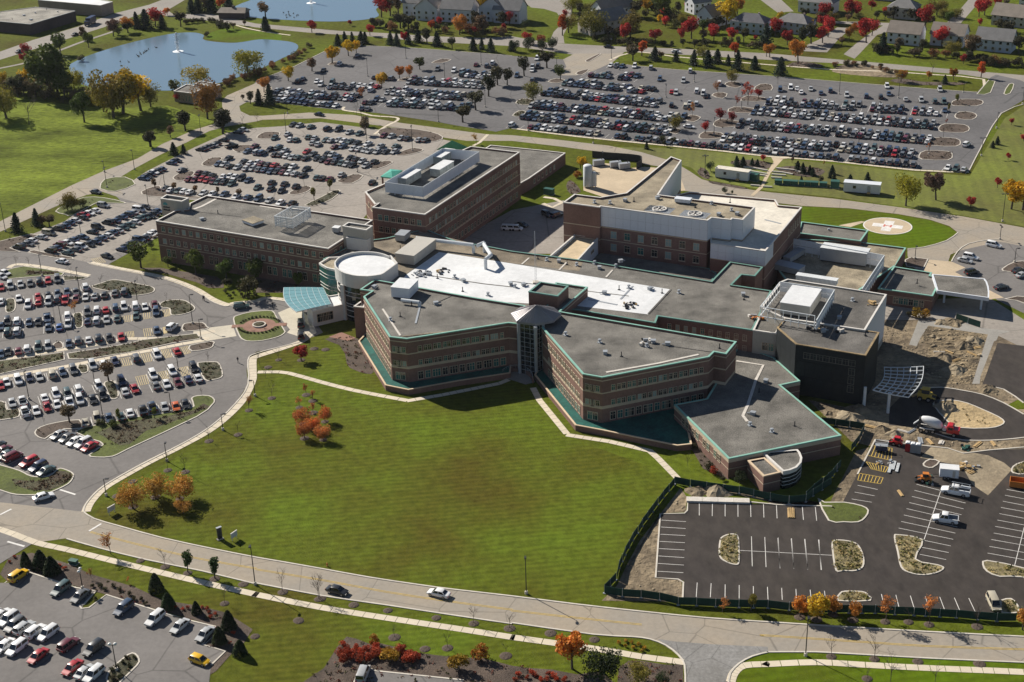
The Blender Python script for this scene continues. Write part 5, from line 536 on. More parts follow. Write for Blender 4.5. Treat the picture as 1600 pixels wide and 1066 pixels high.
ML_ = [((35.1,242.9),(34.3,238.1),0.12,'w'),((37.8,242.5),(37,237.8),0.12,'w'),((40.5,242),(39.8,237.4),0.12,'w'),((43.2,241.6),(42.5,237.1),0.12,'w'),((45.9,241.1),(45.2,236.8),0.12,'w'),
((48.6,240.7),(48,236.5),0.12,'w'),((51.3,240.2),(50.7,236.2),0.12,'w'),((54,239.7),(53.4,235.9),0.12,'w'),((56.7,239.3),(56.2,235.6),0.12,'w'),((59.4,238.8),(58.9,235.3),0.12,'w'),
((70.1,237.1),(69.6,232.3),0.12,'w'),((72.8,236.7),(72.3,231.8),0.12,'w'),((75.5,236.3),(75.1,231.4),0.12,'w'),((78.3,236),(77.9,230.9),0.12,'w'),((81,235.6),(80.7,230.5),0.12,'w'),
((83.7,235.2),(83.5,230),0.12,'w'),((86.4,234.9),(86.3,229.6),0.12,'w'),((30.5,266.4),(35.6,265.5),0.12,'w'),((30.1,263.7),(35.2,262.8),0.12,'w'),((29.7,260.9),(34.8,260.1),0.12,'w'),
((29.2,258.2),(34.4,257.4),0.12,'w'),((28.8,255.5),(34,254.7),0.12,'w'),((28.4,252.8),(33.6,251.9),0.12,'w'),((28,250.1),(33.2,249.2),0.12,'w'),((27.6,247.3),(32.8,246.5),0.12,'w'),
((39.4,273.2),(38.7,267.8),0.12,'w'),((42.2,272.9),(41.4,267.4),0.12,'w'),((44.9,272.6),(44.1,267.1),0.12,'w'),((47.6,272.2),(46.8,266.8),0.12,'w'),((50.3,272),(49.5,266.6),0.12,'w'),
((53,271.5),(52.2,266.2),0.12,'w'),((55.7,271),(54.9,265.7),0.12,'w'),((61.1,270.1),(60.3,264.8),0.12,'w'),((63.8,269.7),(63,264.3),0.12,'w'),((48.4,259),(46.8,248),0.12,'w'),
((51.1,258.6),(49.5,247.6),0.12,'w'),((53.8,258.2),(52.2,247.2),0.12,'w'),((56.5,257.8),(54.9,246.8),0.12,'w'),((59.2,257.4),(57.6,246.4),0.12,'w'),((62,257),(60.2,246),0.12,'w'),
((45.3,253.9),(63.5,251.1),0.12,'w'),((53.7,258),(52.2,247),0.12,'w'),((56.4,257.7),(54.9,246.7),0.12,'w'),((59.1,257.4),(57.6,246.3),0.12,'w'),((61.9,257),(60.3,246),0.12,'w'),
((87.6,277.9),(97,271.8),0.12,'w'),((86.5,275.4),(95.9,269.5),0.12,'w'),((85.3,272.9),(94.8,267.2),0.12,'w'),((84.1,270.4),(93.7,264.9),0.12,'w'),((82.9,268),(92.6,262.6),0.12,'w'),
((81.7,265.5),(91.5,260.2),0.12,'w'),((80.5,263),(90.4,257.9),0.12,'w'),((79.3,260.5),(89.3,255.6),0.12,'w'),((83.4,255.5),(88.1,253.2),0.12,'w'),((82.2,253),(87,250.8),0.12,'w'),
((81.1,250.5),(85.8,248.3),0.12,'w'),((92.1,274.9),(83.4,255.9),0.12,'w'),((106.3,274.6),(109.6,273.1),0.12,'w'),((105.2,272.2),(108.8,270.5),0.12,'w'),((104,269.8),
(107.9,267.9),0.12,'w'),((102.8,267.3),(107.1,265.4),0.12,'w'),((101.7,264.9),(106.2,262.8),0.12,'w'),((100.5,262.4),(105.4,260.2),0.12,'w'),((99.3,260),(104.5,257.7),0.12,'w'),
((98.2,257.5),(103.7,255.1),0.12,'w'),((97,255.1),(102.9,252.6),0.12,'w'),((95.8,252.6),(102,250),0.12,'w'),((94.7,250.2),(101.2,247.4),0.12,'w'),((105.1,259.3),(98.7,245.6),0.12,'w'),
((74.8,278.2),(78.7,276.2),0.12,'w'),((73.5,275.4),(77.4,273.6),0.12,'w'),((72.2,272.6),(76.2,271),0.12,'w'),((82.2,295.7),(86.3,294.2),0.14,'y'),((86.3,294.2),(84.7,288.7),0.14,'y'),
((84.7,288.7),(80.1,291.2),0.14,'y'),((80.1,291.2),(82.2,295.7),0.14,'y'),((82.8,295.5),(80.7,290.8),0.14,'y'),((83.4,295.3),(81.4,290.5),0.14,'y'),((84,295.1),(82.1,290.1),0.14,'y'),
((84.5,294.8),(82.7,289.8),0.14,'y'),((85.1,294.6),(83.4,289.4),0.14,'y'),((85.7,294.4),(84,289.1),0.14,'y'),((79,288.4),(83.3,285.7),0.14,'y'),((83.3,285.7),(82.1,283.5),0.14,'y'),
((82.1,283.5),(79.4,285.1),0.14,'y'),((79.4,285.1),(79,288.4),0.14,'y'),((79.6,288),(79.8,284.8),0.14,'y'),((80.2,287.6),(80.2,284.6),0.14,'y'),((80.8,287.2),(80.5,284.4),0.14,'y'),
((81.4,286.9),(80.9,284.1),0.14,'y'),((82,286.5),(81.3,283.9),0.14,'y'),((82.7,286.1),(81.7,283.7),0.14,'y'),((76.4,283.4),(81.1,281.2),0.14,'y'),((81.1,281.2),(79.9,278.6),0.14,'y'),
((79.9,278.6),(75.3,280.4),0.14,'y'),((75.3,280.4),(76.4,283.4),0.14,'y'),((77.1,283.1),(75.9,280.2),0.14,'y'),((77.8,282.8),(76.6,279.9),0.14,'y'),((78.4,282.5),(77.3,279.6),0.14,'y'),
((79.1,282.1),(77.9,279.4),0.14,'y'),((79.8,281.9),(78.6,279.1),0.14,'y'),((80.5,281.5),(79.2,278.9),0.14,'y'),((-110.4,383.6),(-107.8,384.3),0.14,'t'),((-107.8,384.3),
(-106.8,380),0.14,'t'),((-106.8,380),(-109.1,379.4),0.14,'t'),((-109.1,379.4),(-110.4,383.6),0.14,'t'),((-109.9,383.8),(-108.7,379.5),0.14,'t'),((-109.4,383.9),(-108.2,379.6),0.14,'t'),
((-108.9,384),(-107.7,379.8),0.14,'t'),((-108.4,384.2),(-107.2,379.9),0.14,'t'),((-105.6,385.5),(-102.8,386.5),0.14,'t'),((-102.8,386.5),(-101.7,381.6),0.14,'t'),((-101.7,381.6),
(-104.3,380.9),0.14,'t'),((-104.3,380.9),(-105.6,385.5),0.14,'t'),((-105,385.7),(-103.7,381.1),0.14,'t'),((-104.5,385.9),(-103.2,381.2),0.14,'t'),((-103.9,386.1),
(-102.7,381.3),0.14,'t'),((-103.4,386.3),(-102.2,381.4),0.14,'t'),((-100.1,386.8),(-98,387.8),0.14,'t'),((-98,387.8),(-96.8,382.9),0.14,'t'),((-96.8,382.9),(-98.2,382.2),0.14,'t'),
((-98.2,382.2),(-100.1,386.8),0.14,'t'),((-99.7,387),(-98,382.3),0.14,'t'),((-99.3,387.2),(-97.7,382.5),0.14,'t'),((-98.8,387.4),(-97.4,382.6),0.14,'t'),((-98.4,387.6),
(-97.1,382.8),0.14,'t'),((-107.1,372.4),(-105,373),0.14,'t'),((-105,373),(-104,369.2),0.14,'t'),((-104,369.2),(-105.7,368),0.14,'t'),((-105.7,368),(-107.1,372.4),0.14,'t'),
((-106.7,372.5),(-105.3,368.3),0.14,'t'),((-106.3,372.6),(-105,368.5),0.14,'t'),((-105.8,372.8),(-104.6,368.7),0.14,'t'),((-105.4,372.9),(-104.3,369),0.14,'t'),((-102.5,374.2),
(-99.7,374.5),0.14,'t'),((-99.7,374.5),(-98.4,369.9),0.14,'t'),((-98.4,369.9),(-101,369),0.14,'t'),((-101,369),(-102.5,374.2),0.14,'t'),((-101.9,374.3),(-100.5,369.2),0.14,'t'),
((-101.4,374.3),(-100,369.4),0.14,'t'),((-100.8,374.4),(-99.5,369.5),0.14,'t'),((-100.3,374.5),(-99,369.7),0.14,'t'),((-97.2,374.9),(-96.2,375.4),0.14,'t'),((-96.2,375.4),
(-95.1,371),0.14,'t'),((-95.1,371),(-96,370.5),0.14,'t'),((-96,370.5),(-97.2,374.9),0.14,'t'),((-97,375),(-95.8,370.6),0.14,'t'),((-96.8,375.1),(-95.7,370.7),0.14,'t'),((-96.6,375.2),
(-95.5,370.8),0.14,'t'),((-96.4,375.3),(-95.3,370.9),0.14,'t'),((-104.8,354.9),(-102.2,356),0.14,'t'),((-102.2,356),(-100.7,351.2),0.14,'t'),((-100.7,351.2),(-102.9,350.4),0.14,'t'),
((-102.9,350.4),(-104.8,354.9),0.14,'t'),((-104.3,355.1),(-102.5,350.6),0.14,'t'),((-103.8,355.4),(-102,350.7),0.14,'t'),((-103.2,355.6),(-101.6,350.9),0.14,'t'),((-102.7,355.8),
(-101.2,351.1),0.14,'t'),((-100,357.4),(-97.4,358.4),0.14,'t'),((-97.4,358.4),(-95.7,353.1),0.14,'t'),((-95.7,353.1),(-98,352.2),0.14,'t'),((-98,352.2),(-100,357.4),0.14,'t'),
((-99.5,357.6),(-97.5,352.4),0.14,'t'),((-99,357.8),(-97.1,352.6),0.14,'t'),((-98.4,358),(-96.6,352.7),0.14,'t'),((-97.9,358.2),(-96.2,352.9),0.14,'t'),((-94.6,359.8),
(-92.3,360.4),0.14,'t'),((-92.3,360.4),(-90.8,355.4),0.14,'t'),((-90.8,355.4),(-92.5,354.6),0.14,'t'),((-92.5,354.6),(-94.6,359.8),0.14,'t'),((-94.2,359.9),(-92.2,354.8),0.14,'t'),
((-93.7,360),(-91.8,354.9),0.14,'t'),((-93.2,360.1),(-91.5,355.1),0.14,'t'),((-92.8,360.2),(-91.2,355.3),0.14,'t'),((-89.8,360.9),(-87.9,362.1),0.14,'t'),((-87.9,362.1),
(-86.3,357.6),0.14,'t'),((-86.3,357.6),(-87.9,356.5),0.14,'t'),((-87.9,356.5),(-89.8,360.9),0.14,'t'),((-89.5,361.2),(-87.6,356.7),0.14,'t'),((-89.1,361.4),(-87.3,356.9),0.14,'t'),
((-88.7,361.6),(-86.9,357.2),0.14,'t'),((-88.3,361.9),(-86.6,357.4),0.14,'t'),((-98,343.8),(-95.5,344.8),0.14,'t'),((-95.5,344.8),(-93.7,339.6),0.14,'t'),((-93.7,339.6),
(-96,338.6),0.14,'t'),((-96,338.6),(-98,343.8),0.14,'t'),((-97.5,344),(-95.5,338.8),0.14,'t'),((-97,344.2),(-95.1,339),0.14,'t'),((-96.5,344.4),(-94.6,339.2),0.14,'t'),((-96,344.6),
(-94.2,339.4),0.14,'t'),((-93,345.9),(-90.5,346.9),0.14,'t'),((-90.5,346.9),(-89,342.3),0.14,'t'),((-89,342.3),(-90.7,341.4),0.14,'t'),((-90.7,341.4),(-93,345.9),0.14,'t'),
((-92.5,346.1),(-90.3,341.6),0.14,'t'),((-92,346.3),(-90,341.8),0.14,'t'),((-91.5,346.5),(-89.6,341.9),0.14,'t'),((-91,346.7),(-89.3,342.1),0.14,'t'),((-87.5,348.4),
(-85.5,349.2),0.14,'t'),((-85.5,349.2),(-83.9,344.3),0.14,'t'),((-83.9,344.3),(-85.7,343.4),0.14,'t'),((-85.7,343.4),(-87.5,348.4),0.14,'t'),((-87.1,348.5),(-85.3,343.6),0.14,'t'),
((-86.7,348.7),(-85,343.8),0.14,'t'),((-86.3,348.8),(-84.6,343.9),0.14,'t'),((-85.9,349),(-84.3,344.1),0.14,'t'),((-130.6,429.1),(-127.9,430.3),0.14,'t'),((-127.9,430.3),
(-125.3,426),0.14,'t'),((-125.3,426),(-128.2,425.6),0.14,'t'),((-128.2,425.6),(-130.6,429.1),0.14,'t'),((-130.1,429.4),(-127.6,425.7),0.14,'t'),((-129.5,429.6),(-127.1,425.8),0.14,'t'),
((-129,429.8),(-126.5,425.8),0.14,'t'),((-128.4,430.1),(-125.9,425.9),0.14,'t'),((-96.8,251.8),(-99,247.2),0.12,'w'),((-94.4,250.6),(-96.6,245.9),0.12,'w'),((-91.9,249.2),
(-94.3,244.7),0.12,'w'),((-87,246.8),(-89.4,242.2),0.12,'w'),((-80,243.4),(-82.1,238.7),0.12,'w'),((-76.4,241.5),(-78.5,236.6),0.12,'w'),((-72.8,239.6),(-75,234.6),0.12,'w'),
((-72.8,239.7),(-74.9,234.7),0.12,'w'),((-68.8,237.7),(-70.9,232.6),0.12,'w'),((-64.9,235.8),(-66.8,230.6),0.12,'w'),((-61,233.8),(-62.8,228.5),0.12,'w'),((-85.2,225.3),
(-87.6,220.1),0.12,'w'),((-82.9,230.4),(-84.8,225.3),0.12,'w'),((-75.7,226.7),(-77.7,222.4),0.12,'w'),((-99.7,233.1),(-83.7,224.5),0.12,'w'),((-62.6,222.2),(-60.6,221),0.12,'w'),
((-63.8,219.6),(-60,217.5),0.12,'w')]
YL_ = [(2,0,[(-91.1,268.6),(-81.7,264),(-66.8,257.3),(-53.5,252.7),(-53.5,252.4),(-39.8,247.9),(-26.4,243),(-13.5,239),(-1.6,235.7),(-1.6,235.4),(10.8,232.4),(22.9,229.6)]),(2,0,[(45.2,225),
(46,225),(63.5,222.1),(75,220.3),(91.7,218.5),(102.9,217.4)])]
STOP_ = [[(-91.5,269),(-89.6,271.8)],
[(-112.9,276.8),(-111.1,279.1)],
[(-102.5,286.9),(-98.4,284.5)],
[(-108,265.8),(-103.8,263.7)]]
misc_ = {'sign':(-282.3,835.8),'fount1':(-155.7,699.8),'fount2':(-103.2,801.5),'ducks':[(-175.2,681.5),(-179.6,682.9),(-173.7,693.7),(-173.6,698.4),(-171.9,699.8),(-171.4,703),(-171.3,706.2),
(-172,698.2),(-172.8,691.4),(-168,709),(-171.6,702),(-172.6,695.8),(-115.3,779),(-113.2,772.9),(-112.9,780.7),(-110.8,770.7),(-109.8,776.3),(-107.4,770.2),(-108.2,766.5),(-112.1,767),
(-111.8,774.7),(-106.8,772)],'people':[(-89.2,393.3),(-88.8,392.9),(-72.4,350.5),(-68.1,386.6)],'heli':[(112.9,439.3),(127.3,434.4),(121.1,444.2),(119.2,429.1)],'helih':[(118.4,437.2),
(121.6,436.5)],'cross':[[(115.7,438.7),(124.3,435.1)],
[(121.9,441.1),(118.3,432.9)]],'tanks':[(27.8,483.1),(29.9,482.9)],'mixer':[(94.7,302.4),(102.1,299.3)],'trailer':[(93.4,281),
(97.3,280)],'truck1':[(92.1,274.7),(97.6,272.2)],'truck2':[(87.1,263.3),(92,261.6)],'van':[(90.4,234.1),(90.3,230.7)],'lift':[(83.5,293.1),(82.8,293.4)],'lumber':[(83,275.5),
(83.3,273)],'lumber2':[(58.5,269.5),(57.9,265.6)],'pipes':[(84.7,286.1),(85.3,285.1),(83.5,284.8),(85.3,288.4)],'skid':[(89.7,279.1),(88.1,280.1),
(91.2,278.1)],'skid2':[(87.7,295.8)],'barrier':[(107.5,276.5),(110.5,275.4)],'whitewall':[(36.7,274.1),(50.2,272.6)],'monument':[(-63.1,263.9),(-62.3,264.5)],'wsign':[(-60.1,263.1),
(-59.1,264.6)],'wsign2':[(-88.8,275.1),(-87.6,276.7)],'mast':(7,373.7),'genset':[(33.1,506.6),(39,504.2),
(42,502.1)],'excav':[(100.2,317.5)],'hydr':[(-39,252.8)],'beigetruck':[(-213.9,764.4),(-212.8,773.5),(-215.5,759)],'box_truck':[(-213.9,764.4),(-212.8,773.5),
(-215.5,759)],'ring':(-70.2,374.1),'duct':[[[-27.16,404.22,13.2],
[-10.33,397.13,13.2]],
[[-9.14,395.48,13.6],
[-7.18,397.57,13.6]],
[[-7.29,396.61,13.6],
[-5.2,387.92,13.6],
[-6.78,384.67,13.6]],
[[-28.83,356.57,14],
[-23.97,354.6,14]]],'vents':[(1.3,370.6,10.8),
(3.6,371.5,10.8),(8.1,391,10.8),(10.6,389.5,10.8),(14,388,10.8),(16.2,386,10.8),(18.9,385.1,10.8),(25.3,364.2,10.8),(29.4,366.7,10.8),(32.1,367.6,10.8),(37.7,366,10.8),(40.7,363.5,10.8),
(45.2,363.2,10.8),(62,360.2,10.8),(61.8,357.5,10.8),(24,385.9,10.8),(25.1,382.2,10.8),(30.3,384.2,10.8),(29.8,383,10.8),(31.4,386.6,10.8),(-20.2,378.7,10.8),(-15.4,378.9,10.8),
(-12.9,375.7,10.8),(-13,368.9,10.8),(-6.1,365.5,10.8),(0.1,372.4,10.8),(-31.8,401.9,10.8),(-9.4,342,10.8),(-36.8,367.8,13),(-28.7,348.2,13),(-31.1,345.8,13),(-19.7,355.4,13),
(-26.1,354.9,13),(13.4,333.6,13),(22.5,322,13),(26.3,320.3,13),(32.9,325.4,13),(38.1,326,13),(50.4,323.2,13),(21.6,328.6,13),(34.7,327.6,13),(59,314.9,4.9),(54.2,298.4,4.9),
(61.5,320.2,4.9),(64.3,297.4,4.9),(58.6,294.9,4.9),(55.7,303.6,4.9),(113.8,378.7,4.9),(97.9,421.2,4.9),(-94,426.4,12.8),(-90,431.8,12.8),(59.6,406.9,20),(60.4,397.2,20),(65.2,407.8,20),
(64.6,400.9,20),(65.7,397.4,20),(54.6,404.6,20),(30.1,410.1,20),(34.7,411.8,20),(37.3,411.5,20),(25.6,411.2,20),(44.4,413,20),(84.2,340.9,13.6),(88.2,347.9,13.6),(82.5,337,13.6),
(86.7,326.9,13.6),(75.7,331.6,13.6),(76.9,329.6,13.6),(-239.5,778.6,5.2),(-243.4,771.4,5.2),(-247.8,766.3,5.2),(-251.3,757.4,5.2),(-232,772.7,5.2),
(-241.1,755.1,5.2)],'logs':[(112.6,357.5),(113.4,357.2),(114.5,357.1),(119.6,355.9),(123.4,354.5),(125.9,353.8),(112.9,344.3),(118.9,342.3),(121.2,345.8)]}
CD_ = [('low_east_wing',4.9,[(56.2,332.4),(62.5,329.5),(59.4,321.7),(55.3,308.5),(53.3,303.2),(53.9,300.2)],0.7,'stone_white'),('front_west_wing',12.98,[(-33.6,353.4),
(-28,336.2)],0.5,'stone_white'),('front_west_wing',12.98,[(-23.9,353.7),(-24.5,343.4)],0.5,'metal_grey'),('front_west_wing',12.97,[(-27.6,335.7),(-11.3,338.9),
(-0.6,342.6)],0.6,'gravel_tan2'),('front_west_wing',12.97,[(-20.6,355.6),(-16,360.6)],0.5,'gravel_dark'),('front_east_wing',12.97,[(22,311.8),(34.6,315.8),(44.9,320)],0.7,'stone_white'),
('front_east_wing',12.97,[(39.6,325),(50,320.5)],0.4,'gravel_dark'),('central_block',10.71,[(0.5,374.9),(22.3,365.8),(31.6,362.2)],0.3,'gravel'),('central_block',10.71,[(20.7,360.9),
(28.1,356.5)],0.6,'metal_grey'),('central_block',10.71,[(-22,380.8),(-7.5,373.8),(0.5,370.9)],0.4,'gravel'),('central_block',10.71,[(33.3,368.9),(29.3,360.2)],0.5,'metal_grey'),
('central_block',10.71,[(16.3,388),(13.8,382.1)],0.5,'stone_white'),('central_block',10.71,[(28.7,380.9),(26.5,375.8)],0.5,'stone_white'),('central_block',10.71,[(5.6,392),
(3.4,387.2)],0.5,'stone_white'),('central_block',10.71,[(43.3,365.8),(35.7,350.1)],0.5,'gravel_dark'),('west_wing',12.78,[(-92.9,446),(-96.3,439.1),(-98.4,436.6)],1,'stone_white'),
('west_wing',12.78,[(-98,434.8),(-82,428.2)],0.5,'gravel_dark'),('west_wing',12.78,[(-77.9,437.8),(-70.6,434.1)],0.8,'stone_white'),('north_block',16.02,[(-18.9,434.6),
(-9,454.1)],0.4,'gravel_dark'),('surgery_east',13.72,[(75.9,409.3),(80,405.5)],0.6,'metal_grey')]
DP_ = [(75.3,312),(79.8,309.2),(86,303.1),(88.4,300.6),(83,313.2),(104,312.8),(118.1,347),(121.6,349.9),(110.7,340.4),(112,333.4),(39.6,277.7),(43.8,277.5),(116.6,322.2),(116.6,362.2),
(119.3,362)]
PLN_ = [(92.8,301.9),(93.6,297.3),(95.6,296.7),(98.1,296.1),(83.9,304.6),(109.7,294.8),(106,294.6),(100.5,284.7),(101,282.3),(88,299.2),(90.7,302.1),(110.8,343.9),(113.4,343.7),(118.9,342.3),
(113.9,338.7),(98.7,320.4),(121.3,345.8)]
PILE_ = [(-24.47,382.09,10.72,3.6,34,'metal_grey','pile of grey pipe fittings at the left end of the white roof'),
(-18.65,383.71,10.72,2.6,22,'dark_steel','smaller pile of dark fittings on the white roof'),
(31.3,355.71,10.72,2.6,24,'black_metal','dark equipment pile at the right end of the white roof'),
(75.84,332.44,13.45,3.2,30,'black_metal','black tarp and gear pile on the black addition roof'),(80.36,330.17,13.45,1.8,12,'stone_white','pale scrap pile on the black addition roof'),
(92.88,345.4,13.65,2.2,14,'wood','timber offcuts on the plant block roof'),(62.82,345.34,11,2.4,16,'orange_paint','orange and dark site gear at the central roof edge'),
(90.85,279.21,0.05,2,14,'green_metal','heap of green and dark site gear beside the orange loader'),(100.7,284.59,0.05,2.6,20,'wood','heap of timber right of the cargo trailer'),
(102.99,293.2,0.05,1.6,12,'green_metal','green site gear by the trench'),(33.09,327.74,13,2.4,16,'stone_white','pale scrap pile on the front east wing roof'),
(82.71,287.34,0.05,1.8,12,'metal_grey','grey site gear between the yellow hatched bays')]
ARC_ = (4,0,[(-2.7,337.6),(-1.1,339.6),(1.2,340.1),(3.3,338.6),(4.7,335.9),(5,333.1)])
SH_ = [(-33.18,225.47,1.75,'redb'),(-32.14,223.94,1.73,'redb'),(-30.67,224.36,1.66,'redb'),(-29.64,222.84,1.91,'redb'),(-28.47,223.27,2.04,'redb'),(-27.19,222.23,2.09,'redb'),
(-26.32,222.67,1.97,'redb'),(-31.06,221.93,2.08,'redb'),(-29.78,220.9,1.62,'redb'),(-28.02,221.3,1.78,'redb'),(-32.31,222.48,2.16,'redb'),(-33.56,223.03,1.65,'redb'),
(-27.03,224.18,1.77,'redb'),(-32.78,221.05,1.89,'redb'),(-22.11,222.46,1.77,'redb'),(-20.88,221.92,1.93,'redb'),(-19.66,221.37,1.64,'redb'),(-21.41,220.49,1.75,'redb'),
(-20.21,220.43,2.16,'redb'),(-19.05,221.1,1.7,'redb'),(-22.47,223.46,2.13,'redb'),(-24.55,223.07,1.63,'yellowb'),(-23.59,222.05,2.07,'yellowb'),(-25.1,222.37,1.89,'yellowb'),
(-0.67,215.21,1.15,'redb'),(0.92,214.44,0.98,'redb'),(2.54,214.83,0.95,'redb'),(4.74,215.18,1.19,'redb'),(4.4,213.81,0.99,'redb'),(6.14,213.72,1,'redb'),(7.59,213.42,1.21,'redb'),
(3.38,213.63,1.22,'redb'),(-1.28,213.85,0.95,'redb'),(1.82,215.56,1.25,'redb'),(5.6,214.68,1.11,'redb'),(-104.62,259.42,0.77,'redb'),(-105.1,257.63,0.71,'redb'),
(-94.24,255.85,0.77,'redb'),(-92.91,254.59,0.92,'redb'),(-67.42,239.66,0.75,'redb'),(-65.71,239.03,0.71,'redb'),(-61.98,239.38,0.71,'redb'),(-60.42,237.68,0.71,'redb'),
(-59.05,237.08,0.76,'redb'),(-54.56,230.58,0.9,'redb'),(-54.69,227.55,0.7,'redb'),(-53.22,225.98,0.73,'redb'),(-64.81,239.26,0.91,'redb'),(-59.82,236.06,0.92,'redb'),
(-60.92,238.78,0.92,'redb'),(-81.32,247.6,0.92,'bush'),(-79.74,246.38,0.96,'bush'),(-76.05,242.84,1.14,'bush'),(-73.42,241.06,1,'bush'),(-85.36,245.56,1.06,'bush'),
(-83.83,243.25,0.94,'bush'),(-82.69,246.54,0.86,'bush'),(-74.75,242.78,0.95,'bush'),(-77.39,244.58,1.07,'bush'),(-83.95,247.74,1.08,'bush'),(-85.6,247.82,1.02,'bush'),
(-73.41,224.02,0.99,'bush'),(-73.69,222.58,1.01,'bush'),(-72.26,221.54,0.98,'bush'),(-74.56,221.18,1.01,'bush'),(-75.24,220.25,1.1,'bush'),(-71.89,223.95,0.91,'bush'),
(-73.3,218.27,1.03,'bush'),(-74.39,217.85,1.13,'bush'),(18.15,223.9,0.99,'yellowb'),(19.4,224.33,0.81,'yellowb'),(20.56,223.78,1.03,'yellowb'),(21.71,223.23,0.99,'yellowb'),
(22.81,222.19,0.81,'yellowb'),(19.27,222.85,0.84,'yellowb'),(20.73,222.29,0.82,'yellowb'),(22.13,221.24,0.78,'yellowb'),(-83.58,398.64,1.37,'bush'),(-81,397.23,1.17,'bush'),
(-78.42,395.84,1.33,'bush'),(-76.14,396.26,1.06,'bush'),(-80.19,399.59,1.03,'bush'),(-77.05,394.54,1.33,'bush'),(-81.8,394.91,1.31,'bush'),(-74.06,394.9,1.38,'bush'),
(-70.83,395.25,1.27,'bush')]
GW2_ = (3,0,[(31.4,516.2),(37.1,513.7),(42.8,511.8),(47,509.9),(48.7,507.9),(48.1,503.3),(46.2,500.8)])
FAN_ = [(44.1,404.1),(53.8,399.1)]
FANH_ = -0.47
SGN_ = [(-108.7,437.9),(-101.3,434.4)]
PAV_ = [(-147.3,768.4),(-131.8,765.3),(-134.4,774.2),(-147.1,779.8)]
TGW_ = [[(84.2,499.5),(87.8,497.6),(91.9,494.5)],
[(85,495.1),(88,493),(91,490.8)],
[(86.7,490.9),(90.2,489.1)],
[(93.3,493.3),(96.5,492.2),(99.8,489.6)],
[(92.6,490.3),
(97.3,488.8)],
[(91.8,487),(95.4,486.1)],
[(83.5,479.5),(86.6,478.5)],
[(87.4,477.7),(90.5,476.9)],
[(95.4,496.9),(101.6,494),(103.1,491.6)]]# ------------------------------------------------------------------ helpers
def PT(p):
    "an outline: plain points, or (steps, closed, control points) of a smooth curve"
    if isinstance(p, list): return p
    n, closed, q = p; q = [Vector(a) for a in q]; m = len(q); o = []
    for i in range(m if closed else m-1):
        a, b, c, d = [q[(i+k) % m] if closed else q[min(max(i+k, 0), m-1)] for k in (-1, 0, 1, 2)]
        for j in range(n): t = j/n; o.append(tuple(.5*((2*b)+(c-a)*t+(2*a-5*b+4*c-d)*t*t+(3*b-a-3*c+d)*t**3)))
    if not closed: o.append(tuple(q[-1]))
    return o
S_ = [(a, b, c, PT(p)) for a, b, c, p in S_]; P_ = [(a, b, c, d, PT(p)) for a, b, c, d, p in P_]; K_ = [PT(p) for p in K_]; I_ = [(k, PT(p)) for k, p in I_]; B_ = [(k, PT(p)) for k, p in B_]; YL_ = [PT(p) for p in YL_]; GW2_ = PT(GW2_)
COL = scene.collection
def tag(o, label=None, cat=None, group=None, kind=None):
    if label: o['label'] = label
    if cat: o['category'] = cat
    if group: o['group'] = group
    if kind: o['kind'] = kind
    return o
def empty(name, loc=(0, 0, 0), rz=0, sc=None):
    o = bpy.data.objects.new(name, None); COL.objects.link(o); o.location = loc; o.rotation_euler = (0, 0, rz)
    if sc: o.scale = sc
    o.empty_display_size = .5
    return o
def link(name, me, parent=None, loc=None, rz=0, sc=None):
    o = bpy.data.objects.new(name, me); COL.objects.link(o)
    if parent is not None: o.parent = parent
    if loc: o.location = loc
    if rz: o.rotation_euler = (0, 0, rz)
    if sc: o.scale = sc
    return o
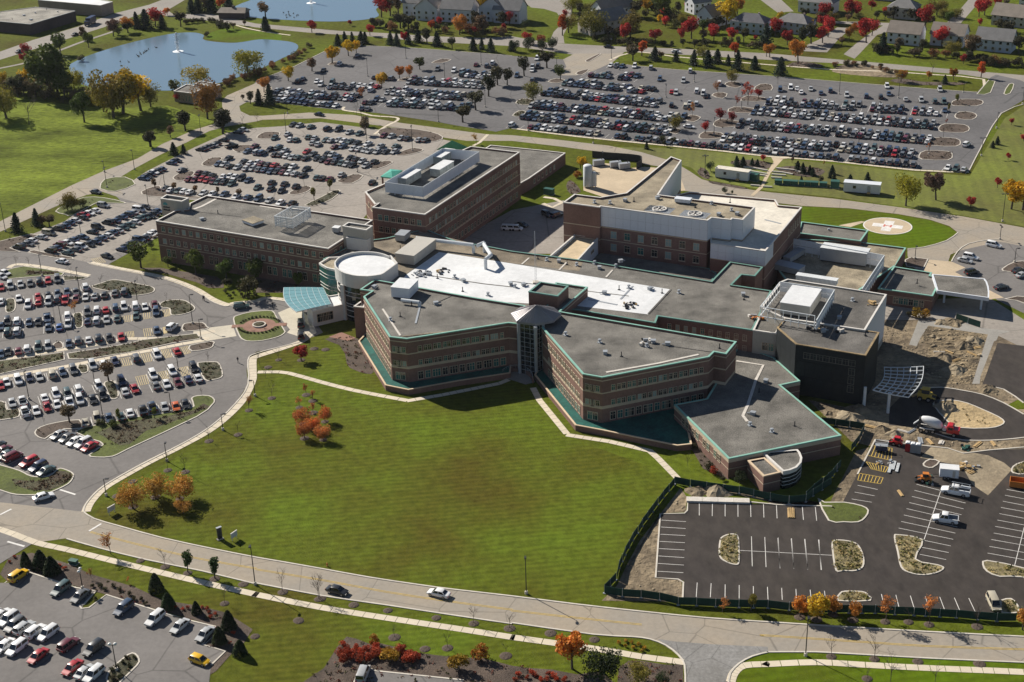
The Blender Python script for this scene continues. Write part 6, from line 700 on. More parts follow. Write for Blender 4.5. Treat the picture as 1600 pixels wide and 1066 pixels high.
class MB:
    def __init__(s): s.v = []; s.f = []; s.m = []
    def add(s, vs, fs, m=0):
        b = len(s.v); s.v += [tuple(v) for v in vs]
        for f in fs: s.f.append(tuple(b+i for i in f)); s.m.append(m)
        return s
    def box(s, x0, x1, y0, y1, z0, z1, m=0, top=None):
        s.add([(x0,y0,z0),(x1,y0,z0),(x1,y1,z0),(x0,y1,z0),(x0,y0,z1),(x1,y0,z1),(x1,y1,z1),(x0,y1,z1)], [(0,3,2,1),(0,1,5,4),(1,2,6,5),(2,3,7,6),(3,0,4,7)], m)
        b = len(s.v); s.f.append((b-4, b-3, b-2, b-1)); s.m.append(m if top is None else top); return s
    def bar(s, p, q, w, h=None, m=0):
        p = Vector(p); q = Vector(q); d = (q-p).normalized(); a = d.cross(Vector((0, 0, 1)))
        a = Vector((1, 0, 0)) if a.length < 1e-3 else a.normalized()
        b = d.cross(a); h = h or w; a = a*w/2; b = b*h/2
        return s.add([p-a-b, p+a-b, p+a+b, p-a+b, q-a-b, q+a-b, q+a+b, q-a+b], [(0,1,2,3),(7,6,5,4),(0,4,5,1),(1,5,6,2),(2,6,7,3),(3,7,4,0)], m)
    def tube(s, p, q, r0, r1=None, n=6, m=0, cap=True):
        p = Vector(p); q = Vector(q); d = (q-p).normalized(); a = d.cross(Vector((.3, .9, .1))).normalized(); b = d.cross(a); r1 = r0 if r1 is None else r1
        vs = [p+(a*math.cos(t)+b*math.sin(t))*r0 for t in [6.2832*i/n for i in range(n)]] + [q+(a*math.cos(t)+b*math.sin(t))*r1 for t in [6.2832*i/n for i in range(n)]]
        fs = [(i, (i+1) % n, n+(i+1) % n, n+i) for i in range(n)]
        if cap: fs += [tuple(range(n))[::-1], tuple(range(n, 2*n))]
        return s.add(vs, fs, m)
    def lathe(s, prof, n=16, c=(0, 0, 0), m=0):
        vs = [(c[0]+r*math.cos(6.2832*i/n), c[1]+r*math.sin(6.2832*i/n), c[2]+z) for r, z in prof for i in range(n)]
        fs = [(j*n+i, j*n+(i+1) % n, (j+1)*n+(i+1) % n, (j+1)*n+i) for j in range(len(prof)-1) for i in range(n)]
        return s.add(vs, fs, m)
    def mesh(s, name, mats, smooth=False, sharp=None):
        me = bpy.data.meshes.new(name); me.from_pydata(s.v, [], s.f)
        for k in (mats if isinstance(mats, (list, tuple)) else [mats]): me.materials.append(M(k))
        if len(me.materials) > 1: me.polygons.foreach_set('material_index', s.m)
        if smooth: me.polygons.foreach_set('use_smooth', [True]*len(s.f))
        if sharp: me.polygons.foreach_set('use_smooth', [True]*len(s.f)); me.update(); me.set_sharp_from_angle(angle=sharp)
        me.update(); return me
    def build(s, name, mats, parent=None, loc=None, rz=0, smooth=False): return link(name, s.mesh(name, mats, smooth), parent, loc, rz)
def area(p): return sum(p[i-1][0]*p[i][1]-p[i][0]*p[i-1][1] for i in range(len(p)))/2
def ccw(p): return list(p) if area(p) > 0 else list(p)[::-1]
def offset(p, d):
    "inward offset of a ccw outline (d > 0 inwards)"
    n = len(p); o = []
    for i in range(n):
        a = Vector(p[i-1]); b = Vector(p[i]); c = Vector(p[(i+1) % n])
        e = (b-a); f = (c-b)
        if e.length < 1e-4: e = f
        if f.length < 1e-4: f = e
        e.normalize(); f.normalize(); m = Vector((-e.y-f.y, e.x+f.x)); k = m.dot(Vector((-e.y, e.x)))
        if abs(k) < .35: k = .35
        o.append(tuple(b+m*(d/k)))
    return o
def inside(p, x, y):
    c = False
    for i in range(len(p)):
        x1, y1 = p[i-1]; x2, y2 = p[i]
        if (y1 > y) != (y2 > y) and x < (x2-x1)*(y-y1)/(y2-y1)+x1: c = not c
    return c
def cap(mb, p, z, m=0):
    bm = bmesh.new(); f = bm.faces.new([bm.verts.new((x, y, z)) for x, y in p]); f.normal_update()
    if f.normal.z < 0: f.normal_flip()
    bmesh.ops.triangulate(bm, faces=[f]); bm.verts.index_update()
    mb.add([v.co[:] for v in bm.verts], [[v.index for v in q.verts] for q in bm.faces], m); bm.free()
def wallring(mb, p, z0, z1, m=0, inner=False):
    n = len(p)
    for i in range(n):
        a = p[i]; b = p[(i+1) % n]; q = [(a[0], a[1], z0), (b[0], b[1], z0), (b[0], b[1], z1), (a[0], a[1], z1)]
        mb.add(q[::-1] if inner else q, [(0, 1, 2, 3)], m)
def ring(mb, po, pi, z, m=0):
    n = len(po)
    for i in range(n):
        a, b, c, d = po[i], po[(i+1) % n], pi[(i+1) % n], pi[i]; mb.add([(a[0], a[1], z), (b[0], b[1], z), (c[0], c[1], z), (d[0], d[1], z)], [(0, 1, 2, 3)], m)
def solidring(mb, po, pi, z0, z1, m=0):
    wallring(mb, po, z0, z1, m); wallring(mb, pi, z0, z1, m, True); ring(mb, po, pi, z1, m)
def strip(pts, wd):
    L, Rr = [], []
    for i, p in enumerate(pts):
        a = Vector(pts[max(i-1, 0)]); b = Vector(pts[min(i+1, len(pts)-1)]); d = (b-a)
        d = d.normalized() if d.length > 1e-5 else Vector((1, 0)); n = Vector((-d.y, d.x))*wd/2
        L.append(tuple(Vector(p)+n)); Rr.append(tuple(Vector(p)-n))
    return L, Rr
ORD = 'first second third fourth fifth sixth seventh eighth ninth tenth eleventh twelfth thirteenth fourteenth fifteenth sixteenth seventeenth eighteenth nineteenth twentieth'.split()
def ordn(i):
    if i < 20: return ORD[i]
    i += 1; t = {2: 'twenty', 3: 'thirty', 4: 'forty', 5: 'fifty'}[i//10]
    return {'twenty': 'twentieth', 'thirty': 'thirtieth', 'forty': 'fortieth', 'fifty': 'fiftieth'}[t] if i % 10 == 0 else t+'-'+ORD[i % 10-1]
def sx(x, y): return x/(y*.907+70)
# ------------------------------------------------------------------ materials
MATS = {}
def node_mat(name):
    m = bpy.data.materials.new(name); m.use_nodes = True; return m, m.node_tree, m.node_tree.nodes['Principled BSDF']
def ramp2(nt, fac, a, b, p0=.3, p1=.7):
    r = nt.nodes.new('ShaderNodeValToRGB'); e = r.color_ramp.elements
    e[0].position = p0; e[1].position = p1; e[0].color = (*a, 1); e[1].color = (*b, 1); nt.links.new(fac, r.inputs[0]); return r.outputs[0]
def noise(nt, vec, sc, det=3, ro=.55, dist=0):
    n = nt.nodes.new('ShaderNodeTexNoise'); n.inputs['Scale'].default_value = sc; n.inputs['Detail'].default_value = det; n.inputs['Roughness'].default_value = ro; n.inputs['Distortion'].default_value = dist
    nt.links.new(vec, n.inputs['Vector']); return n.outputs['Fac']
def mix(nt, a, b, fac, mode='MIX'):
    n = nt.nodes.new('ShaderNodeMix'); n.data_type = 'RGBA'; n.blend_type = mode
    for k, v in ((0, fac), (6, a), (7, b)):
        if hasattr(v, 'is_linked'): nt.links.new(v, n.inputs[k])
        elif k == 0: n.inputs[0].default_value = v
        else: n.inputs[k].default_value = (*v, 1)
    return n.outputs[2]
def mapping(nt, vec, sc=(1, 1, 1), rz=0):
    n = nt.nodes.new('ShaderNodeMapping'); n.inputs['Scale'].default_value = sc; n.inputs['Rotation'].default_value = (0, 0, rz); nt.links.new(vec, n.inputs[0]); return n.outputs[0]
def sc3(c, k): return tuple(min(1, max(0, v*k)) for v in c)
def surf(name, c, v=.25, s1=.08, s2=1.2, rough=.9, spec=.3, bump=0, bs=3, metal=0, tint=None, stretch=None, crack=0, stripe=None, oil=0, v2=None):
    "a weathered surface: two scales of mottling, optional stretched streaks, stripes, cracks and relief"
    m, nt, b = node_mat(name); tc = nt.nodes.new('ShaderNodeTexCoord'); vec = tc.outputs['Object']
    if stretch: vec = mapping(nt, vec, stretch[:3], stretch[3])
    c0 = ramp2(nt, noise(nt, vec, s1, 5, .6), sc3(tint or c, 1-v), sc3(c, 1+v*.8), .32, .68)
    c1 = ramp2(nt, noise(nt, vec, s2, 4, .65), (1-(v2 or v)*.9,)*3, (1+(v2 or v)*.5,)*3, .3, .7)
    col = mix(nt, c0, c1, 1.0, 'MULTIPLY')
    if stripe:
        wv = nt.nodes.new('ShaderNodeTexWave'); wv.inputs['Scale'].default_value = stripe[0]; wv.inputs['Distortion'].default_value = stripe[3] if len(stripe) > 3 else 1.2; wv.inputs['Detail'].default_value = 3; wv.inputs['Detail Scale'].default_value = .6
        nt.links.new(mapping(nt, tc.outputs['Object'], (1, 1, 1), stripe[1]), wv.inputs[0])
        col = mix(nt, col, ramp2(nt, wv.outputs['Fac'], (1-stripe[2],)*3, (1+stripe[2],)*3, .2, .8), 1.0, 'MULTIPLY')
    if crack:
        vo = nt.nodes.new('ShaderNodeTexVoronoi'); vo.feature = 'DISTANCE_TO_EDGE'; vo.inputs['Scale'].default_value = crack
        w2 = nt.nodes.new('ShaderNodeMixRGB'); w2.inputs[0].default_value = .12; nt.links.new(tc.outputs['Object'], w2.inputs[1]); nz = nt.nodes.new('ShaderNodeTexNoise'); nz.inputs['Scale'].default_value = .25; nt.links.new(tc.outputs['Object'], nz.inputs[0]); nt.links.new(nz.outputs['Color'], w2.inputs[2])
        nt.links.new(w2.outputs[0], vo.inputs[0]); col = mix(nt, col, ramp2(nt, vo.outputs['Distance'], (.62,)*3, (1,)*3, .0, .012), 1.0, 'MULTIPLY')
    if oil:
        col = mix(nt, col, ramp2(nt, noise(nt, vec, .45, 3, .5), (1,)*3, (1-oil,)*3, .6, .72), 1.0, 'MULTIPLY')
    nt.links.new(col, b.inputs['Base Color']); b.inputs['Roughness'].default_value = rough; b.inputs['Specular IOR Level'].default_value = spec; b.inputs['Metallic'].default_value = metal
    if bump:
        bn = nt.nodes.new('ShaderNodeBump'); bn.inputs['Strength'].default_value = 1; bn.inputs['Distance'].default_value = bump; nt.links.new(noise(nt, vec, bs, 4, .6), bn.inputs['Height']); nt.links.new(bn.outputs[0], b.inputs['Normal'])
    MATS[name] = m
def M(k): return MATS[k]
G1 = (.085, .105, .018)
surf('grass', (.088, .118, .010), .42, .02, .5, spec=.04, tint=(.13, .12, .02), bump=.15, bs=2)
surf('field', (.155, .195, .025), .55, .018, .35, tint=(.13, .165, .02), spec=.04, bump=.5, bs=.6, stretch=(1, 2.2, 1, .5))
surf('lawn', (.082, .115, .010), .38, .03, .5, tint=(.14, .125, .018), spec=.04, bump=.12, bs=2.5, stripe=(.19, math.radians(84), .085, 2.5))
surf('lawn_right', (.135, .16, .018), .28, .03, .7, tint=(.14, .135, .03), bump=.08, bs=3, stripe=(.085, math.radians(10), .06, 1.5))
surf('lawn_h', (.08, .135, .005), .25, .05, .7, spec=.04, tint=(.11, .13, .012), bump=.08, bs=3, stripe=(.13, math.radians(80), .07, 1.5))
surf('concrete_road', (.315, .265, .2), .13, .06, 1.0, crack=.09, tint=(.33, .3, .255))
surf('asphalt', (.18, .168, .158), .16, .05, .9, crack=.05, oil=.16)
surf('asphalt_tan', (.30, .27, .235), .15, .05, .8, crack=.06, oil=.2)
surf('asphalt_far', (.135, .13, .13), .2, .03, .6, oil=.15, crack=.05)
surf('asphalt_light', (.27, .245, .215), .14, .05, .8)
surf('asphalt_blue', (.215, .21, .2), .3, .12, 1.5, crack=.12, tint=(.27, .26, .24))
surf('asphalt_new', (.036, .030, .027), .42, .045, .35, oil=.25, tint=(.08, .066, .054), stretch=(1, .5, 1, .5))
surf('sidewalk', (.62, .545, .42), .08, .2, 2)
surf('concrete_tan', (.52, .42, .29), .12, .12, 1.2)
surf('concrete_pale', (.55, .5, .4), .1, .2, 1.5)
surf('concrete_grey', (.30, .285, .255), .14, .15, 1.5)
surf('kerb', (.58, .535, .46), .12, .3, 3)
surf('dirt', (.26, .205, .13), .45, .07, .7, bump=.7, bs=.6, tint=(.16, .12, .08))
surf('dirt_clod', (.26, .20, .12), .5, .12, .5, bump=1.6, bs=.35, tint=(.15, .115, .075), stretch=(1, 1.8, 1, .4))
surf('dirt_tan', (.30, .245, .165), .3, .1, .9, bump=.2, bs=1)
surf('sand', (.42, .315, .17), .3, .12, .8, bump=.4, bs=.7)
surf('straw', (.30, .245, .125), .5, .4, 2.2, bump=.3, bs=3, tint=(.16, .14, .07))
surf('mulch', (.105, .078, .06), .4, .2, 2.5, bump=.2, bs=4)
surf('mulchgreen', (.085, .075, .046), .5, .3, 1.6, bump=.25, bs=3, tint=(.055, .065, .025))
surf('hedgebed', (.075, .078, .036), .55, .12, 1.2, bump=.3, bs=2.5, tint=(.11, .065, .045))
surf('grassbed', G1, .3, .15, 1.2, bump=.12, bs=3)
surf('brick_paving', (.27, .15, .11), .2, .3, 3)
surf('red_pave', (.55, .16, .12), .12, .3, 3)
surf('brick', (.21, .122, .096), .2, .12, 2.2, rough=.92, stripe=(1.6, 0, .0))
surf('brick_dark', (.085, .065, .06), .2, .1, 2)
surf('brick_tan', (.32, .25, .2), .15, .15, 2)
surf('limestone', (.50, .41, .30), .1, .3, 3)
surf('stucco', (.40, .375, .325), .09, .2, 2)
surf('stucco_white', (.6, .58, .54), .07, .2, 2)
surf('panel_white', (.66, .69, .73), .06, .15, 2, rough=.55, spec=.4)
surf('panel_beige', (.48, .455, .40), .07, .15, 2, rough=.6)
surf('blackwrap', (.016, .02, .022), .3, .2, 2, rough=.7)
surf('cop_white', (.66, .63, .58), .1, .3, 3, rough=.6)
surf('cop_grey', (.4, .4, .38), .1, .3, 3, rough=.6)
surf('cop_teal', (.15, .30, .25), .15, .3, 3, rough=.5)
surf('cop_teal_lit', (.25, .47, .385), .1, .3, 3, rough=.5)  # sunlit copy of cop_teal, the light put into its colour
surf('cop_tan', (.62, .48, .33), .1, .3, 3)
surf('cop_wood', (.3, .22, .12), .3, .5, 3)
surf('teal_metal', (.085, .38, .29), .14, .2, 2, rough=.45, stripe=(1.2, .4, .12, 0))
surf('teal_deck', (.012, .105, .085), .35, .25, 2, rough=.6)
for k, c in dict(gravel=(.2, .188, .165), gravel_dark=(.16, .15, .135), gravel_tan=(.36, .305, .215), gravel_tan2=(.26, .215, .155), roof_grey=(.33, .31, .265)).items(): surf(k, c, .34, .14, 4.5, tint=sc3(c, .8), bump=.12, bs=4, oil=.2, v2=.65)
surf('roof_white', (.70, .71, .71), .12, .09, .9, rough=.7, oil=.08)
surf('roof_pale', (.70, .65, .55), .16, .12, .9)
surf('roof_tan', (.58, .46, .3), .15, .2, 1.4)
surf('metal_grey', (.36, .385, .41), .1, .3, 3, rough=.5, metal=.2)
surf('metal_roof', (.27, .255, .265), .1, .2, 3, rough=.4, metal=.2)
surf('metal_grille', (.34, .37, .36), .3, .6, 4, rough=.6, stripe=(2.2, .6, .3, 0))
surf('ribbed', (.66, .68, .68), .1, .3, 3, rough=.5, stripe=(.9, .1, .3, 0))
surf('steel_white', (.62, .65, .66), .08, .4, 3, rough=.45)
surf('green_metal', (.035, .11, .085), .15, .5, 3, rough=.5)
surf('fence_mesh', (.012, .05, .038), .35, .3, 3, rough=.8)
surf('red_plastic', (.45, .03, .03), .1, .4, 3, rough=.4)
surf('grey_plastic', (.30, .31, .31), .1, .4, 3, rough=.5)
surf('navy_paint', (.02, .035, .09), .15, .4, 3, rough=.35)
surf('red_paint', (.5, .02, .025), .1, .4, 3, rough=.3, spec=.6)
surf('orange_paint', (.55, .18, .03), .12, .5, 3, rough=.5)
surf('yellow_mark', (.62, .43, .09), .22, .5, 3)
surf('tan_mark', (.62, .5, .26), .18, .5, 3)
surf('white_mark', (.72, .70, .66), .14, .5, 3)
surf('black_metal', (.025, .025, .028), .2, .5, 3, rough=.45)
surf('dark_steel', (.05, .05, .05), .2, .5, 3, rough=.5, metal=.5)
surf('rubber', (.02, .02, .02), .2, 1, 3, rough=.85)
surf('rim', (.4, .4, .42), .1, 1, 3, rough=.35, metal=.7)
surf('chassis', (.04, .04, .042), .2, .5, 2, rough=.7)
surf('chassis2', (.13, .125, .11), .2, .5, 2, rough=.7)
surf('lamp_lens', (.7, .7, .66), .05, 1, 3, rough=.2, spec=.6)
surf('tail_lens', (.4, .02, .02), .05, 1, 3, rough=.25)
surf('bark', (.10, .08, .065), .3, 1, 6)
surf('wood', (.52, .36, .17), .25, .6, 3)
surf('signboard', (.52, .54, .58), .06, .3, 2, rough=.4)
surf('dark_sign', (.035, .037, .045), .15, .3, 2, rough=.35)
surf('teal_sign', (.08, .34, .36), .1, .5, 2)
surf('skin', (.5, .33, .25), .05, 2, 4); surf('cloth_dark', (.03, .033, .045), .2, 2, 5); surf('cloth_light', (.5, .5, .52), .15, 2, 5)
surf('stone_white', (.6, .56, .5), .15, 1, 4)
surf('duck', (.045, .04, .035), .2, 3, 8); surf('spray', (.85, .88, .9), .05, 2, 5)
for k, c in dict(siding_white=(.62, .63, .66), siding_tan=(.5, .46, .4), siding_blue=(.46, .5, .58)).items(): surf(k, c, .05, .3, 2, stripe=(.0, 0, 0))
for k, c in dict(shingle_grey=(.2, .195, .19), shingle_brown=(.25, .215, .18), shingle_dark=(.13, .13, .14), shingle_tan=(.36, .3, .25)).items(): surf(k, c, .14, .3, 3)
def simple(name, c, rough, spec=.5, metal=0, trans=0):
    m, nt, b = node_mat(name); b.inputs['Base Color'].default_value = (*c, 1); b.inputs['Roughness'].default_value = rough; b.inputs['Specular IOR Level'].default_value = spec; b.inputs['Metallic'].default_value = metal; MATS[name] = m; return m, nt, b
simple('glass_dark', (.012, .018, .022), .06, .8); simple('glass_teal', (.035, .13, .115), .12, .7); simple('glass_pale', (.26, .36, .34), .25, .6); simple('car_glass', (.01, .013, .017), .05, .9)
m_, nt_, b_ = simple('canopy_glass', (.22, .43, .47), .18, .6); b_.inputs['Alpha'].default_value = .72
m_, nt_, b_ = simple('water', (.135, .205, .265), .14, .5)
bn_ = nt_.nodes.new('ShaderNodeBump'); bn_.inputs['Distance'].default_value = .02; tc_ = nt_.nodes.new('ShaderNodeTexCoord'); nt_.links.new(noise(nt_, mapping(nt_, tc_.outputs['Object'], (1, 2.5, 1)), .9, 3), bn_.inputs['Height']); nt_.links.new(bn_.outputs[0], b_.inputs['Normal'])
def paint(name, attr):
    m, nt, b = node_mat(name)
    if attr: n = nt.nodes.new('ShaderNodeAttribute'); n.attribute_name = 'paint'; c = n.outputs['Color']
    else: n = nt.nodes.new('ShaderNodeObjectInfo'); c = n.outputs['Color']
    tc = nt.nodes.new('ShaderNodeTexCoord'); c = mix(nt, c, ramp2(nt, noise(nt, tc.outputs['Object'], 1.3, 3), (.86,)*3, (1.05,)*3), 1.0, 'MULTIPLY')
    nt.links.new(c, b.inputs['Base Color']); b.inputs['Roughness'].default_value = .32; b.inputs['Specular IOR Level'].default_value = .5; b.inputs['Coat Weight'].default_value = .35; b.inputs['Coat Roughness'].default_value = .12; MATS[name] = m
paint('car_paint', False); paint('car_paint_mass', True)
def leafmat(name, attr=False):
    m, nt, b = node_mat(name); tc = nt.nodes.new('ShaderNodeTexCoord')
    if attr: n = nt.nodes.new('ShaderNodeAttribute'); n.attribute_name = 'paint'; c = n.outputs['Color']; vec = tc.outputs['Object']; k = .8
    else: n = nt.nodes.new('ShaderNodeObjectInfo'); c = n.outputs['Color']; vec = tc.outputs['Object']; k = 5
    c = mix(nt, c, ramp2(nt, noise(nt, vec, k, 3, .6), (.58, .6, .55), (1.45, 1.38, 1.2), .32, .68), 1.0, 'MULTIPLY')
    nt.links.new(c, b.inputs['Base Color']); b.inputs['Roughness'].default_value = .75; b.inputs['Specular IOR Level'].default_value = .25
    tr = nt.nodes.new('ShaderNodeBsdfTranslucent'); nt.links.new(c, tr.inputs[0]); mx = nt.nodes.new('ShaderNodeMixShader'); mx.inputs[0].default_value = .22
    nt.links.new(b.outputs[0], mx.inputs[1]); nt.links.new(tr.outputs[0], mx.inputs[2]); nt.links.new(mx.outputs[0], nt.nodes['Material Output'].inputs[0]); MATS[name] = m
leafmat('leaf'); leafmat('leaf_mass', True)
# ------------------------------------------------------------------ ground, roads, lots
mb = MB(); xs = [-1500, -800, -300, 0, 300, 800, 1500]; ys = [-300, 0, 200, 500, 900, 1400, 2200]
for i in range(6):
    for j in range(6): mb.add([(xs[i], ys[j], 0), (xs[i+1], ys[j], 0), (xs[i+1], ys[j+1], 0), (xs[i], ys[j+1], 0)], [(0, 1, 2, 3)])
tag(mb.build('ground', 'grass'), 'autumn grass ground under the whole campus', kind='structure')
for i, (n, mt, z, p) in enumerate(S_):
    mb = MB(); cap(mb, ccw(p), z+i*.0006); tag(mb.build(n, mt), n.replace('_', ' ')+' surface', kind='structure')
for i, (n, mt, z, wd, p) in enumerate(P_):
    L, Rr = strip(p, wd); mb = MB(); zz = z+.02+i*.0007
    if mt == 'sidewalk':      # slabs with joints
        acc = 0
        for k in range(len(p)-1):
            a, b, c, d = [Vector((*q, 0)) for q in (Rr[k], Rr[k+1], L[k+1], L[k])]; n_ = max(1, int((b-a).length/1.9))
            for j in range(n_):
                t0 = (j+.02)/n_; t1 = (j+.98)/n_
                mb.add([tuple(a.lerp(b, t0))[:2]+(zz,), tuple(a.lerp(b, t1))[:2]+(zz,), tuple(d.lerp(c, t1))[:2]+(zz,), tuple(d.lerp(c, t0))[:2]+(zz,)], [(0, 1, 2, 3)])
    else:
        for k in range(len(p)-1): mb.add([(*Rr[k], zz), (*Rr[k+1], zz), (*L[k+1], zz), (*L[k], zz)], [(0, 1, 2, 3)])
    tag(mb.build(n, mt), n.replace('_', ' '), kind='structure')
mb = MB()
for p in K_:
    L, Rr = strip(p, .34)
    for k in range(len(p)-1):
        a, b, c, d = Rr[k], Rr[k+1], L[k+1], L[k]
        mb.add([(*q, z) for z in (.0, .15) for q in (a, b, c, d)], [(4, 5, 6, 7), (0, 1, 5, 4), (2, 3, 7, 6)])
tag(mb.build('kerb', 'kerb'), 'pale concrete kerb', kind='structure')
# painted markings
mks = dict(w=MB(), y=MB(), t=MB())
for a, b, wd, c in ML_:
    L, Rr = strip([a, b], wd); mks[c].add([(*Rr[0], .056), (*Rr[1], .056), (*L[1], .056), (*L[0], .056)], [(0, 1, 2, 3)])
for p in YL_:
    for o_ in (-.18, .18):
        L, Rr = strip(p, .12); cl = strip(p, 2*o_)[0] if o_ > 0 else strip(p, -2*o_)[1]
        L, Rr = strip(cl, .12)
        for k in range(len(p)-1): mks['y'].add([(*Rr[k], .064), (*Rr[k+1], .064), (*L[k+1], .064), (*L[k], .064)], [(0, 1, 2, 3)])
for a, b in STOP_:
    L, Rr = strip([a, b], .5); mks['w'].add([(*Rr[0], .064), (*Rr[1], .064), (*L[1], .064), (*L[0], .064)], [(0, 1, 2, 3)])
# ------------------------------------------------------------------ islands and planting beds
COVER = []            # (kind, outline)
for i, (k, p) in enumerate(I_):
    p = ccw(p); pi = offset(p, .32); base = .02
    mb = MB(); solidring(mb, p, pi, base, .16); root = tag(mb.build('traffic_island', 'kerb'), 'kerbed island', kind='structure')
    mb = MB(); cap(mb, pi, .13); mb.build('planting_bed', {'sandbed': 'sand'}.get(k, k), root); COVER.append((k, pi, .13))
for i, (k, p) in enumerate(B_):
    z = .145 if k == 'raised' else .05+i*.0006; mb = MB(); cap(mb, ccw(p), z); tag(mb.build('planting_bed', 'hedgebed' if k == 'raised' else k), 'planting bed', kind='structure'); COVER.append(({'mulch': 'bed', 'raised': 'raised'}.get(k, 'none'), ccw(p), z))
mb = MB().lathe([(.95, .0), (.85, .09), (.45, .2), (.1, .25)], 12); mound = mb.mesh('mulch_mound', 'mulch', True)
for x, y in M_: tag(link('mulch_ring', mound, None, (x, y, .012), 0, (1+random.random()*.3,)*2+(1,)), 'round brown mulch ring on the grass', kind='structure')
# ------------------------------------------------------------------ windows
WIN = {}
def win_mesh(w, h, style):
    k = (round(w, 2), round(h, 2), style)
    if k not in WIN:
        f = MB(); t = .11 if style == 'w' else .13
        for a in ((-w/2, -w/2+t, -h/2, h/2), (w/2-t, w/2, -h/2, h/2), (-w/2+t, w/2-t, -h/2, -h/2+t), (-w/2+t, w/2-t, h/2-t, h/2)): f.box(a[0], a[1], -.09, .02, a[2], a[3])
        f.box(-.035, .035, -.075, .02, -h/2+t, h/2-t); f.box(-w/2+t, w/2-t, -.07, .02, h*.12, h*.12+.08)
        if style == 'w': f.box(-w/2-.08, w/2+.08, -.16, .02, -h/2-.16, -h/2-.005)
        g = MB().add([(-w/2+t*.5, -.03, -h/2+t*.5), (w/2-t*.5, -.03, -h/2+t*.5), (w/2-t*.5, -.03, h/2-t*.5), (-w/2+t*.5, -.03, h/2-t*.5)], [(0, 1, 2, 3)])
        WIN[k] = (f.mesh('window', 'chassis2' if style == 'd' else 'limestone'), [g.mesh('pane', q) for q in (('glass_dark',)*4+('glass_teal',) if style == 'd' else ('glass_dark', 'glass_dark', 'glass_teal', 'glass_teal', 'glass_pale'))])
    return WIN[k]
def windows(root, p0, p1, rows):
    a = Vector(p0); b = Vector(p1); d = b-a; Ln = d.length; d.normalize(); rz = math.atan2(d.y, d.x); nrm = Vector((d.y, -d.x))
    for zc, h, w, n, per, gap, u0, u1, st in rows:
        fr, gl = win_mesh(w, h, st)
        for i in range(n):
            u = u0+(u1-u0)*(i+.5)/n if n > 1 else (u0+u1)/2
            for j in range(per):
                q = a+d*(u*Ln+(j-(per-1)/2)*gap)+nrm*.015
                wo = link('window', fr, root, (q.x, q.y, zc), rz); link('pane', random.choice(gl[:4] if st == 'g' else gl), wo)
def building(b):
    p = ccw(b['o']); z0, z1 = b['z0'], b['z1']; root = empty(b['n'], (0, 0, z0)); root.location = (p[0][0], p[0][1], z0)
    ox = Vector((-p[0][0], -p[0][1], -z0)); tag(root, b['l'], b['c'])
    hold = root
    mb = MB(); pi = offset(p, .35); wallring(mb, p, z0, z1); wallring(mb, pi, z1-b['pa'], z1, 0, True)
    o = mb.build('wall', b['w'], hold); o.location = ox
    mb = MB(); cap(mb, offset(p, .3), z1-b['pa']); mb.build('roof', b['rf'], hold, ox)
    mb = MB(); po = offset(p, -.07); solidring(mb, po, offset(p, .42), z1-.02, z1+b['ch']*.4); wallring(mb, po, z1-b['ch'], z1-.02); mb.build('coping', b['cp'], hold, ox)
    for z, h, mt in b['b']:
        mb = MB(); q = offset(p, -.05); solidring(mb, q, offset(p, .1), z, z+h); mb.build('string_course', mt, hold, ox)
    sub = hold
    for p0, p1, rows in b['f']:
        windows(sub, (p0[0]+ox.x, p0[1]+ox.y), (p1[0]+ox.x, p1[1]+ox.y), [(r[0]-z0,)+tuple(r[1:]) for r in rows])
    return root
BR = {}
for b in BL_: BR.setdefault(b['n'], building(b))
def panels(root, p0, p1, z0, z1, wd, mt, rows=1, name='wall_panel', out=.06):
    a = Vector(p0); b = Vector(p1); d = b-a; Ln = d.length; d.normalize(); rz = math.atan2(d.y, d.x); nrm = Vector((d.y, -d.x)); n = max(1, round(Ln/wd)); w = Ln/n; h = (z1-z0)/rows
    me = MB().box(.02, w-.02, -out, .01, .02, h-.02).mesh(name, mt); L = root.matrix_world.translation if False else Vector(root.location)
    for i in range(n):
        for j in range(rows):
            q = a+d*(i*w)+nrm*.01; link(name, me, root, (q.x-L.x, q.y-L.y, z0+j*h-L.z), rz)
for nm, p0, p1, z0, z1, wd, mt, rows in PAN_: panels(BR[nm], p0, p1, z0, z1, wd, mt, rows)
# white membrane on the central roof
mb = MB(); cap(mb, ccw(WR_), 10.69); c_ = BR['central_block']; o = mb.build('white_membrane', 'roof_white', c_); o.location = (-c_.location.x, -c_.location.y, 0)
mb = MB(); cap(mb, ccw(WR2_), 10.67); o = mb.build('tan_gravel', 'gravel_tan2', c_); o.location = (-c_.location.x, -c_.location.y, 0)
for nm, z, p, wd, mt in CD_:
    L, Rr = strip(p, wd); mb = MB(); b0 = BR[nm]
    for k in range(len(p)-1): mb.add([(*q, h) for h in (z-.02, z+.05) for q in (Rr[k], Rr[k+1], L[k+1], L[k])], [(4, 5, 6, 7), (0, 1, 5, 4), (2, 3, 7, 6)])
    o = mb.build('roof_walkway', mt, b0); o.location = (-b0.location.x, -b0.location.y, -b0.location.z)
# terraces
for i, p in enumerate(TER_):
    p = ccw(p); root = empty('garden_terrace', (p[0][0], p[0][1], 0)); ox = (-p[0][0], -p[0][1], 0)
    tag(root, 'raised teal deck with brick retaining wall along front %s wing' % ('west', 'east')[i], 'terrace')
    mb = MB(); wallring(mb, p, 0, 1.5); mb.build('wall', 'brick', root, ox)
    mb = MB(); cap(mb, offset(p, .2), 1.3); mb.build('deck', 'teal_deck', root, ox)
    mb = MB(); solidring(mb, offset(p, -.08), offset(p, .35), 1.42, 1.58); mb.build('coping', 'cop_tan', root, ox)
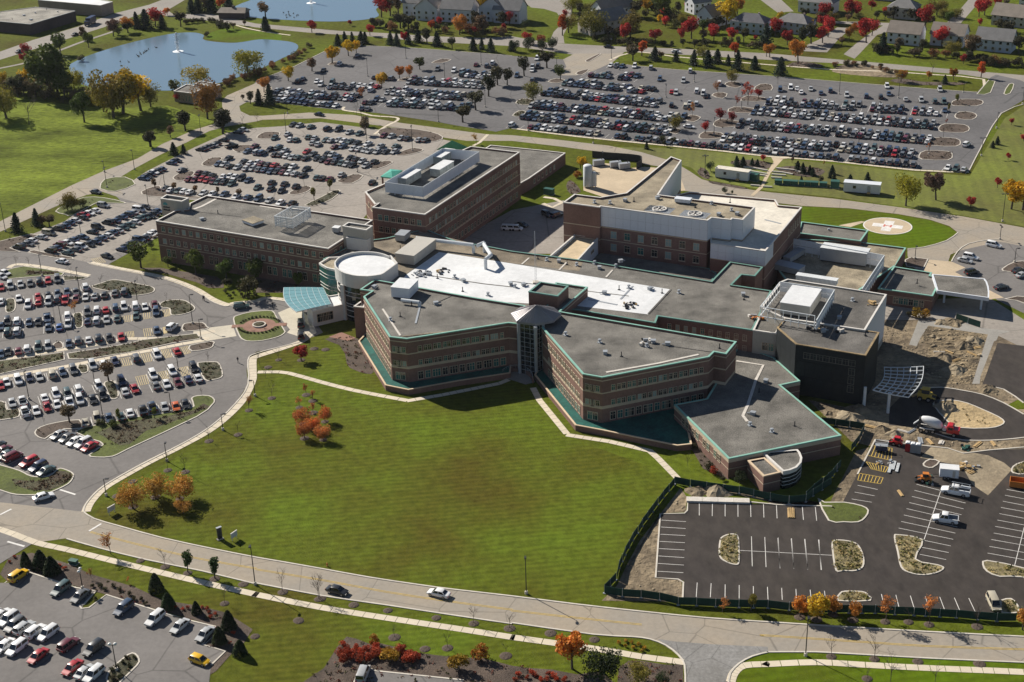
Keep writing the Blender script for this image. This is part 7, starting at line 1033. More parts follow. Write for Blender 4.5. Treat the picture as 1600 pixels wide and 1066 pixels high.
# rotunda
p = ccw(ROT_); root = tag(empty('rotunda', (p[0][0], p[0][1], 0)), 'white drum rotunda with flat white roof and dark glazing', 'rotunda'); ox = (-p[0][0], -p[0][1], 0)
mb = MB(); pi = offset(p, .4); wallring(mb, p, 10.6, 14.5); wallring(mb, pi, 13.7, 14.5, 0, True); ring(mb, p, pi, 14.5); ring(mb, pi, p, 10.6); mb.build('drum_wall', 'stucco_white', root, ox)
mb = MB(); cap(mb, pi, 13.7); mb.build('roof', 'roof_white', root, ox)
mb = MB(); pg = offset(p, .5); wallring(mb, pg, 0, 10.6); mb.build('glazing', 'glass_dark', root, ox)
for z in (1.5, 3.2, 4.4, 5.2, 7.6, 8.8): mb = MB(); solidring(mb, offset(p, .32), offset(p, .55), z, z+.14); mb.build('sunshade_fin', 'cop_white', root, ox)
n = len(p)
for i in range(0, n):
    q = Vector(pg[i]); 
    if i % 3 == 0: mb = MB().box(-.06, .06, -.06, .06, 0, 10.6); mb.build('mullion', 'dark_steel', root, (q.x+ox[0], q.y+ox[1], 0))
lw = min(range(n), key=lambda i: sx(*p[i])*60+p[i][1]*.02)
mb = MB().box(-.6, .6, -.5, .6, 0, 10.6); q = Vector(p[(lw+3) % n]); mb.build('white_pier', 'stucco_white', root, (q.x+ox[0], q.y+ox[1]+.3, 0), math.radians(-30))
p = ccw(GW_); root = tag(empty('glass_wing', (p[0][0], p[0][1], 0)), 'curved teal glass wing with white fins beside the rotunda', 'building'); ox = (-p[0][0], -p[0][1], 0)
mb = MB(); wallring(mb, p, 0, 11.5); mb.build('glazing', 'glass_teal', root, ox)
mb = MB(); cap(mb, p, 11.2); mb.build('roof', 'gravel_tan', root, ox)
mb = MB(); solidring(mb, offset(p, -.1), offset(p, .4), 11.1, 11.7); mb.build('coping', 'cop_white', root, ox)
for z in (1, 2.0, 3.0, 5.0, 6.0, 8.4, 9.4): mb = MB(); solidring(mb, offset(p, -.16), offset(p, .1), z, z+.1); mb.build('sunshade_fin', 'cop_white', root, ox)
# atrium with hip roof
e = ccw(ATR_['eave']); ap = ATR_['apex']; root = tag(empty('atrium_tower', (ap[0], ap[1], 0)), 'glazed atrium tower under a grey metal hip roof', 'tower'); ox = (-ap[0], -ap[1], 0)
n = len(e)
for i in range(n):
    a, b = e[i], e[(i+1) % n]; mb = MB(); mb.add([(*a, 14.6), (*b, 14.6), (*ap, 18.6)], [(0, 1, 2)]); mb.add([(*a, 14.0), (*b, 14.0), (*b, 14.6), (*a, 14.6)], [(0, 1, 2, 3)])
    A_ = Vector((*a, 14.66)); B__ = Vector((*b, 14.66)); apx = Vector((*ap, 18.66)); k = int((B__-A_).length/.8)
    for j in range(1, k): q = A_.lerp(B__, j/k); mb.bar(q, q.lerp(apx, .96*min(1, 1-abs(2*j/k-1)*.0)), .05, .06)
    mb.build('roof_slope', 'metal_roof', root, ox)
mb = MB(); cap(mb, e, 14.0); mb.build('soffit', 'stucco', root, ox)
ab = ccw(ATRB_); mb = MB(); wallring(mb, ab, 0, 14); mb.build('glazing', 'glass_dark', root, ox)
for i in range(len(ab)):
    a = Vector(ab[i]); b = Vector(ab[(i+1) % len(ab)]); d = (b-a).normalized(); nr = Vector((d.y, -d.x)); k = max(1, int((b-a).length/1.3))
    mb = MB().tube((a.x, a.y, 0), (a.x, a.y, 14), .5, n=10); mb.build('column', 'metal_grey', root, ox)
    for j in range(1, k): q = a.lerp(b, j/k)+nr*.03; MB().bar((q.x, q.y, 0), (q.x, q.y, 14), .1).build('mullion', 'metal_grey', root, ox)
    for z in np.arange(1.3, 14, 1.3): p_, q_ = a+nr*.03, b+nr*.03; MB().bar((p_.x, p_.y, z), (q_.x, q_.y, z), .09).build('transom', 'metal_grey', root, ox)
# stairs and forecourt below the atrium
mb = MB(); cap(mb, ccw(STEP_), .09); tag(mb.build('forecourt', 'concrete_grey'), 'forecourt paving', kind='structure')
# glass canopy at the entrance
c4 = [Vector((*q, 5.4)) for q in CAN_]; root = tag(empty('glass_canopy', (c4[3].x, c4[3].y, 0)), 'blue glass entrance canopy with curved edge beside the rotunda', 'canopy'); ox = Vector((-c4[3].x, -c4[3].y, 0))
NU, NV = 7, 7
def cpt(u, v):
    q = c4[0].lerp(c4[1], u).lerp(c4[3].lerp(c4[2], u), v); bow = math.sin(v*math.pi)*1.6*(1-u); return q+Vector((-bow*.8, -bow*.5, .9*math.sin(u*1.6)*.5-.25*v))
for i in range(NU):
    for j in range(NV):
        q = [cpt((i+a)/NU, (j+b)/NV) for a, b in ((.03, .03), (.97, .03), (.97, .97), (.03, .97))]; qq = [v+Vector((0, 0, .05)) for v in q]
        MB().add(q+qq, [(0, 3, 2, 1), (4, 5, 6, 7), (0, 1, 5, 4), (1, 2, 6, 5), (2, 3, 7, 6), (3, 0, 4, 7)]).build('glass_pane', 'canopy_glass', root, ox)
for i in range(NU+1):
    mb = MB()
    for j in range(NV): mb.bar(cpt(i/NU, j/NV)-Vector((0, 0, .1)), cpt(i/NU, (j+1)/NV)-Vector((0, 0, .1)), .14, .2)
    mb.build('rib', 'steel_white', root, ox)
for j in range(NV+1):
    mb = MB()
    for i in range(NU): mb.bar(cpt(i/NU, j/NV)-Vector((0, 0, .12)), cpt((i+1)/NU, j/NV)-Vector((0, 0, .12)), .1, .16)
    mb.build('purlin', 'steel_white', root, ox)
for u, v in ((.25, .9), (.9, .9), (.25, .15), (.9, .15)): q = cpt(u, v); MB().tube((q.x, q.y, 0), (q.x, q.y, q.z-.2), .16, n=8).build('post', 'steel_white', root, ox)
# unfinished steel canopy frame
c4 = [Vector((*q, 5.6)) for q in FRM_]; root = tag(empty('steel_canopy_frame', (c4[3].x, c4[3].y, 0)), 'bare white steel canopy frame beside the black addition', 'canopy frame'); ox = Vector((-c4[3].x, -c4[3].y, 0))
def fpt(u, v):
    q = c4[0].lerp(c4[1], u).lerp(c4[3].lerp(c4[2], u), v); s_ = math.sin(v*math.pi)*1.3; return q+Vector((s_*.7, -s_*.5, .7*(u-.5)**2-.3*v))
for i in range(7):
    mb = MB()
    for j in range(8): mb.bar(fpt(i/6, j/8), fpt(i/6, (j+1)/8), .16, .3)
    mb.build('beam', 'steel_white', root, ox)
for j in range(9):
    mb = MB()
    for i in range(6): mb.bar(fpt(i/6, j/8), fpt((i+1)/6, j/8), .14, .24)
    mb.build('purlin', 'steel_white', root, ox)
for x, y in FRMP_: MB().box(x-.3, x+.3, y-.3, y+.3, 0, 5.5).build('post', 'steel_white', root, ox)
# emergency canopy
p = ccw(ERC_); root = tag(empty('emergency_canopy', (p[0][0], p[0][1], 0)), 'flat emergency canopy with white rounded edge on posts', 'canopy'); ox = (-p[0][0], -p[0][1], 0)
mb = MB(); wallring(mb, p, 4.1, 5.0); cap(mb, p, 4.1); solidring(mb, p, offset(p, .4), 4.9, 5.08); mb.build('fascia', 'panel_white', root, ox)
mb = MB(); cap(mb, offset(p, .3), 4.95); mb.build('roof', 'gravel', root, ox)
for x, y in ERP_: MB().box(x-.25, x+.25, y-.25, y+.25, 0, 4.1).build('post', 'panel_white', root, ox)
# green hip roof pavilion and porte-cochere
q4, ap = PYR_; e = ccw(q4); root = tag(empty('hip_roof_tower', (ap[0], ap[1], 0)), 'square tower with bright green hip roof behind the north block', 'tower'); ox = (-ap[0], -ap[1], 0)
mb = MB(); wallring(mb, offset(e, .6), 0, 13); mb.build('wall', 'brick', root, ox)
for i in range(4): mb = MB().add([(*e[i], 13), (*e[(i+1) % 4], 13), (*ap, 17)], [(0, 1, 2)]); mb.build('roof_slope', 'teal_metal', root, ox)
mb = MB(); cap(mb, e, 12.95); mb.build('soffit', 'stucco', root, ox)
e = ccw(PYR2_); cx = sum(q[0] for q in e)/4; cy = sum(q[1] for q in e)/4; root = tag(empty('porte_cochere', (cx, cy, 0)), 'small bright green metal canopy beside the north block', 'canopy'); ox = (-cx, -cy, 0)
for i in range(4): mb = MB().add([(*e[i], 4.2), (*e[(i+1) % 4], 4.2), (cx, cy, 5.0)], [(0, 1, 2)]); mb.build('roof_slope', 'teal_metal', root, ox)
mb = MB(); wallring(mb, e, 3.8, 4.2); mb.build('fascia', 'teal_metal', root, ox)
for x, y in offset(e, .5): MB().box(x-.3, x+.3, y-.3, y+.3, 0, 4).build('post', 'brick', root, ox)
# roof screens
for lab, kind, p, z0, z1 in SCR_:
    n = len(p); closed = kind in ('panel', 'louvre'); root = tag(empty('roof_screen', (p[0][0], p[0][1], z0)), lab, 'roof screen'); ox = Vector((-p[0][0], -p[0][1], -z0))
    for i in range(n if closed else n-1):
        a = Vector((*p[i], 0)); b = Vector((*p[(i+1) % n], 0)); d = b-a; Ln = d.length; d.normalize(); stp = 3.0 if kind == 'panel' else 2.0; k = max(1, round(Ln/stp)); up_ = Vector((0, 0, 1))
        for j in range(k):
            q0 = a.lerp(b, (j+.01)/k); q1 = a.lerp(b, (j+.99)/k); mid = (z0+z1)/2
            if kind == 'panel': MB().bar(q0+up_*mid, q1+up_*mid, .12, z1-z0).build('screen_panel', 'panel_white', root, ox)
            elif kind == 'louvre':
                mb = MB()
                for z in np.arange(z0, z1, .5): mb.bar(q0+up_*(z+.1), q1+up_*(z+.1), .06, .26)
                mb.build('louvre_panel', 'steel_white', root, ox)
            elif kind == 'grid':
                for r_ in range(2): zz = z0+.3+(z1-z0-.3)*(r_+.5)/2; MB().bar(q0.lerp(q1, .03)+up_*zz, q0.lerp(q1, .97)+up_*zz, .06, (z1-z0-.3)/2*.93).build('screen_panel', 'panel_white', root, ox)
            MB().bar(q0+up_*(z0-.5), q0+up_*z1, .14).build('post', 'steel_white', root, ox)
        for z in ((z1, z0+.6) if kind != 'panel' else (z1,)): MB().bar(a+up_*z, b+up_*z, .22 if kind != 'panel' else .16, .16).build('rail', 'steel_white', root, ox)
# boxes: plant rooms, cabinets, trailers
for nm, lab, cat, (x, y), rz, w_, d_, h_, z0, mt, top in BX_:
    root = tag(empty(nm, (x, y, z0), rz), lab, cat); lift = .25 if z0 > 3 else 0
    if nm in ('utility_box', 'storage_box'):
        MB().box(-w_/2, w_/2, -d_/2, d_/2, .1, h_).build('cabinet', mt, root); MB().box(-w_/2-.08, w_/2+.08, -d_/2-.08, d_/2+.08, h_, h_+.12).build('lid', mt, root); MB().box(-w_/2-.2, w_/2+.2, -d_/2-.2, d_/2+.2, 0, .1).build('plinth', 'concrete_grey', root)
        continue
    if nm == 'portable_toilet':
        MB().box(-w_/2, w_/2, -d_/2, d_/2, .08, h_).build('body', mt, root); MB().add([(-.62, -.62, h_), (.62, -.62, h_), (.62, .62, h_), (-.62, .62, h_), (-.3, -.5, h_+.25), (.3, -.5, h_+.25), (.3, .5, h_+.25), (-.3, .5, h_+.25)], [(0, 1, 5, 4), (1, 2, 6, 5), (2, 3, 7, 6), (3, 0, 4, 7), (4, 5, 6, 7)]).build('roof', top, root)
        MB().box(-.4, .4, -d_/2-.04, -d_/2, .15, 1.95).build('door', mt, root); MB().box(-.6, .6, -.6, .6, 0, .1).build('skid', 'black_metal', root); continue
    MB().box(-w_/2, w_/2, -d_/2, d_/2, lift, h_).build('body', mt, root)
    MB().box(-w_/2-.12, w_/2+.12, -d_/2-.12, d_/2+.12, h_, h_+.14).build('roof', top, root)
    if lift: MB().box(-w_/2+.2, w_/2-.2, -d_/2+.2, d_/2-.2, 0, lift).build('kerb_base', 'dark_steel', root)
    else: MB().box(-w_/2+.3, w_/2-.3, -d_/2+.2, d_/2-.2, -z0, 0).build('skirt', 'black_metal', root)
    k = max(2, int(w_/2.2))
    for j in range(k):
        xx = -w_/2+(j+.5)*w_/k
        if nm == 'site_office':
            if j % 2: MB().box(xx-.5, xx+.5, -d_/2-.05, -d_/2, 1.3, 2.3).build('window', 'glass_dark', root)
        else: MB().box(xx-w_/k*.46, xx+w_/k*.46, -d_/2-.05, -d_/2-.001, lift+.15, h_-.15).build('side_panel', mt, root)
    if nm == 'site_office': MB().box(w_*.2-.5, w_*.2+.5, -d_/2-.9, -d_/2-.02, 0, .5).build('step', 'wood', root); MB().box(w_*.2-.45, w_*.2+.45, -d_/2-.07, -d_/2, .5, 2.5).build('door', 'metal_grey', root)
# roof vents
vp = MB().lathe([(.22, 0), (.22, .7), (.5, .7), (.42, .95), (.0, 1.0)], 8); vp.box(-.5, .5, -.5, .5, 0, .15); VM = vp.mesh('roof_vent', 'metal_grey'); v2 = MB().box(-.55, .55, -.45, .45, 0, .75); v2.box(-.65, .65, -.55, .55, .75, .85); v2.tube((.5, 0, .35), (1.4, .2, .3), .16); VM2 = v2.mesh('roof_vent', 'metal_grey'); v3 = MB().tube((0, 0, 0), (0, 0, 1.3), .12, n=6); v3.box(-.3, .3, -.3, .3, 0, .12); VM3 = v3.mesh('roof_vent', 'black_metal')
RN = {10.8: 'central roof', 13.0: 'front wing roofs', 4.9: 'low east roofs', 12.8: 'west wing roof', 20: 'surgery roof', 13.6: 'plant and addition roofs', 5.2: 'dark warehouse roof'}
VL = {}
for i, (x, y, z) in enumerate(misc_['vents']): VL.setdefault((i % 3, z), []).append((sx(x, y), x, y))
for (k, z), i, x, y in [(q, i, v[1], v[2]) for q, ls in VL.items() for i, v in enumerate(sorted(ls))]:
    tag(link('roof_vent', (VM, VM2, VM3)[k], None, (x, y, z-.1), random.random()*3), '%s standing on the %s, %s from left' % (('small mushroom vent', 'small boxy fan unit', 'thin dark vent pipe')[k], RN[z], ordn(i)), 'roof vent', 'vents on the '+RN[z])
# ------------------------------------------------------------------ houses
for lab, (x, y), rz, w_, d_, h_, wl, rf, kind in H_:
    root = tag(empty('house', (x, y, 0), rz), lab, 'house'); hw, hd = w_/2, d_/2; rh = d_*.42
    MB().box(-hw, hw, -hd, hd, 0, h_).build('wall', wl, root); mb = MB(); o_ = .5; t_ = .22
    if kind == 'h':
        rl = hw-hd*.9; mb.add([(-hw-o_, -hd-o_, h_), (hw+o_, -hd-o_, h_), (hw+o_, hd+o_, h_), (-hw-o_, hd+o_, h_), (-rl, 0, h_+rh*.8), (rl, 0, h_+rh*.8)], [(0, 1, 5, 4), (1, 2, 5), (2, 3, 4, 5), (3, 0, 4), (0, 3, 2, 1)]); rooft = mb
    else:
        ax = kind == 'x'; a_, b_2 = (hd, hw) if ax else (hw, hd); rr = b_2*.8 if ax else rh
        def T3(x_, y_, z_): return (y_, x_, z_) if ax else (x_, y_, z_)
        mb.add([T3(-a_-o_, -b_2-o_, h_-.3), T3(a_+o_, -b_2-o_, h_-.3), T3(a_+o_, 0, h_+rr), T3(-a_-o_, 0, h_+rr), T3(-a_-o_, b_2+o_, h_-.3), T3(a_+o_, b_2+o_, h_-.3)], [(0, 1, 2, 3), (3, 2, 5, 4)])
        mb.add([T3(-a_-o_, -b_2-o_, h_-.5), T3(a_+o_, -b_2-o_, h_-.5), T3(a_+o_, 0, h_+rr-.22), T3(-a_-o_, 0, h_+rr-.22), T3(-a_-o_, b_2+o_, h_-.5), T3(a_+o_, b_2+o_, h_-.5)], [(3, 2, 1, 0), (4, 5, 2, 3)])
        gb = MB(); gb.add([T3(-a_, -b_2, h_), T3(-a_, b_2, h_), T3(-a_, 0, h_+rr*.97)], [(0, 1, 2)]); gb.add([T3(a_, -b_2, h_), T3(a_, b_2, h_), T3(a_, 0, h_+rr*.97)], [(0, 2, 1)]); gb.build('gable', wl, root)
    ro = mb.build('roof', rf, root); MB().box(-.4, .4, -.4, .4, 0, 1.6).build('chimney', 'brick_tan', ro, (hw*.4, hd*.35, h_+rh*.45))
    k = max(2, int(w_/3.2))
    for z in (1.6, 4.2):
        for j in range(k):
            xx = -hw+(j+.5)*w_/k; fr = MB().box(xx-.65, xx+.65, -hd-.06, -hd+.01, z-.7, z+.7).build('window', 'cop_white', root); MB().box(xx-.55, xx+.55, -hd-.09, -hd-.05, z-.6, z+.6).build('pane', 'glass_dark', fr)
        for yy in (-hd*.45, hd*.45): fr = MB().box(-hw-.06, -hw+.01, yy-.6, yy+.6, z-.7, z+.7).build('window', 'cop_white', root); MB().box(-hw-.09, -hw-.05, yy-.5, yy+.5, z-.6, z+.6).build('pane', 'glass_dark', fr)
    MB().box(-.5+hw*.1, .5+hw*.1, -hd-.08, -hd-.02, 0, 2.1).build('door', 'siding_tan', root)
# ------------------------------------------------------------------ construction fence
FL_LAB = ['green mesh fence between the new lot and the low wing', 'green mesh fence running down the east edge of the lawn', 'green mesh fence along the main road verge', 'green mesh fence curving past the curved glass bay', 'green mesh fence by the dirt near the low wing corner', 'short green fence by the emergency drive']
for lab, p in zip(FL_LAB, FE_):
    root = tag(empty('construction_fence', (*p[0], 0)), lab, 'fence')
    for i in range(len(p)-1):
        a = Vector((*p[i], 0)); b = Vector((*p[i+1], 0)); Ln = (b-a).length; k = max(1, round(Ln/3)); rz = math.atan2(b.y-a.y, b.x-a.x); w_ = Ln/k
        pm = MB().box(.05, w_-.05, -.02, .02, .12, 1.85).mesh('fence_panel', 'fence_mesh'); pp = MB().tube((0, 0, 0), (0, 0, 2), .045, n=6); pp.box(-.3, .3, -.2, .2, 0, .15); ppm = pp.mesh('post', 'metal_grey')
        for j in range(k):
            q = a.lerp(b, j/k)-Vector((*p[0], 0)); wob = random.uniform(-.05, .05); link('fence_panel', pm, root, q, rz+wob); link('post', ppm, root, q, rz)
# ------------------------------------------------------------------ light poles
pm = MB().tube((0, 0, 0), (0, 0, 1), .11, .075, 8).mesh('pole', 'black_metal'); hm = MB(); hm.bar((0, 0, -.05), (.7, 0, 0), .09); hm.box(.35, 1.15, -.22, .22, -.1, .1); hm = hm.mesh('lamp_head', 'black_metal')
bs = MB().lathe([(.32, 0), (.32, .6), (.28, .66), (0, .66)], 12).mesh('base', 'kerb'); gm = MB().lathe([(.1, 0), (.34, .25), (.36, .4), (.2, .55), (0, .6)], 12).mesh('lamp_globe', 'lamp_lens', True)
HR = [('on the road verge', lambda x, y: y < 300), ('in the visitor lots', lambda x, y: x < -40 and y < 395), ('in the west and staff lots', lambda x, y: x < 20 and y < 560), ('in the upper lots', lambda x, y: True)]
LL = {}
for x, y, h, k in L_: LL.setdefault(next(i for i, z in enumerate(HR) if z[1](x, y)), []).append((sx(x, y), x, y, h, k))
for zi, ls in LL.items():
    for i, (s_, x, y, h, k) in enumerate(sorted(ls)):
        h = max(h, 4.5); root = tag(empty('light_pole', (x, y, 0), random.choice((0, 1.57, 3.14, 4.7))), 'black %slight pole %s, %s from left' % ('twin globe ' if k == 'd' else '', HR[zi][0], ordn(i)), 'light pole', 'campus light poles')
        link('pole', pm, root, (0, 0, .3), 0, (1, 1, h-.4)); link('base', bs, root)
        if k == 'd':
            link('lamp_globe', gm, root, (-.5, 0, h-.3)); link('lamp_globe', gm, root, (.5, 0, h-.3)); MB().bar((-.5, 0, h-.25), (.5, 0, h-.25), .07).build('arm', 'black_metal', root)
        else:
            link('lamp_head', hm, root, (0, 0, h-.1))
            if y > 420 and random.random() < .5: link('lamp_head', hm, root, (0, 0, h-.1), math.pi)
# ------------------------------------------------------------------ trees
def leaves(pts, size, jit=.5, flat=0):
    n = len(pts); d = rng.normal(size=(n, 3)); d[:, 2] *= (1-flat); d /= np.linalg.norm(d, axis=1)[:, None]; e = np.cross(d, rng.normal(size=(n, 3))); e /= np.linalg.norm(e, axis=1)[:, None]+1e-9; f = np.cross(d, e)
    s = size*(1+jit*(rng.random(n)-.5)*2)[:, None]; v = np.stack([pts-e*s-f*s*.6, pts+e*s-f*s*.6, pts+e*s*.8+f*s*.7, pts-e*s*.8+f*s*.7], 1).reshape(-1, 3)
    return v, np.arange(n*4).reshape(n, 4)
def np_mesh(name, v, f, mats, smooth=False, mi=None):
    me = bpy.data.meshes.new(name); k = f.shape[1]; me.vertices.add(len(v)); me.vertices.foreach_set('co', np.asarray(v, np.float32).ravel()); me.loops.add(f.size); me.loops.foreach_set('vertex_index', f.astype(np.int32).ravel())
    me.polygons.add(len(f)); me.polygons.foreach_set('loop_start', np.arange(0, f.size, k, dtype=np.int32))
    for q in mats: me.materials.append(M(q))
    if mi is not None: me.polygons.foreach_set('material_index', np.asarray(mi, np.int32))
    me.update(calc_edges=True); me.validate(); return me
def blob(n, lobes, c, r, sq):
    L = rng.normal(size=(lobes, 3)); L /= np.linalg.norm(L, axis=1)[:, None]; L *= (rng.random(lobes)**.4)[:, None]*.72; L[:, 2] *= .95
    R_ = .28+.2*rng.random(lobes); k = rng.integers(0, lobes, n); d = rng.normal(size=(n, 3)); d /= np.linalg.norm(d, axis=1)[:, None]
    p = L[k]+d*(R_[k]*(.55+.45*rng.random(n)**.5))[:, None]; return p*np.array([r, r, sq])+np.array([0, 0, c])
def branchmesh(depth, spread, twig, r0=.012, n0=5, top=.98):
    mb = MB(); ends = []
    def go(p, d, L, r, lv):
        q = p+d*L; mb.tube(p, q, r, r*.6, 4 if lv < 2 else 3, cap=False); ends.append(q)
        if lv < depth:
            for _ in range(n0 if lv == 0 else twig):
                t = random.uniform(.35, 1); nd = (d+Vector((random.gauss(0, 1), random.gauss(0, 1), random.uniform(.0, .7)))*spread).normalized(); go(p+d*L*t, nd, L*random.uniform(.42, .62), r*.5, lv+1)
    go(Vector((0, 0, 0)), Vector((random.uniform(-.04, .04), 0, 1)).normalized(), .55, r0, 0)
    zs = max(e.z for e in ends); k = top/zs; mb.v = [(a*k, b*k, c*k) for a, b, c in mb.v]; return mb, [e*k for e in ends]
TRUNK = MB(); TRUNK.tube((0, 0, 0), (.01, 0, .35), .032, .022, 7); TRUNK.tube((.01, 0, .33), (.0, .02, .7), .022, .01, 6)
for k in range(6): a = k*1.05; TRUNK.tube((.01, 0, .3+.05*k), (.24*math.cos(a), .24*math.sin(a), .55+.05*k), .011, .004, 4)
TRUNKM = TRUNK.mesh('trunk', 'bark'); STUB = MB().tube((0, 0, 0), (0, 0, .5), .03, .012, 6).mesh('trunk', 'bark')
PROTO = {}
def proto(shape):
    if shape in PROTO: return PROTO[shape]
    out = []
    for k in range(3):
        if shape == 'round': v, f = leaves(blob(2000, 17, .60, .40, .40), .023)
        elif shape == 'oval': v, f = leaves(blob(1400, 13, .63, .27, .36), .023)
        elif shape == 'broad': v, f = leaves(blob(3000, 26, .55, .52, .45), .018)
        elif shape == 'bush': v, f = leaves(blob(900, 14, .48, .52, .48), .035)
        elif shape == 'willow':
            p = blob(1700, 18, .60, .55, .38); v1, f1 = leaves(p, .02); q = p[rng.integers(0, len(p), 900)]; q = q*np.array([1.08, 1.08, 1]); q[:, 2] *= rng.random(900)*.8+.1; v2, f2 = leaves(q, .018); v = np.vstack([v1, v2]); f = np.vstack([f1, f2+len(v1)])
        elif shape == 'cone':
            n = 3200; t = rng.random(n)**.8; a = rng.random(n)*6.283; r = (.30*(1-t)**.7+.02)*(.72+.3*rng.random(n)); v, f = leaves(np.stack([r*np.cos(a), r*np.sin(a), t*.95+.02], 1), .026)
        elif shape == 'spruce':
            n = 2200; lay = 11; li = rng.integers(0, lay, n); t = (li+.2*rng.random(n))/lay; a = rng.random(n)*6.283; R_ = .30*(1-t)**.9+.015; q = rng.random(n)**.6; r = R_*q*(.85+.3*np.sin(a*5+li)); v, f = leaves(np.stack([r*np.cos(a), r*np.sin(a), .06+t*.94-.05*q], 1), .024, flat=.5)
        elif shape == 'sparse':
            mb, ends = branchmesh(3, .55, 4, .014, 6); v, f = leaves(np.array([e[:] for e in ends for _ in range(4)])+rng.normal(size=(len(ends)*4, 3))*.03, .017); out.append((mb.mesh('trunk', 'bark'), np_mesh('crown', v, f, ['leaf']))); continue
        elif shape == 'bare':
            mb, ends = branchmesh(3, .5, 4, .011, 6); cut = 12; tw = MB(); nf = len(mb.f); tr = MB(); tr.v = list(mb.v); tr.f = mb.f[:4]; tr.m = mb.m[:4]; tw.v = list(mb.v); tw.f = mb.f[4:]; tw.m = mb.m[4:]
            out.append((tr.mesh('trunk', 'bark'), tw.mesh('crown', 'bark'))); continue
        out.append((STUB if shape in ('cone', 'spruce', 'bush') else TRUNKM, np_mesh('crown', v, f, ['leaf'])))
    PROTO[shape] = out; return out
KINDS = {  # kind: shape, colour, width factor, label, name
 'orangew': ('broad', (.42, .235, .05), .95, 'soft orange-brown tree', 'orange_tree'), 'oranger': ('broad', (.5, .17, .05), .95, 'red-orange tree', 'orange_tree'),
 'bare': ('bare', (.1, .08, .07), 1, 'leafless grey sapling', 'bare_sapling'), 'bareo': ('sparse', (.42, .18, .05), 1, 'thin sapling with sparse orange leaves', 'sparse_sapling'), 'barer': ('sparse', (.32, .06, .03), 1, 'thin sapling with sparse red leaves', 'sparse_sapling'),
 'sap': ('oval', (.05, .085, .025), 1, 'young green tree', 'young_tree'), 'sapy': ('oval', (.16, .16, .03), .9, 'young yellow-green tree', 'young_tree'), 'green': ('round', (.085, .12, .022), 1, 'leafy green tree', 'green_tree'), 'dark': ('oval', (.06, .06, .03), 1.3, 'dark leafed tree', 'dark_tree'),
 'olive': ('broad', (.19, .165, .03), 1, 'broad olive green tree', 'olive_tree'), 'yellow': ('round', (.58, .38, .02), 1, 'golden yellow tree', 'yellow_tree'), 'yellowg': ('broad', (.26, .25, .02), 1, 'big yellow-green tree', 'yellow_green_tree'), 'yellows': ('sparse', (.4, .25, .03), 1, 'thin yellow sapling', 'yellow_sapling'),
 'orange': ('round', (.46, .19, .035), 1.05, 'orange autumn tree', 'orange_tree'), 'orangeg': ('broad', (.2, .11, .025), .7, 'tall orange and green tree', 'orange_tree'), 'orangered': ('oval', (.52, .11, .022), 1.15, 'bright orange-red tree', 'orange_tree'),
 'red': ('round', (.40, .035, .035), 1.0, 'crimson autumn tree', 'red_tree'), 'pink': ('round', (.19, .11, .09), 1.05, 'dusty maroon tree', 'maroon_tree'), 'brown': ('oval', (.17, .12, .07), 1.3, 'brown leafed tree', 'brown_tree'), 'willow': ('willow', (.34, .29, .04), 1.1, 'golden weeping willow', 'willow_tree'),
 'ever': ('spruce', (.04, .062, .045), 1.25, 'dark spruce', 'spruce_tree'), 'everb': ('broad', (.045, .065, .027), .85, 'dense dark evergreen', 'evergreen_tree'), 'cone': ('cone', (.035, .055, .022), 1.25, 'dark cone evergreen', 'cone_evergreen'),
 'bush': ('bush', (.055, .055, .025), 1.1, 'dark rounded shrub', 'shrub'), 'bushg': ('bush', (.11, .12, .03), 1.1, 'yellow-green shrub', 'shrub'), 'brush': ('bush', (.12, .09, .05), 1.2, 'brown autumn shrub', 'shrub'), 'reed': ('bush', (.22, .11, .05), 1.2, 'russet shrub', 'shrub'), 'redb': ('bush', (.35, .06, .025), 1.1, 'red shrub', 'shrub'), 'orangeb': ('bush', (.38, .15, .02), 1, 'orange shrub', 'shrub'), 'yellowb': ('bush', (.36, .22, .02), 1.1, 'golden shrub', 'shrub')}
def plant(x, y, h, kind, lab, group, rz=None):
    shp, col, wf, ad, nm = KINDS[kind]; tr, cr = random.choice(proto(shp)); s_ = random.uniform(.82, 1.22)*wf
    root = tag(empty(nm, (x, y, 0), random.random()*6.28, (h*s_, h*s_, h)), lab, 'tree' if nm != 'shrub' else 'shrub', group); k = random.uniform(.75, 1.3); hu = random.uniform(.88, 1.14); root.rotation_euler.x = random.gauss(0, .035); root.rotation_euler.y = random.gauss(0, .035)
    link('trunk', tr, root); c = link('crown', cr, root); c.color = (col[0]*k*hu, col[1]*k, col[2]*k, 1)
TL = {(k, z): [(sx(x, y), x, y, h) for x, y, h in ls] for z, d in T_.items() for k, ls in d.items()}
for (k, z), ls in TL.items():
    ls.sort()
    for i, (s_, x, y, h) in enumerate(ls):
        ad = KINDS[k][3]; lab = ad+' '+z if len(ls) == 1 else '%s %s, %s from left' % (ad, z, ordn(i)); plant(x, y, h*1.04, k, lab, ad+' '+z)
# red shrub masses and low shrubs in the front beds
for i, (x, y, h, k) in enumerate(SH_):
    plant(x, y, h, k, '%s in the front planting beds, %s from left' % (KINDS[k][3], ordn([q for q in sorted(SH_, key=lambda q: sx(q[0], q[1])) if q[3] == k].index((x, y, h, k)))), 'shrubs of the front beds')
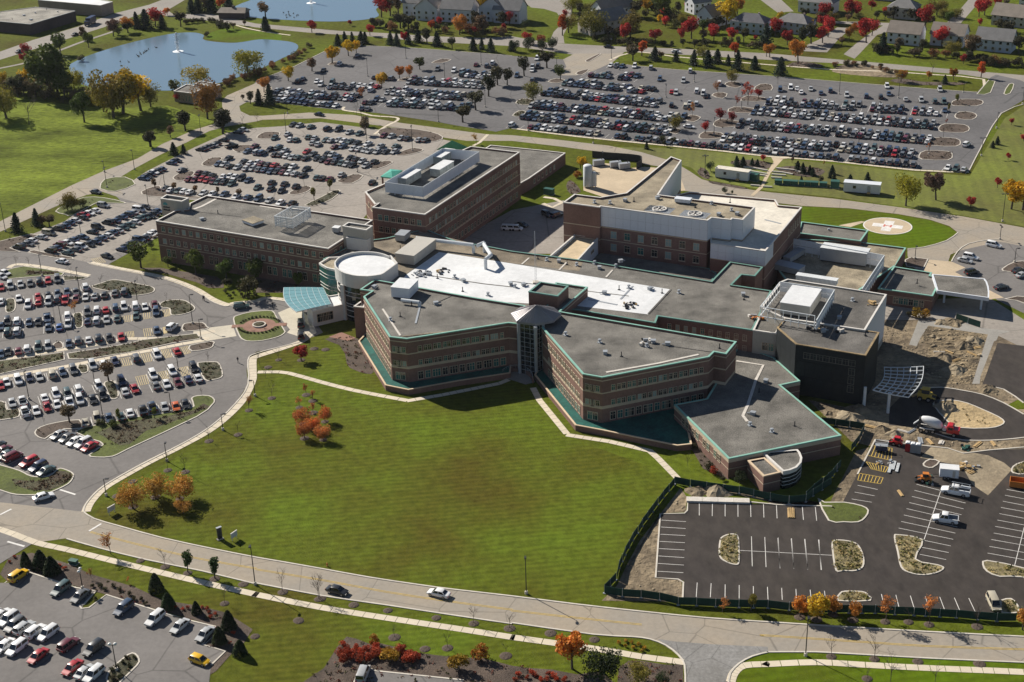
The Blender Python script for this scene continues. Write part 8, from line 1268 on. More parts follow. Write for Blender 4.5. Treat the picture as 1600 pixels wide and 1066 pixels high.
# ground cover in the beds
PV, PC = [], []
cc = dict(raised=[(.15, .1, .07), (.11, .08, .05)], mulchgreen=[(.07, .085, .03), (.11, .07, .045)], hedgebed=[(.065, .085, .03), (.14, .06, .05), (.085, .07, .04)], straw=[(.38, .30, .15), (.22, .2, .07), (.12, .13, .04)], mulch=[(.1, .08, .055)], bed=[(.14, .1, .07), (.085, .085, .035), (.16, .06, .045)], grassbed=[(.12, .1, .05)], sandbed=[(.3, .24, .13)])
dens = dict(raised=2.5, mulchgreen=1.1, hedgebed=1.5, straw=2.2, mulch=.18, bed=.55, grassbed=.04, sandbed=.1, none=0, dirt=0)
for k, p, z in COVER:
    if not dens.get(k): continue
    a = np.array(p); lo, hi = a.min(0), a.max(0); n = int(min(abs(area(p))*dens[k], 1500))
    for _ in range(n):
        x, y = lo+(hi-lo)*rng.random(2)
        if inside(p, x, y):
            c = cc[k][rng.integers(len(cc[k]))]; s = rng.uniform(.12, .34); q = np.array([x, y, z])+rng.normal(size=(7, 3))*np.array([s, s, s*.35])+np.array([0, 0, s*.6]); PV.append(q); PC += [c]*7
P_all = np.vstack(PV); v, f = leaves(P_all, .15); me = np_mesh('ground_cover', v, f, ['leaf_mass']); at = me.color_attributes.new('paint', 'FLOAT_COLOR', 'CORNER'); at.data.foreach_set('color', np.repeat(np.hstack([np.array(PC), np.ones((len(PC), 1))]), 4, 0).astype(np.float32).ravel())
tag(link('ground_cover', me), 'low autumn ground cover in the planting beds', 'ground cover', kind='stuff')
# stones and clods on bare soil
SV, SF = [], []; COVR = [q[3] for q in S_ if q[1] in ('asphalt_new', 'concrete_grey', 'asphalt_tan', 'dirt_tan')]+[b['o'] for b in BL_]
for n, mt, z, p in S_:
    if mt not in ('dirt', 'dirt_clod', 'sand'): continue
    a = np.array(p); lo, hi = a.min(0), a.max(0); k = int(abs(area(p))*(.9 if mt == 'dirt_clod' else .45))
    for _ in range(k):
        x, y = lo+(hi-lo)*rng.random(2)
        if inside(p, x, y) and not any(inside(q, x, y) for q in COVR):
            s = rng.uniform(.06, .3)*(2.2 if mt == 'dirt_clod' and rng.random() < .25 else 1); c = rng.normal(size=(6, 3))*.12+np.array([[1, 0, 0], [-1, 0, 0], [0, 1, 0], [0, -1, 0], [0, 0, .7], [0, 0, -.3]]); b = len(SV)*6
            SV.append(c*s*np.array([rng.uniform(.8, 1.8), rng.uniform(.8, 1.8), .7])+np.array([x, y, z+s*.2])); SF.append(np.array([(0, 2, 4), (2, 1, 4), (1, 3, 4), (3, 0, 4), (2, 0, 5), (1, 2, 5), (3, 1, 5), (0, 3, 5)])+b)
me = np_mesh('rubble', np.vstack(SV), np.vstack(SF), ['dirt_tan']); tag(link('rubble', me), 'clods and stones on the bare construction soil', 'rubble', kind='stuff')
# ------------------------------------------------------------------ cars
def car_parts(t):
    L, W, hb, ht, cab = {'s': (4.7, 1.82, .92, 1.45, (-1.75, -1.0, .45, 1.25)), 'h': (4.2, 1.78, .95, 1.5, (-1.95, -1.6, .4, 1.2)), 'u': (4.75, 1.9, 1.05, 1.78, (-2.25, -2.0, .5, 1.2)), 'v': (5.0, 1.98, 1.05, 1.85, (-2.4, -2.2, 1.0, 1.75)), 'p': (5.5, 1.98, 1.08, 1.82, (-.65, -.5, .75, 1.4))}[t]
    h = L/2; w = W/2; st = [(-h, .82, .42, hb-.12), (-h+.18, .95, .3, hb-.02), (-h*.6, 1, .28, hb), (0, 1, .28, hb), (h*.42, 1, .28, hb-.02), (h*.72, .98, .28, hb-.14), (h-.2, .93, .3, hb-.26), (h, .78, .4, hb-.38)]
    b = MB(); n = len(st); sec = []
    for x, k, z0, z1 in st: sec.append([(x, -w*k*.93, z0), (x, -w*k, z0+.22), (x, -w*k, z1-.16), (x, -w*k*.9, z1), (x, w*k*.9, z1), (x, w*k, z1-.16), (x, w*k, z0+.22), (x, w*k*.93, z0)])
    vs = [p for s in sec for p in s]; fs = [(i*8+j, i*8+(j+1) % 8, (i+1)*8+(j+1) % 8, (i+1)*8+j) for i in range(n-1) for j in range(8)]; fs = [q[::-1] for q in fs]
    b.add(vs, fs+[tuple(range(8)), tuple(range((n-1)*8, n*8))[::-1]])
    x0, x1, x2, x3 = cab; wb = w*.9; wt = w*.7; zb = hb-.03
    lo = [(x0, -wb, zb), (x3, -wb*.97, zb), (x3, wb*.97, zb), (x0, wb, zb)]; hi = [(x1, -wt, ht), (x2, -wt, ht), (x2, wt, ht), (x1, wt, ht)]; xm = (x1+x2)/2
    b.add(lo+hi, [(0, 1, 5, 4), (1, 2, 6, 5), (2, 3, 7, 6), (3, 0, 4, 7), (4, 5, 6, 7)]); b.add([(x1+.06, -wt+.06, ht+.035), (x2-.06, -wt+.06, ht+.035), (x2-.06, wt-.06, ht+.035), (x1+.06, wt-.06, ht+.035)]+hi, [(0, 1, 2, 3), (4, 5, 1, 0), (5, 6, 2, 1), (6, 7, 3, 2), (7, 4, 0, 3)])
    if t == 'p': bedz = hb+.015; b.box(-h+.1, x0-.02, -w*.98, -w*.86, hb-.02, hb+.12); b.box(-h+.1, x0-.02, w*.86, w*.98, hb-.02, hb+.12); b.box(-h+.04, -h+.14, -w*.9, w*.9, hb-.02, hb+.1)
    g = MB()
    def pane(q, i0=.1, i1=.12):
        q = [Vector(v) for v in q]; c = sum(q, Vector())/4; nn = (q[1]-q[0]).cross(q[2]-q[0]).normalized()
        a, bb, cc_, d = q; P = lambda u, v: a.lerp(bb, u).lerp(d.lerp(cc_, u), v)+nn*.014
        g.add([P(i0, i1), P(1-i0, i1), P(1-i0, 1-i1), P(i0, 1-i1)], [(0, 1, 2, 3)])
    pane([lo[1], lo[2], hi[2], hi[1]], .05, .06); pane([lo[3], lo[0], hi[0], hi[3]], .08, .15)
    for s_ in (0, 1):
        A, Bq, Cq, Dq = (lo[0], lo[1], hi[1], hi[0]) if s_ == 0 else (lo[2], lo[3], hi[3], hi[2]); Am, Dm = [tuple((Vector(a)+Vector(b2))/2) for a, b2 in ((A, Bq), (Dq, Cq))]; pane([A, Am, Dm, Dq], .08, .14); pane([Am, Bq, Cq, Dm], .06, .14)
    if t == 'p': g.box(-h+.16, x0-.04, -w*.85, w*.85, hb+.0, hb+.012)
    wr = .34 if t in 'sh' else .38; wx = (-h*.58, h*.62); wl = []
    for x in wx:
        for s_ in (-1, 1): wl.append((x, s_*(w-.1), wr))
    lt = [(h-.06, s_*w*.62, hb-.42) for s_ in (-1, 1)]; tl = [(-h+.02, s_*w*.7, hb-.24) for s_ in (-1, 1)]
    return b, g, wr, wl, lt, tl
CARS = {}
for t in 'shuvp':
    b, g, wr, wl, lt, tl = car_parts(t); wm = MB().tube((0, -.11, 0), (0, .11, 0), wr, n=14); wm.tube((0, -.118, 0), (0, .118, 0), wr*.62, n=10, m=1); al = MB(); al.v = list(b.v); al.f = list(b.f); al.m = [0]*len(b.f); al.add(g.v, g.f, 1)
    for x, y, z in wl: al.tube((x, y-.11, z), (x, y+.11, z), wr, n=8, m=2)
    for x, y, z in lt: al.box(x-.04, x+.04, y-.2, y+.2, z-.08, z+.1, 3)
    for x, y, z in tl: al.box(x-.04, x+.04, y-.2, y+.2, z-.12, z+.12, 4)
    CARS[t] = dict(body=b.mesh('body', 'car_paint', sharp=.75), glass=g.mesh('glazing', 'car_glass'), wheel=wm.mesh('wheel', ['rubber', 'rim']), wl=wl, lt=lt, tl=tl, lamp=MB().box(-.05, .05, -.22, .22, -.08, .1).mesh('headlight', 'lamp_lens'), tail=MB().box(-.03, .03, -.2, .2, -.12, .12).mesh('tail_light', 'tail_lens'), one=al.mesh('car', ['car_paint', 'car_glass', 'rubber', 'lamp_lens', 'tail_lens'], sharp=.75), mb=al)
CC = dict(w=((.74, .74, .73), 'white'), s=((.42, .43, .43), 'silver'), g=((.13, .135, .14), 'dark grey'), k=((.022, .024, .027), 'black'), b=((.045, .075, .13), 'dark blue'), n=((.02, .03, .075), 'navy'), c=((.07, .15, .38), 'bright blue'), r=((.42, .025, .03), 'red'), m=((.13, .02, .03), 'maroon'), t=((.5, .45, .34), 'beige'), e=((.06, .10, .10), 'dark teal'), y=((.72, .42, .01), 'yellow'), o=((.62, .13, .03), 'orange'))
TN = dict(s=('sedan', 'sedan'), h=('hatchback', 'hatchback'), u=('sport_utility_car', 'suv'), v=('van', 'van'), p=('pickup_truck', 'pickup'))
def place_car(x, y, hd, c, t, lab, grp, detail):
    k = CARS[t]; kf = random.uniform(.85, 1.15); col = tuple(min(.9, q*kf) for q in CC[c][0])+(1,)
    cat = TN[t][1] if t in 'uvp' else 'car'
    if not detail:
        o = link(TN[t][0], k['one'], None, (x, y, .03), hd); o.color = col; return tag(o, lab, cat, grp)
    root = tag(empty(TN[t][0], (x, y, .03), hd), lab, cat, grp); o = link('body', k['body'], root); o.color = col; link('glazing', k['glass'], root)
    for q in k['wl']: link('wheel', k['wheel'], root, q)
    for q in k['lt']: link('headlight', k['lamp'], root, q)
    for q in k['tl']: link('tail_light', k['tail'], root, q)
    return root
def ztop(x, y): return .04
order = sorted(C_, key=lambda q: (-q[6], math.hypot(q[0], q[1]))); keep = order[:296]; rest = order[296:]
RW = {}
for q in keep: RW.setdefault(q[5], []).append(q)
for ri, qs in RW.items():
    qs.sort(key=lambda q: sx(q[0], q[1]))
    for i, q in enumerate(qs):
        nm = CC[q[3]][1]+' '+TN[q[4]][1]
        lab = '%s %s the %s' % (nm, 'on' if 'road' in ROWS_[ri] or 'drive' in ROWS_[ri] or 'apron' in ROWS_[ri] else 'in', ROWS_[ri]) if len(qs) == 1 or q[6] and [(z[3], z[4]) for z in qs].count((q[3], q[4])) == 1 else '%s, %s from left in the %s' % (nm, ordn(i), ROWS_[ri])
        place_car(q[0], q[1], q[2], q[3], q[4], lab, 'cars of the '+ROWS_[ri], math.hypot(q[0], q[1]) < 352 or q[6] and q[1] < 420)
# the hundreds of far parked cars, too many and too small to list one by one
mass = [(q[0], q[1], q[2], q[3], q[4]) for q in rest]; CP = 'wwwwwwwsssssssgggkkkkkkbbbbneermt'
for a, b, fill, dbl in F_:
    a = Vector(a); b = Vector(b); d = b-a; n = int(d.length/2.74); d.normalize(); nr = Vector((-d.y, d.x)); h0 = math.atan2(nr.y, nr.x)
    for s_ in ((-1, 1) if dbl else (0,)):
        for i in range(n+1):
            if random.random() < fill: q = a+d*(i*2.74+random.uniform(-.15, .15))+nr*(s_*2.75+random.uniform(-.2, .2)); mass.append((q.x, q.y, h0+(math.pi if random.random() < .4 else 0)+random.uniform(-.03, .03), random.choice(CP), random.choice('ssssuuuuhvp')))
for x, y in FL_: mass.append((x, y, math.radians(80)+random.choice((0, math.pi)), random.choice(CP), random.choice('ssuuv')))
VV, FF4, CO, MI = [], [], [], []; off = 0
for x, y, hd, c, t in mass:
    mbk = CARS[t]['mb']; v = np.array(mbk.v); cs, sn = math.cos(hd), math.sin(hd); VV.append(np.stack([v[:, 0]*cs-v[:, 1]*sn+x, v[:, 0]*sn+v[:, 1]*cs+y, v[:, 2]+.03], 1))
    col = np.array(CC[c][0])*random.uniform(.85, 1.15)
    for fct, mi in zip(mbk.f, mbk.m): FF4.append(tuple(i+off for i in fct)); MI.append(mi); CO += [(*col, 1)]*len(fct)
    off += len(v)
me = bpy.data.meshes.new('parked_cars'); me.from_pydata(np.vstack(VV).tolist(), [], FF4)
for k in ('car_paint_mass', 'car_glass', 'rubber', 'lamp_lens', 'tail_lens'): me.materials.append(M(k))
me.polygons.foreach_set('material_index', MI); at = me.color_attributes.new('paint', 'FLOAT_COLOR', 'CORNER'); at.data.foreach_set('color', np.array(CO, np.float32).ravel()); me.update()
tag(link('parked_cars', me), 'dense rows of far parked cars filling the upper lots', 'parked cars', kind='stuff')
# stall stripes for the lots, between the cars of each row
for a, b, fill, dbl in F_:
    a = Vector(a); b = Vector(b); d = b-a; n = int(d.length/2.74); d.normalize(); nr = Vector((-d.y, d.x)); a = a-d*1.37
    for i in range(n+2):
        q = a+d*(i*2.74); e_ = 5.4 if dbl else 2.7; L, Rr = strip([tuple(q-nr*e_), tuple(q+nr*e_)], .11); mks['w'].add([(*Rr[0], .056), (*Rr[1], .056), (*L[1], .056), (*L[0], .056)], [(0, 1, 2, 3)])
for q in C_:
    if q[6] or ROWS_[q[5]].startswith(('loose', 'entrance')): continue
    d = Vector((math.cos(q[2]), math.sin(q[2]))); nr = Vector((-d.y, d.x))
    for s_ in (-1.37, 1.37):
        c = Vector((q[0], q[1]))+nr*s_; L, Rr = strip([tuple(c-d*2.6), tuple(c+d*2.6)], .11); mks['w'].add([(*Rr[0], .056), (*Rr[1], .056), (*L[1], .056), (*L[0], .056)], [(0, 1, 2, 3)])
for k, mt in (('w', 'white_mark'), ('y', 'yellow_mark'), ('t', 'tan_mark')): tag(mks[k].build('road_marking', mt), 'painted markings', kind='structure')
# ------------------------------------------------------------------ helipad
hp = [Vector(q) for q in misc_['heli']]; cx, cy = (sum((q for q in hp), Vector((0, 0)))/4); rr = ((hp[0]-hp[1]).length+(hp[2]-hp[3]).length)/4
root = tag(empty('helipad', (cx, cy, 0)), 'round tan helipad with white cross and red H', 'helipad')
MB().lathe([(rr, 0), (rr, .1), (0, .1)], 48).build('pad', 'concrete_tan', root)
mb = MB(); n = 64
for i in range(n): a, b = 6.2832*i/n, 6.2832*(i+1)/n; mb.add([((rr-.0)*math.cos(a), rr*math.sin(a), .104), (rr*math.cos(b), rr*math.sin(b), .104), ((rr-.35)*math.cos(b), (rr-.35)*math.sin(b), .104), ((rr-.35)*math.cos(a), (rr-.35)*math.sin(a), .104)], [(0, 1, 2, 3)])
mb.build('rim_line', 'white_mark', root)
(a, b), (c, d) = misc_['cross']; ang = math.atan2(b[1]-a[1], b[0]-a[0]); o = MB(); o.add([(-4.7, -1.5, .106), (4.7, -1.5, .106), (4.7, 1.5, .106), (-4.7, 1.5, .106), (-1.5, -4.7, .107), (1.5, -4.7, .107), (1.5, 4.7, .107), (-1.5, 4.7, .107)], [(0, 1, 2, 3), (4, 5, 6, 7)]); o.build('white_cross', 'white_mark', root, None, ang)
o = MB()
for x0, x1, y0, y1 in ((-1.3, -.75, -1.1, 1.1), (.75, 1.3, -1.1, 1.1), (-.75, .75, -.28, .28)): o.add([(x0, y0, .111), (x1, y0, .111), (x1, y1, .111), (x0, y1, .111)], [(0, 1, 2, 3)])
o.build('letter_h', 'red_pave', root, None, ang)
# ------------------------------------------------------------------ roundabout centre
x, y = misc_['ring']; root = tag(empty('brick_plaza', (x, y, 0)), 'round red brick plaza with planter inside the drop-off circle', 'plaza')
MB().lathe([(4.6, .13), (4.6, .17), (1.9, .17)], 36).build('brick_ring', 'brick_paving', root); MB().lathe([(1.9, .1), (1.9, .55), (1.55, .55), (1.55, .4)], 24).build('planter', 'kerb', root); MB().lathe([(1.55, .42), (1.0, .75), (0, .85)], 20).build('shrub_mound', 'hedgebed', root)
for s_ in (-1, 1): MB().box(min(s_*4.4, s_*7.6), max(s_*4.4, s_*7.6), -1, 1, .13, .165).build('brick_path', 'brick_paving', root, None, .02)
k = 0
for i in range(34):
    a = i*6.2832/34
    if abs(math.sin(a)) < .28: continue
    plant(x+5.5*math.cos(a)*1.05, y+5.5*math.sin(a), random.uniform(.6, .9), 'bush', 'small dark shrub in the ring around the brick plaza, %s counted round from the east' % ordn(k), 'shrub ring of the brick plaza'); k += 1
# ------------------------------------------------------------------ storage tanks, generators
for (x, y), h, r, lab in zip(misc_['tanks'], (8.2, 5.6), (1.55, .85), ('tall white gas tank in the service yard', 'short white gas tank beside the tall one')):
    root = tag(empty('gas_tank', (x, y, 0)), lab, 'tank'); MB().lathe([(r, .6), (r, h-.4), (r*.8, h-.1), (0, h)], 20).build('vessel', 'steel_white', root, smooth=True)
    for a in (.5, 2.1, 3.7, 5.3): MB().box(-.1, .1, -.1, .1, 0, .8).build('leg', 'steel_white', root, (r*.8*math.cos(a), r*.8*math.sin(a), 0))
    MB().tube((r+.1, 0, .5), (r+.1, 0, h-.5), .06).build('pipe', 'metal_grey', root)
for i, (x, y) in enumerate(misc_['genset']):
    root = tag(empty('generator', (x, y, 0), .2), 'dark yard generator unit, %s from left' % ordn(i), 'generator', 'service yard generators'); MB().box(-2, 2, -.9, .9, .3, 2.2).build('housing', 'metal_grey', root); MB().box(-2.2, 2.2, -1, 1, 0, .3).build('skid', 'black_metal', root); MB().tube((1.2, 0, 2.2), (1.2, 0, 3), .15).build('exhaust', 'dark_steel', root)
# yard screen wall
p = GW2_; root = tag(empty('yard_screen', (*p[0], 0)), 'dark curved screen fence around the generator yard', 'fence')
for i in range(len(p)-1):
    a = Vector((*p[i], 0))-Vector((*p[0], 0)); b = Vector((*p[i+1], 0))-Vector((*p[0], 0)); MB().bar(a+Vector((0, 0, 1.3)), b+Vector((0, 0, 1.3)), .08, 2.6).build('fence_panel', 'chassis', root)
# ------------------------------------------------------------------ ducts, mast, roof fans
for i, pts in enumerate(misc_['duct']):
    mb = MB(); off_ = Vector(pts[0])
    for j in range(len(pts)-1): mb.tube(Vector(pts[j])-off_, Vector(pts[j+1])-off_, .55 if i < 3 else .45, n=12)
    root = tag(empty('roof_duct', off_), ('long white duct crossing the tan roof', 'short white duct stub joining the elbow', 'white elbow duct above the white membrane roof', 'pale duct beside the white plant box')[i], 'duct'); mb.build('duct', 'steel_white', root, smooth=False)
    q = Vector(pts[-1])-off_; MB().tube(q, (q.x, q.y, 10.7-off_.z if i < 3 else 12.9-off_.z), .5, n=10).build('riser', 'steel_white', root)
x, y = misc_['mast']; root = tag(empty('radio_mast', (x, y, 10.7)), 'thin lattice radio mast on the white roof', 'mast')
mb = MB()
for a in range(3): mb.tube((.3*math.cos(a*2.1), .3*math.sin(a*2.1), 0), (.1*math.cos(a*2.1), .1*math.sin(a*2.1), 15), .035, n=4)
for z in range(0, 15): mb.tube((.3-.013*z, 0, z), (-.15, .2, z+.9), .02, n=3)
mb.build('lattice', 'metal_grey', root); MB().box(-.8, .8, -.8, .8, 0, .3).build('base', 'kerb', root)
for i, (x, y) in enumerate(FAN_):
    root = tag(empty('cooling_fan', (x, y, 18.2), FANH_), '%s roof cooling fan set in the pale panel well' % ('left', 'right')[i], 'cooling fan'); MB().box(-4, 4, -2.6, 2.6, 0, 1.6).build('well', 'metal_grey', root); MB().lathe([(2.1, 1.6), (2.1, 2.0), (1.8, 2.0), (1.8, 1.7)], 24).build('shroud', 'cop_white', root)
    for a in range(6): MB().box(.2, 1.75, -.22, .22, 1.82, 1.86).build('blade', 'cop_white', root, None, a*1.047)
    MB().lathe([(.35, 1.7), (.35, 2.05), (0, 2.1)], 10).build('hub', 'dark_steel', root)
# sign on the tower
a, b = [Vector(q) for q in SGN_]; d = (b-a).normalized(); rz = math.atan2(d.y, d.x); T0 = BR['sign_tower']
root = T0; q = a+d*1.7; lx, ly = q.x-T0.location.x, q.y-T0.location.y
mb = MB()
for k in range(9): h_ = .5+.42*math.sin(k*.38); mb.box(-.8+k*.18, -.8+k*.18+.13, -.09, 0, 14.3, 14.3+1.0*h_)
mb.build('emblem', 'teal_sign', root, (lx, ly, 0), rz)
for zz in (13.35, 12.45):
    mb = MB(); xx = -1.0
    while xx < 1.5: wl_ = random.uniform(.14, .26); hh = random.choice((.38, .38, .55)); mb.box(xx, xx+wl_, -.09, 0, zz, zz+hh); xx += wl_+.06
    mb.build('lettering', 'dark_sign', root, (lx, ly, 0), rz)
# lawn signs
(a, b) = [Vector(q) for q in misc_['monument']]; d = b-a; rz = math.atan2(d.y, d.x); root = tag(empty('monument_sign', (*a, 0), rz), 'tall black monument sign on the lawn by the road', 'sign'); L_2 = d.length
MB().box(0, L_2, -.22, .22, .25, 2.9).build('slab', 'dark_sign', root); MB().box(-.08, L_2+.08, -.28, .28, 2.9, 3.0).build('cap', 'metal_grey', root); MB().box(-.2, L_2+.2, -.4, .4, 0, .25).build('plinth', 'concrete_grey', root)
for k, lab in (('wsign', 'pale notice board on posts beside the black monument sign'), ('wsign2', 'pale notice board on posts at the drive entrance')):
    (a, b) = [Vector(q) for q in misc_[k]]; d = b-a; rz = math.atan2(d.y, d.x); L_2 = d.length; root = tag(empty('notice_board', (*a, 0), rz), lab, 'sign'); MB().box(0, L_2, -.06, .06, .7, 1.9).build('board', 'signboard', root); MB().box(-.05, L_2+.05, -.1, .1, 1.9, 1.98).build('cap', 'cop_white', root)
    for t_ in (.12, .88): MB().box(L_2*t_-.05, L_2*t_+.05, -.05, .05, 0, .7).build('post', 'cop_white', root)
# ------------------------------------------------------------------ fountains, ducks
for k, lab, h_ in (('fount1', 'white fountain jet in the near pond', 9), ('fount2', 'white fountain jet in the far pond', 9)):
    x, y = misc_[k]; root = tag(empty('fountain', (x, y, .08)), lab, 'fountain'); v, f = leaves(np.stack([rng.normal(size=900)*.16*(1+2*(t_ := rng.random(900)**.8)[::-1]), rng.normal(size=900)*.16, t_*h_], 1)*np.array([1, 1, 1]), .16); link('water_jet', np_mesh('water_jet', v, f, ['spray']), root); MB().lathe([(2.6, .0), (2.2, .12), (.6, .3), (0, .35)], 20).build('splash', 'spray', root)
db = MB().lathe([(.0, -.1), (.16, -.06), (.2, .06), (.12, .16), (0, .2)], 8); db.v = [(a*1.9, b, c) for a, b, c in db.v]; db.tube((.3, 0, .1), (.42, 0, .42), .06, .05, 6); db.tube((.38, 0, .42), (.56, 0, .42), .08, .03, 6); dm = db.mesh('goose', 'duck')
dk = [sorted(misc_['ducks'][:12], key=lambda q: sx(*q)), sorted(misc_['ducks'][12:], key=lambda q: sx(*q))]
for i, (x, y) in enumerate(dk[0]+dk[1]): tag(link('goose', dm, None, (x, y, .1), random.random()*6, (1.6,)*3), 'dark goose floating on the %s pond, %s from left' % ('near' if i < 12 else 'far', ordn(i if i < 12 else i-12)), 'goose', 'geese on the %s pond' % ('near' if i < 12 else 'far'))
# ------------------------------------------------------------------ people
def person(top, bottom, phase):
    bm_v = {'pel': (0, 0, .95), 'che': (0, .02, 1.32), 'nec': (0, .02, 1.5), 'hed': (0, .04, 1.66), 'top': (0, .03, 1.76), 'lh': (-.1, 0, .9), 'lk': (-.11, .12*phase, .5), 'la': (-.11, .2*phase, .08), 'lt': (-.11, .2*phase+.16, .04), 'rh': (.1, 0, .9), 'rk': (.11, -.06*phase, .5), 'ra': (.11, -.28*phase, .1), 'rt': (.11, -.28*phase+.15, .05), 'ls': (-.19, .02, 1.42), 'le': (-.25, -.08*phase, 1.14), 'lw': (-.24, .1*phase, .92), 'rs': (.19, .02, 1.42), 're': (.25, .08*phase, 1.14), 'rw': (.24, .2*phase, .95)}
    ed = 'pel-che che-nec nec-hed hed-top pel-lh lh-lk lk-la la-lt pel-rh rh-rk rk-ra ra-rt che-ls ls-le le-lw che-rs rs-re re-rw'.split(); nm = list(bm_v); me = bpy.data.meshes.new('body'); me.from_pydata([bm_v[k] for k in nm], [tuple(nm.index(q) for q in e.split('-')) for e in ed], [])
    o = bpy.data.objects.new('tmp', me); COL.objects.link(o); sk = o.modifiers.new('s', 'SKIN'); R_ = dict(pel=.15, che=.17, nec=.07, hed=.11, top=.06, lh=.1, rh=.1, lk=.075, rk=.075, la=.05, ra=.05, lt=.04, rt=.04, ls=.08, rs=.08, le=.055, re=.055, lw=.04, rw=.04)
    for i, k in enumerate(nm): me.skin_vertices[0].data[i].radius = (R_[k],)*2; me.skin_vertices[0].data[i].use_root = k == 'pel'
    sb = o.modifiers.new('b', 'SUBSURF'); sb.levels = sb.render_levels = 1; dg = bpy.context.evaluated_depsgraph_get(); m2 = bpy.data.meshes.new_from_object(o.evaluated_get(dg)); bpy.data.objects.remove(o)
    for k in (top, bottom, 'skin', 'cloth_dark'): m2.materials.append(M(k))
    for pl in m2.polygons: z = pl.center.z; ax = abs(pl.center.x); pl.material_index = (3 if z > 1.72 else 2) if z > 1.52 else 2 if ax > .2 and z < .98 and z > .85 else 1 if z < .96 else 0
    return m2
for (x, y), tp, bt, ph, rz, lab in zip(misc_['people'], ('cloth_light', 'cloth_dark', 'cloth_dark', 'cloth_dark'), ('cloth_dark',)*4, (1, -1, 1, -1), (.9, .9, 2.6, 1.2), ('person in pale top walking beside another on the drive', 'person in dark top walking beside one in pale top', 'person in dark clothes walking alone on the drive', 'person in dark clothes walking on the drop-off road')):
    root = tag(empty('person', (x, y, .05), rz), lab, 'person'); link('body', person(tp, bt, ph), root)
# ------------------------------------------------------------------ construction vehicles and site things
def frame2(k): a, b = [Vector(q) for q in misc_[k][:2]]; d = b-a; c = (a+b)/2; return c, math.atan2(d.y, d.x), d.length
wheel_big = MB().tube((0, -.17, 0), (0, .17, 0), .52, n=16); wheel_big.tube((0, -.18, 0), (0, .18, 0), .3, n=10, m=1); wheel_big = wheel_big.mesh('wheel', ['rubber', 'rim'])
c, rz, Ln = frame2('mixer'); root = tag(empty('concrete_mixer', (*c, .03), rz), 'concrete mixer truck with white drum and red cab', 'mixer truck')
MB().box(-4.6, 3.6, -.5, .5, .75, 1.1).build('chassis', 'chassis', root)
cb = MB(); cb.box(2.2, 3.7, -1.2, 1.2, .9, 2.6); cb.box(3.7, 5.0, -1.0, 1.0, .9, 1.9); cb.add([(2.3, -1.1, 2.6), (3.6, -1.1, 2.6), (3.6, 1.1, 2.6), (2.3, 1.1, 2.6), (2.5, -.9, 2.85), (3.4, -.9, 2.85), (3.4, .9, 2.85), (2.5, .9, 2.85)], [(0, 1, 5, 4), (1, 2, 6, 5), (2, 3, 7, 6), (3, 0, 4, 7), (4, 5, 6, 7)]); cb.build('cab', 'red_paint', root)
MB().box(3.7, 3.73, -1.05, 1.05, 1.95, 2.5).build('windscreen', 'car_glass', root)
for s_ in (-1, 1): MB().box(2.5, 3.5, s_*1.2-.015, s_*1.2+.015, 1.8, 2.45).build('side_window', 'car_glass', root); MB().box(-3.9, -.6, s_*1.05-.25, s_*1.05+.25, 1.15, 1.25).build('mudguard', 'cop_white', root)
dr = MB().lathe([(.45, -2.9), (.75, -2.6), (1.15, -1.2), (1.25, 0), (1.2, .9), (.95, 1.7), (.6, 2.1), (0, 2.2)], 24); dr.v = [(z*.97-y*.0+x*.0-1.0+(-.0), y, x) for x, y, z in dr.v]; dr.v = [(x*math.cos(.2)-0-z*.0+z*math.sin(-.2), y, z*math.cos(.2)+(-x)*math.sin(.2)+2.35) for x, y, z in dr.v]; dr.build('drum', 'roof_white', root, smooth=True)
MB().bar((-4.0, 0, 2.9), (-5.4, 0, 1.5), .7, .25).build('chute', 'metal_grey', root); MB().tube((1.6, .6, 1.5), (1.6, -.6, 1.5), .45, n=12).build('water_tank', 'steel_white', root); MB().box(-4.3, -3.9, -.7, .7, 1.1, 3.3).build('rear_frame', 'chassis', root)
for x in (3.9, -.9, -2.3, -3.6):
    for s_ in (-1, 1): link('wheel', wheel_big, root, (x, s_*1.0, .52))
c, rz, Ln = frame2('trailer'); root = tag(empty('cargo_trailer', (*c, .03), rz), 'white enclosed cargo trailer above the utility truck', 'trailer'); h_ = Ln/2
MB().box(-h_, h_, -1.15, 1.15, .55, 2.6).build('body', 'panel_white', root); MB().box(-h_-.05, h_+.05, -1.2, 1.2, 2.6, 2.68).build('roof', 'roof_white', root); MB().bar((-h_, 0, .5), (-h_-1.3, 0, .45), .12).build('hitch', 'dark_steel', root); MB().box(h_*.35, h_*.65, -1.17, -1.14, .7, 2.3).build('side_door', 'panel_beige', root)
for x in (-.9, -.1):
    for s_ in (-1, 1): link('wheel', wheel_big, root, (x, s_*1.12, .36), 0, (.68,)*3)
MB().box(-1.5, .5, -1.3, -1.12, .72, .8).build('mudguard', 'metal_grey', root)
for k, lab, rack in (('truck1', 'white crew cab utility pickup with ladder rack', 1), ('truck2', 'white pickup truck with empty bed parked on the stall line', 0)):
    c, rz, Ln = frame2(k); o = place_car(c.x, c.y, rz+math.pi, 'w', 'p', lab, None, True); o.scale = (Ln/5.4,)+(1.12, 1.12)
    if rack:
        for yy in (-.85, .85): MB().bar((-2.6, yy, 2.05), (1.0, yy, 2.05), .08).build('ladder_rack', 'metal_grey', o)
        for xx in (-2.4, -1.0, .6):
            MB().bar((xx, -.85, 2.0), (xx, .85, 2.0), .07).build('rack_bar', 'metal_grey', o)
        for yy in (-.95, .95): MB().box(-2.6, -.75, yy-.12, yy+.12, .9, 1.5).build('tool_box', 'panel_white', o)
c, rz, Ln = frame2('van'); o = place_car(c.x, c.y, rz, 't', 'v', 'beige van parked at the end of the new lot by the road', None, True)
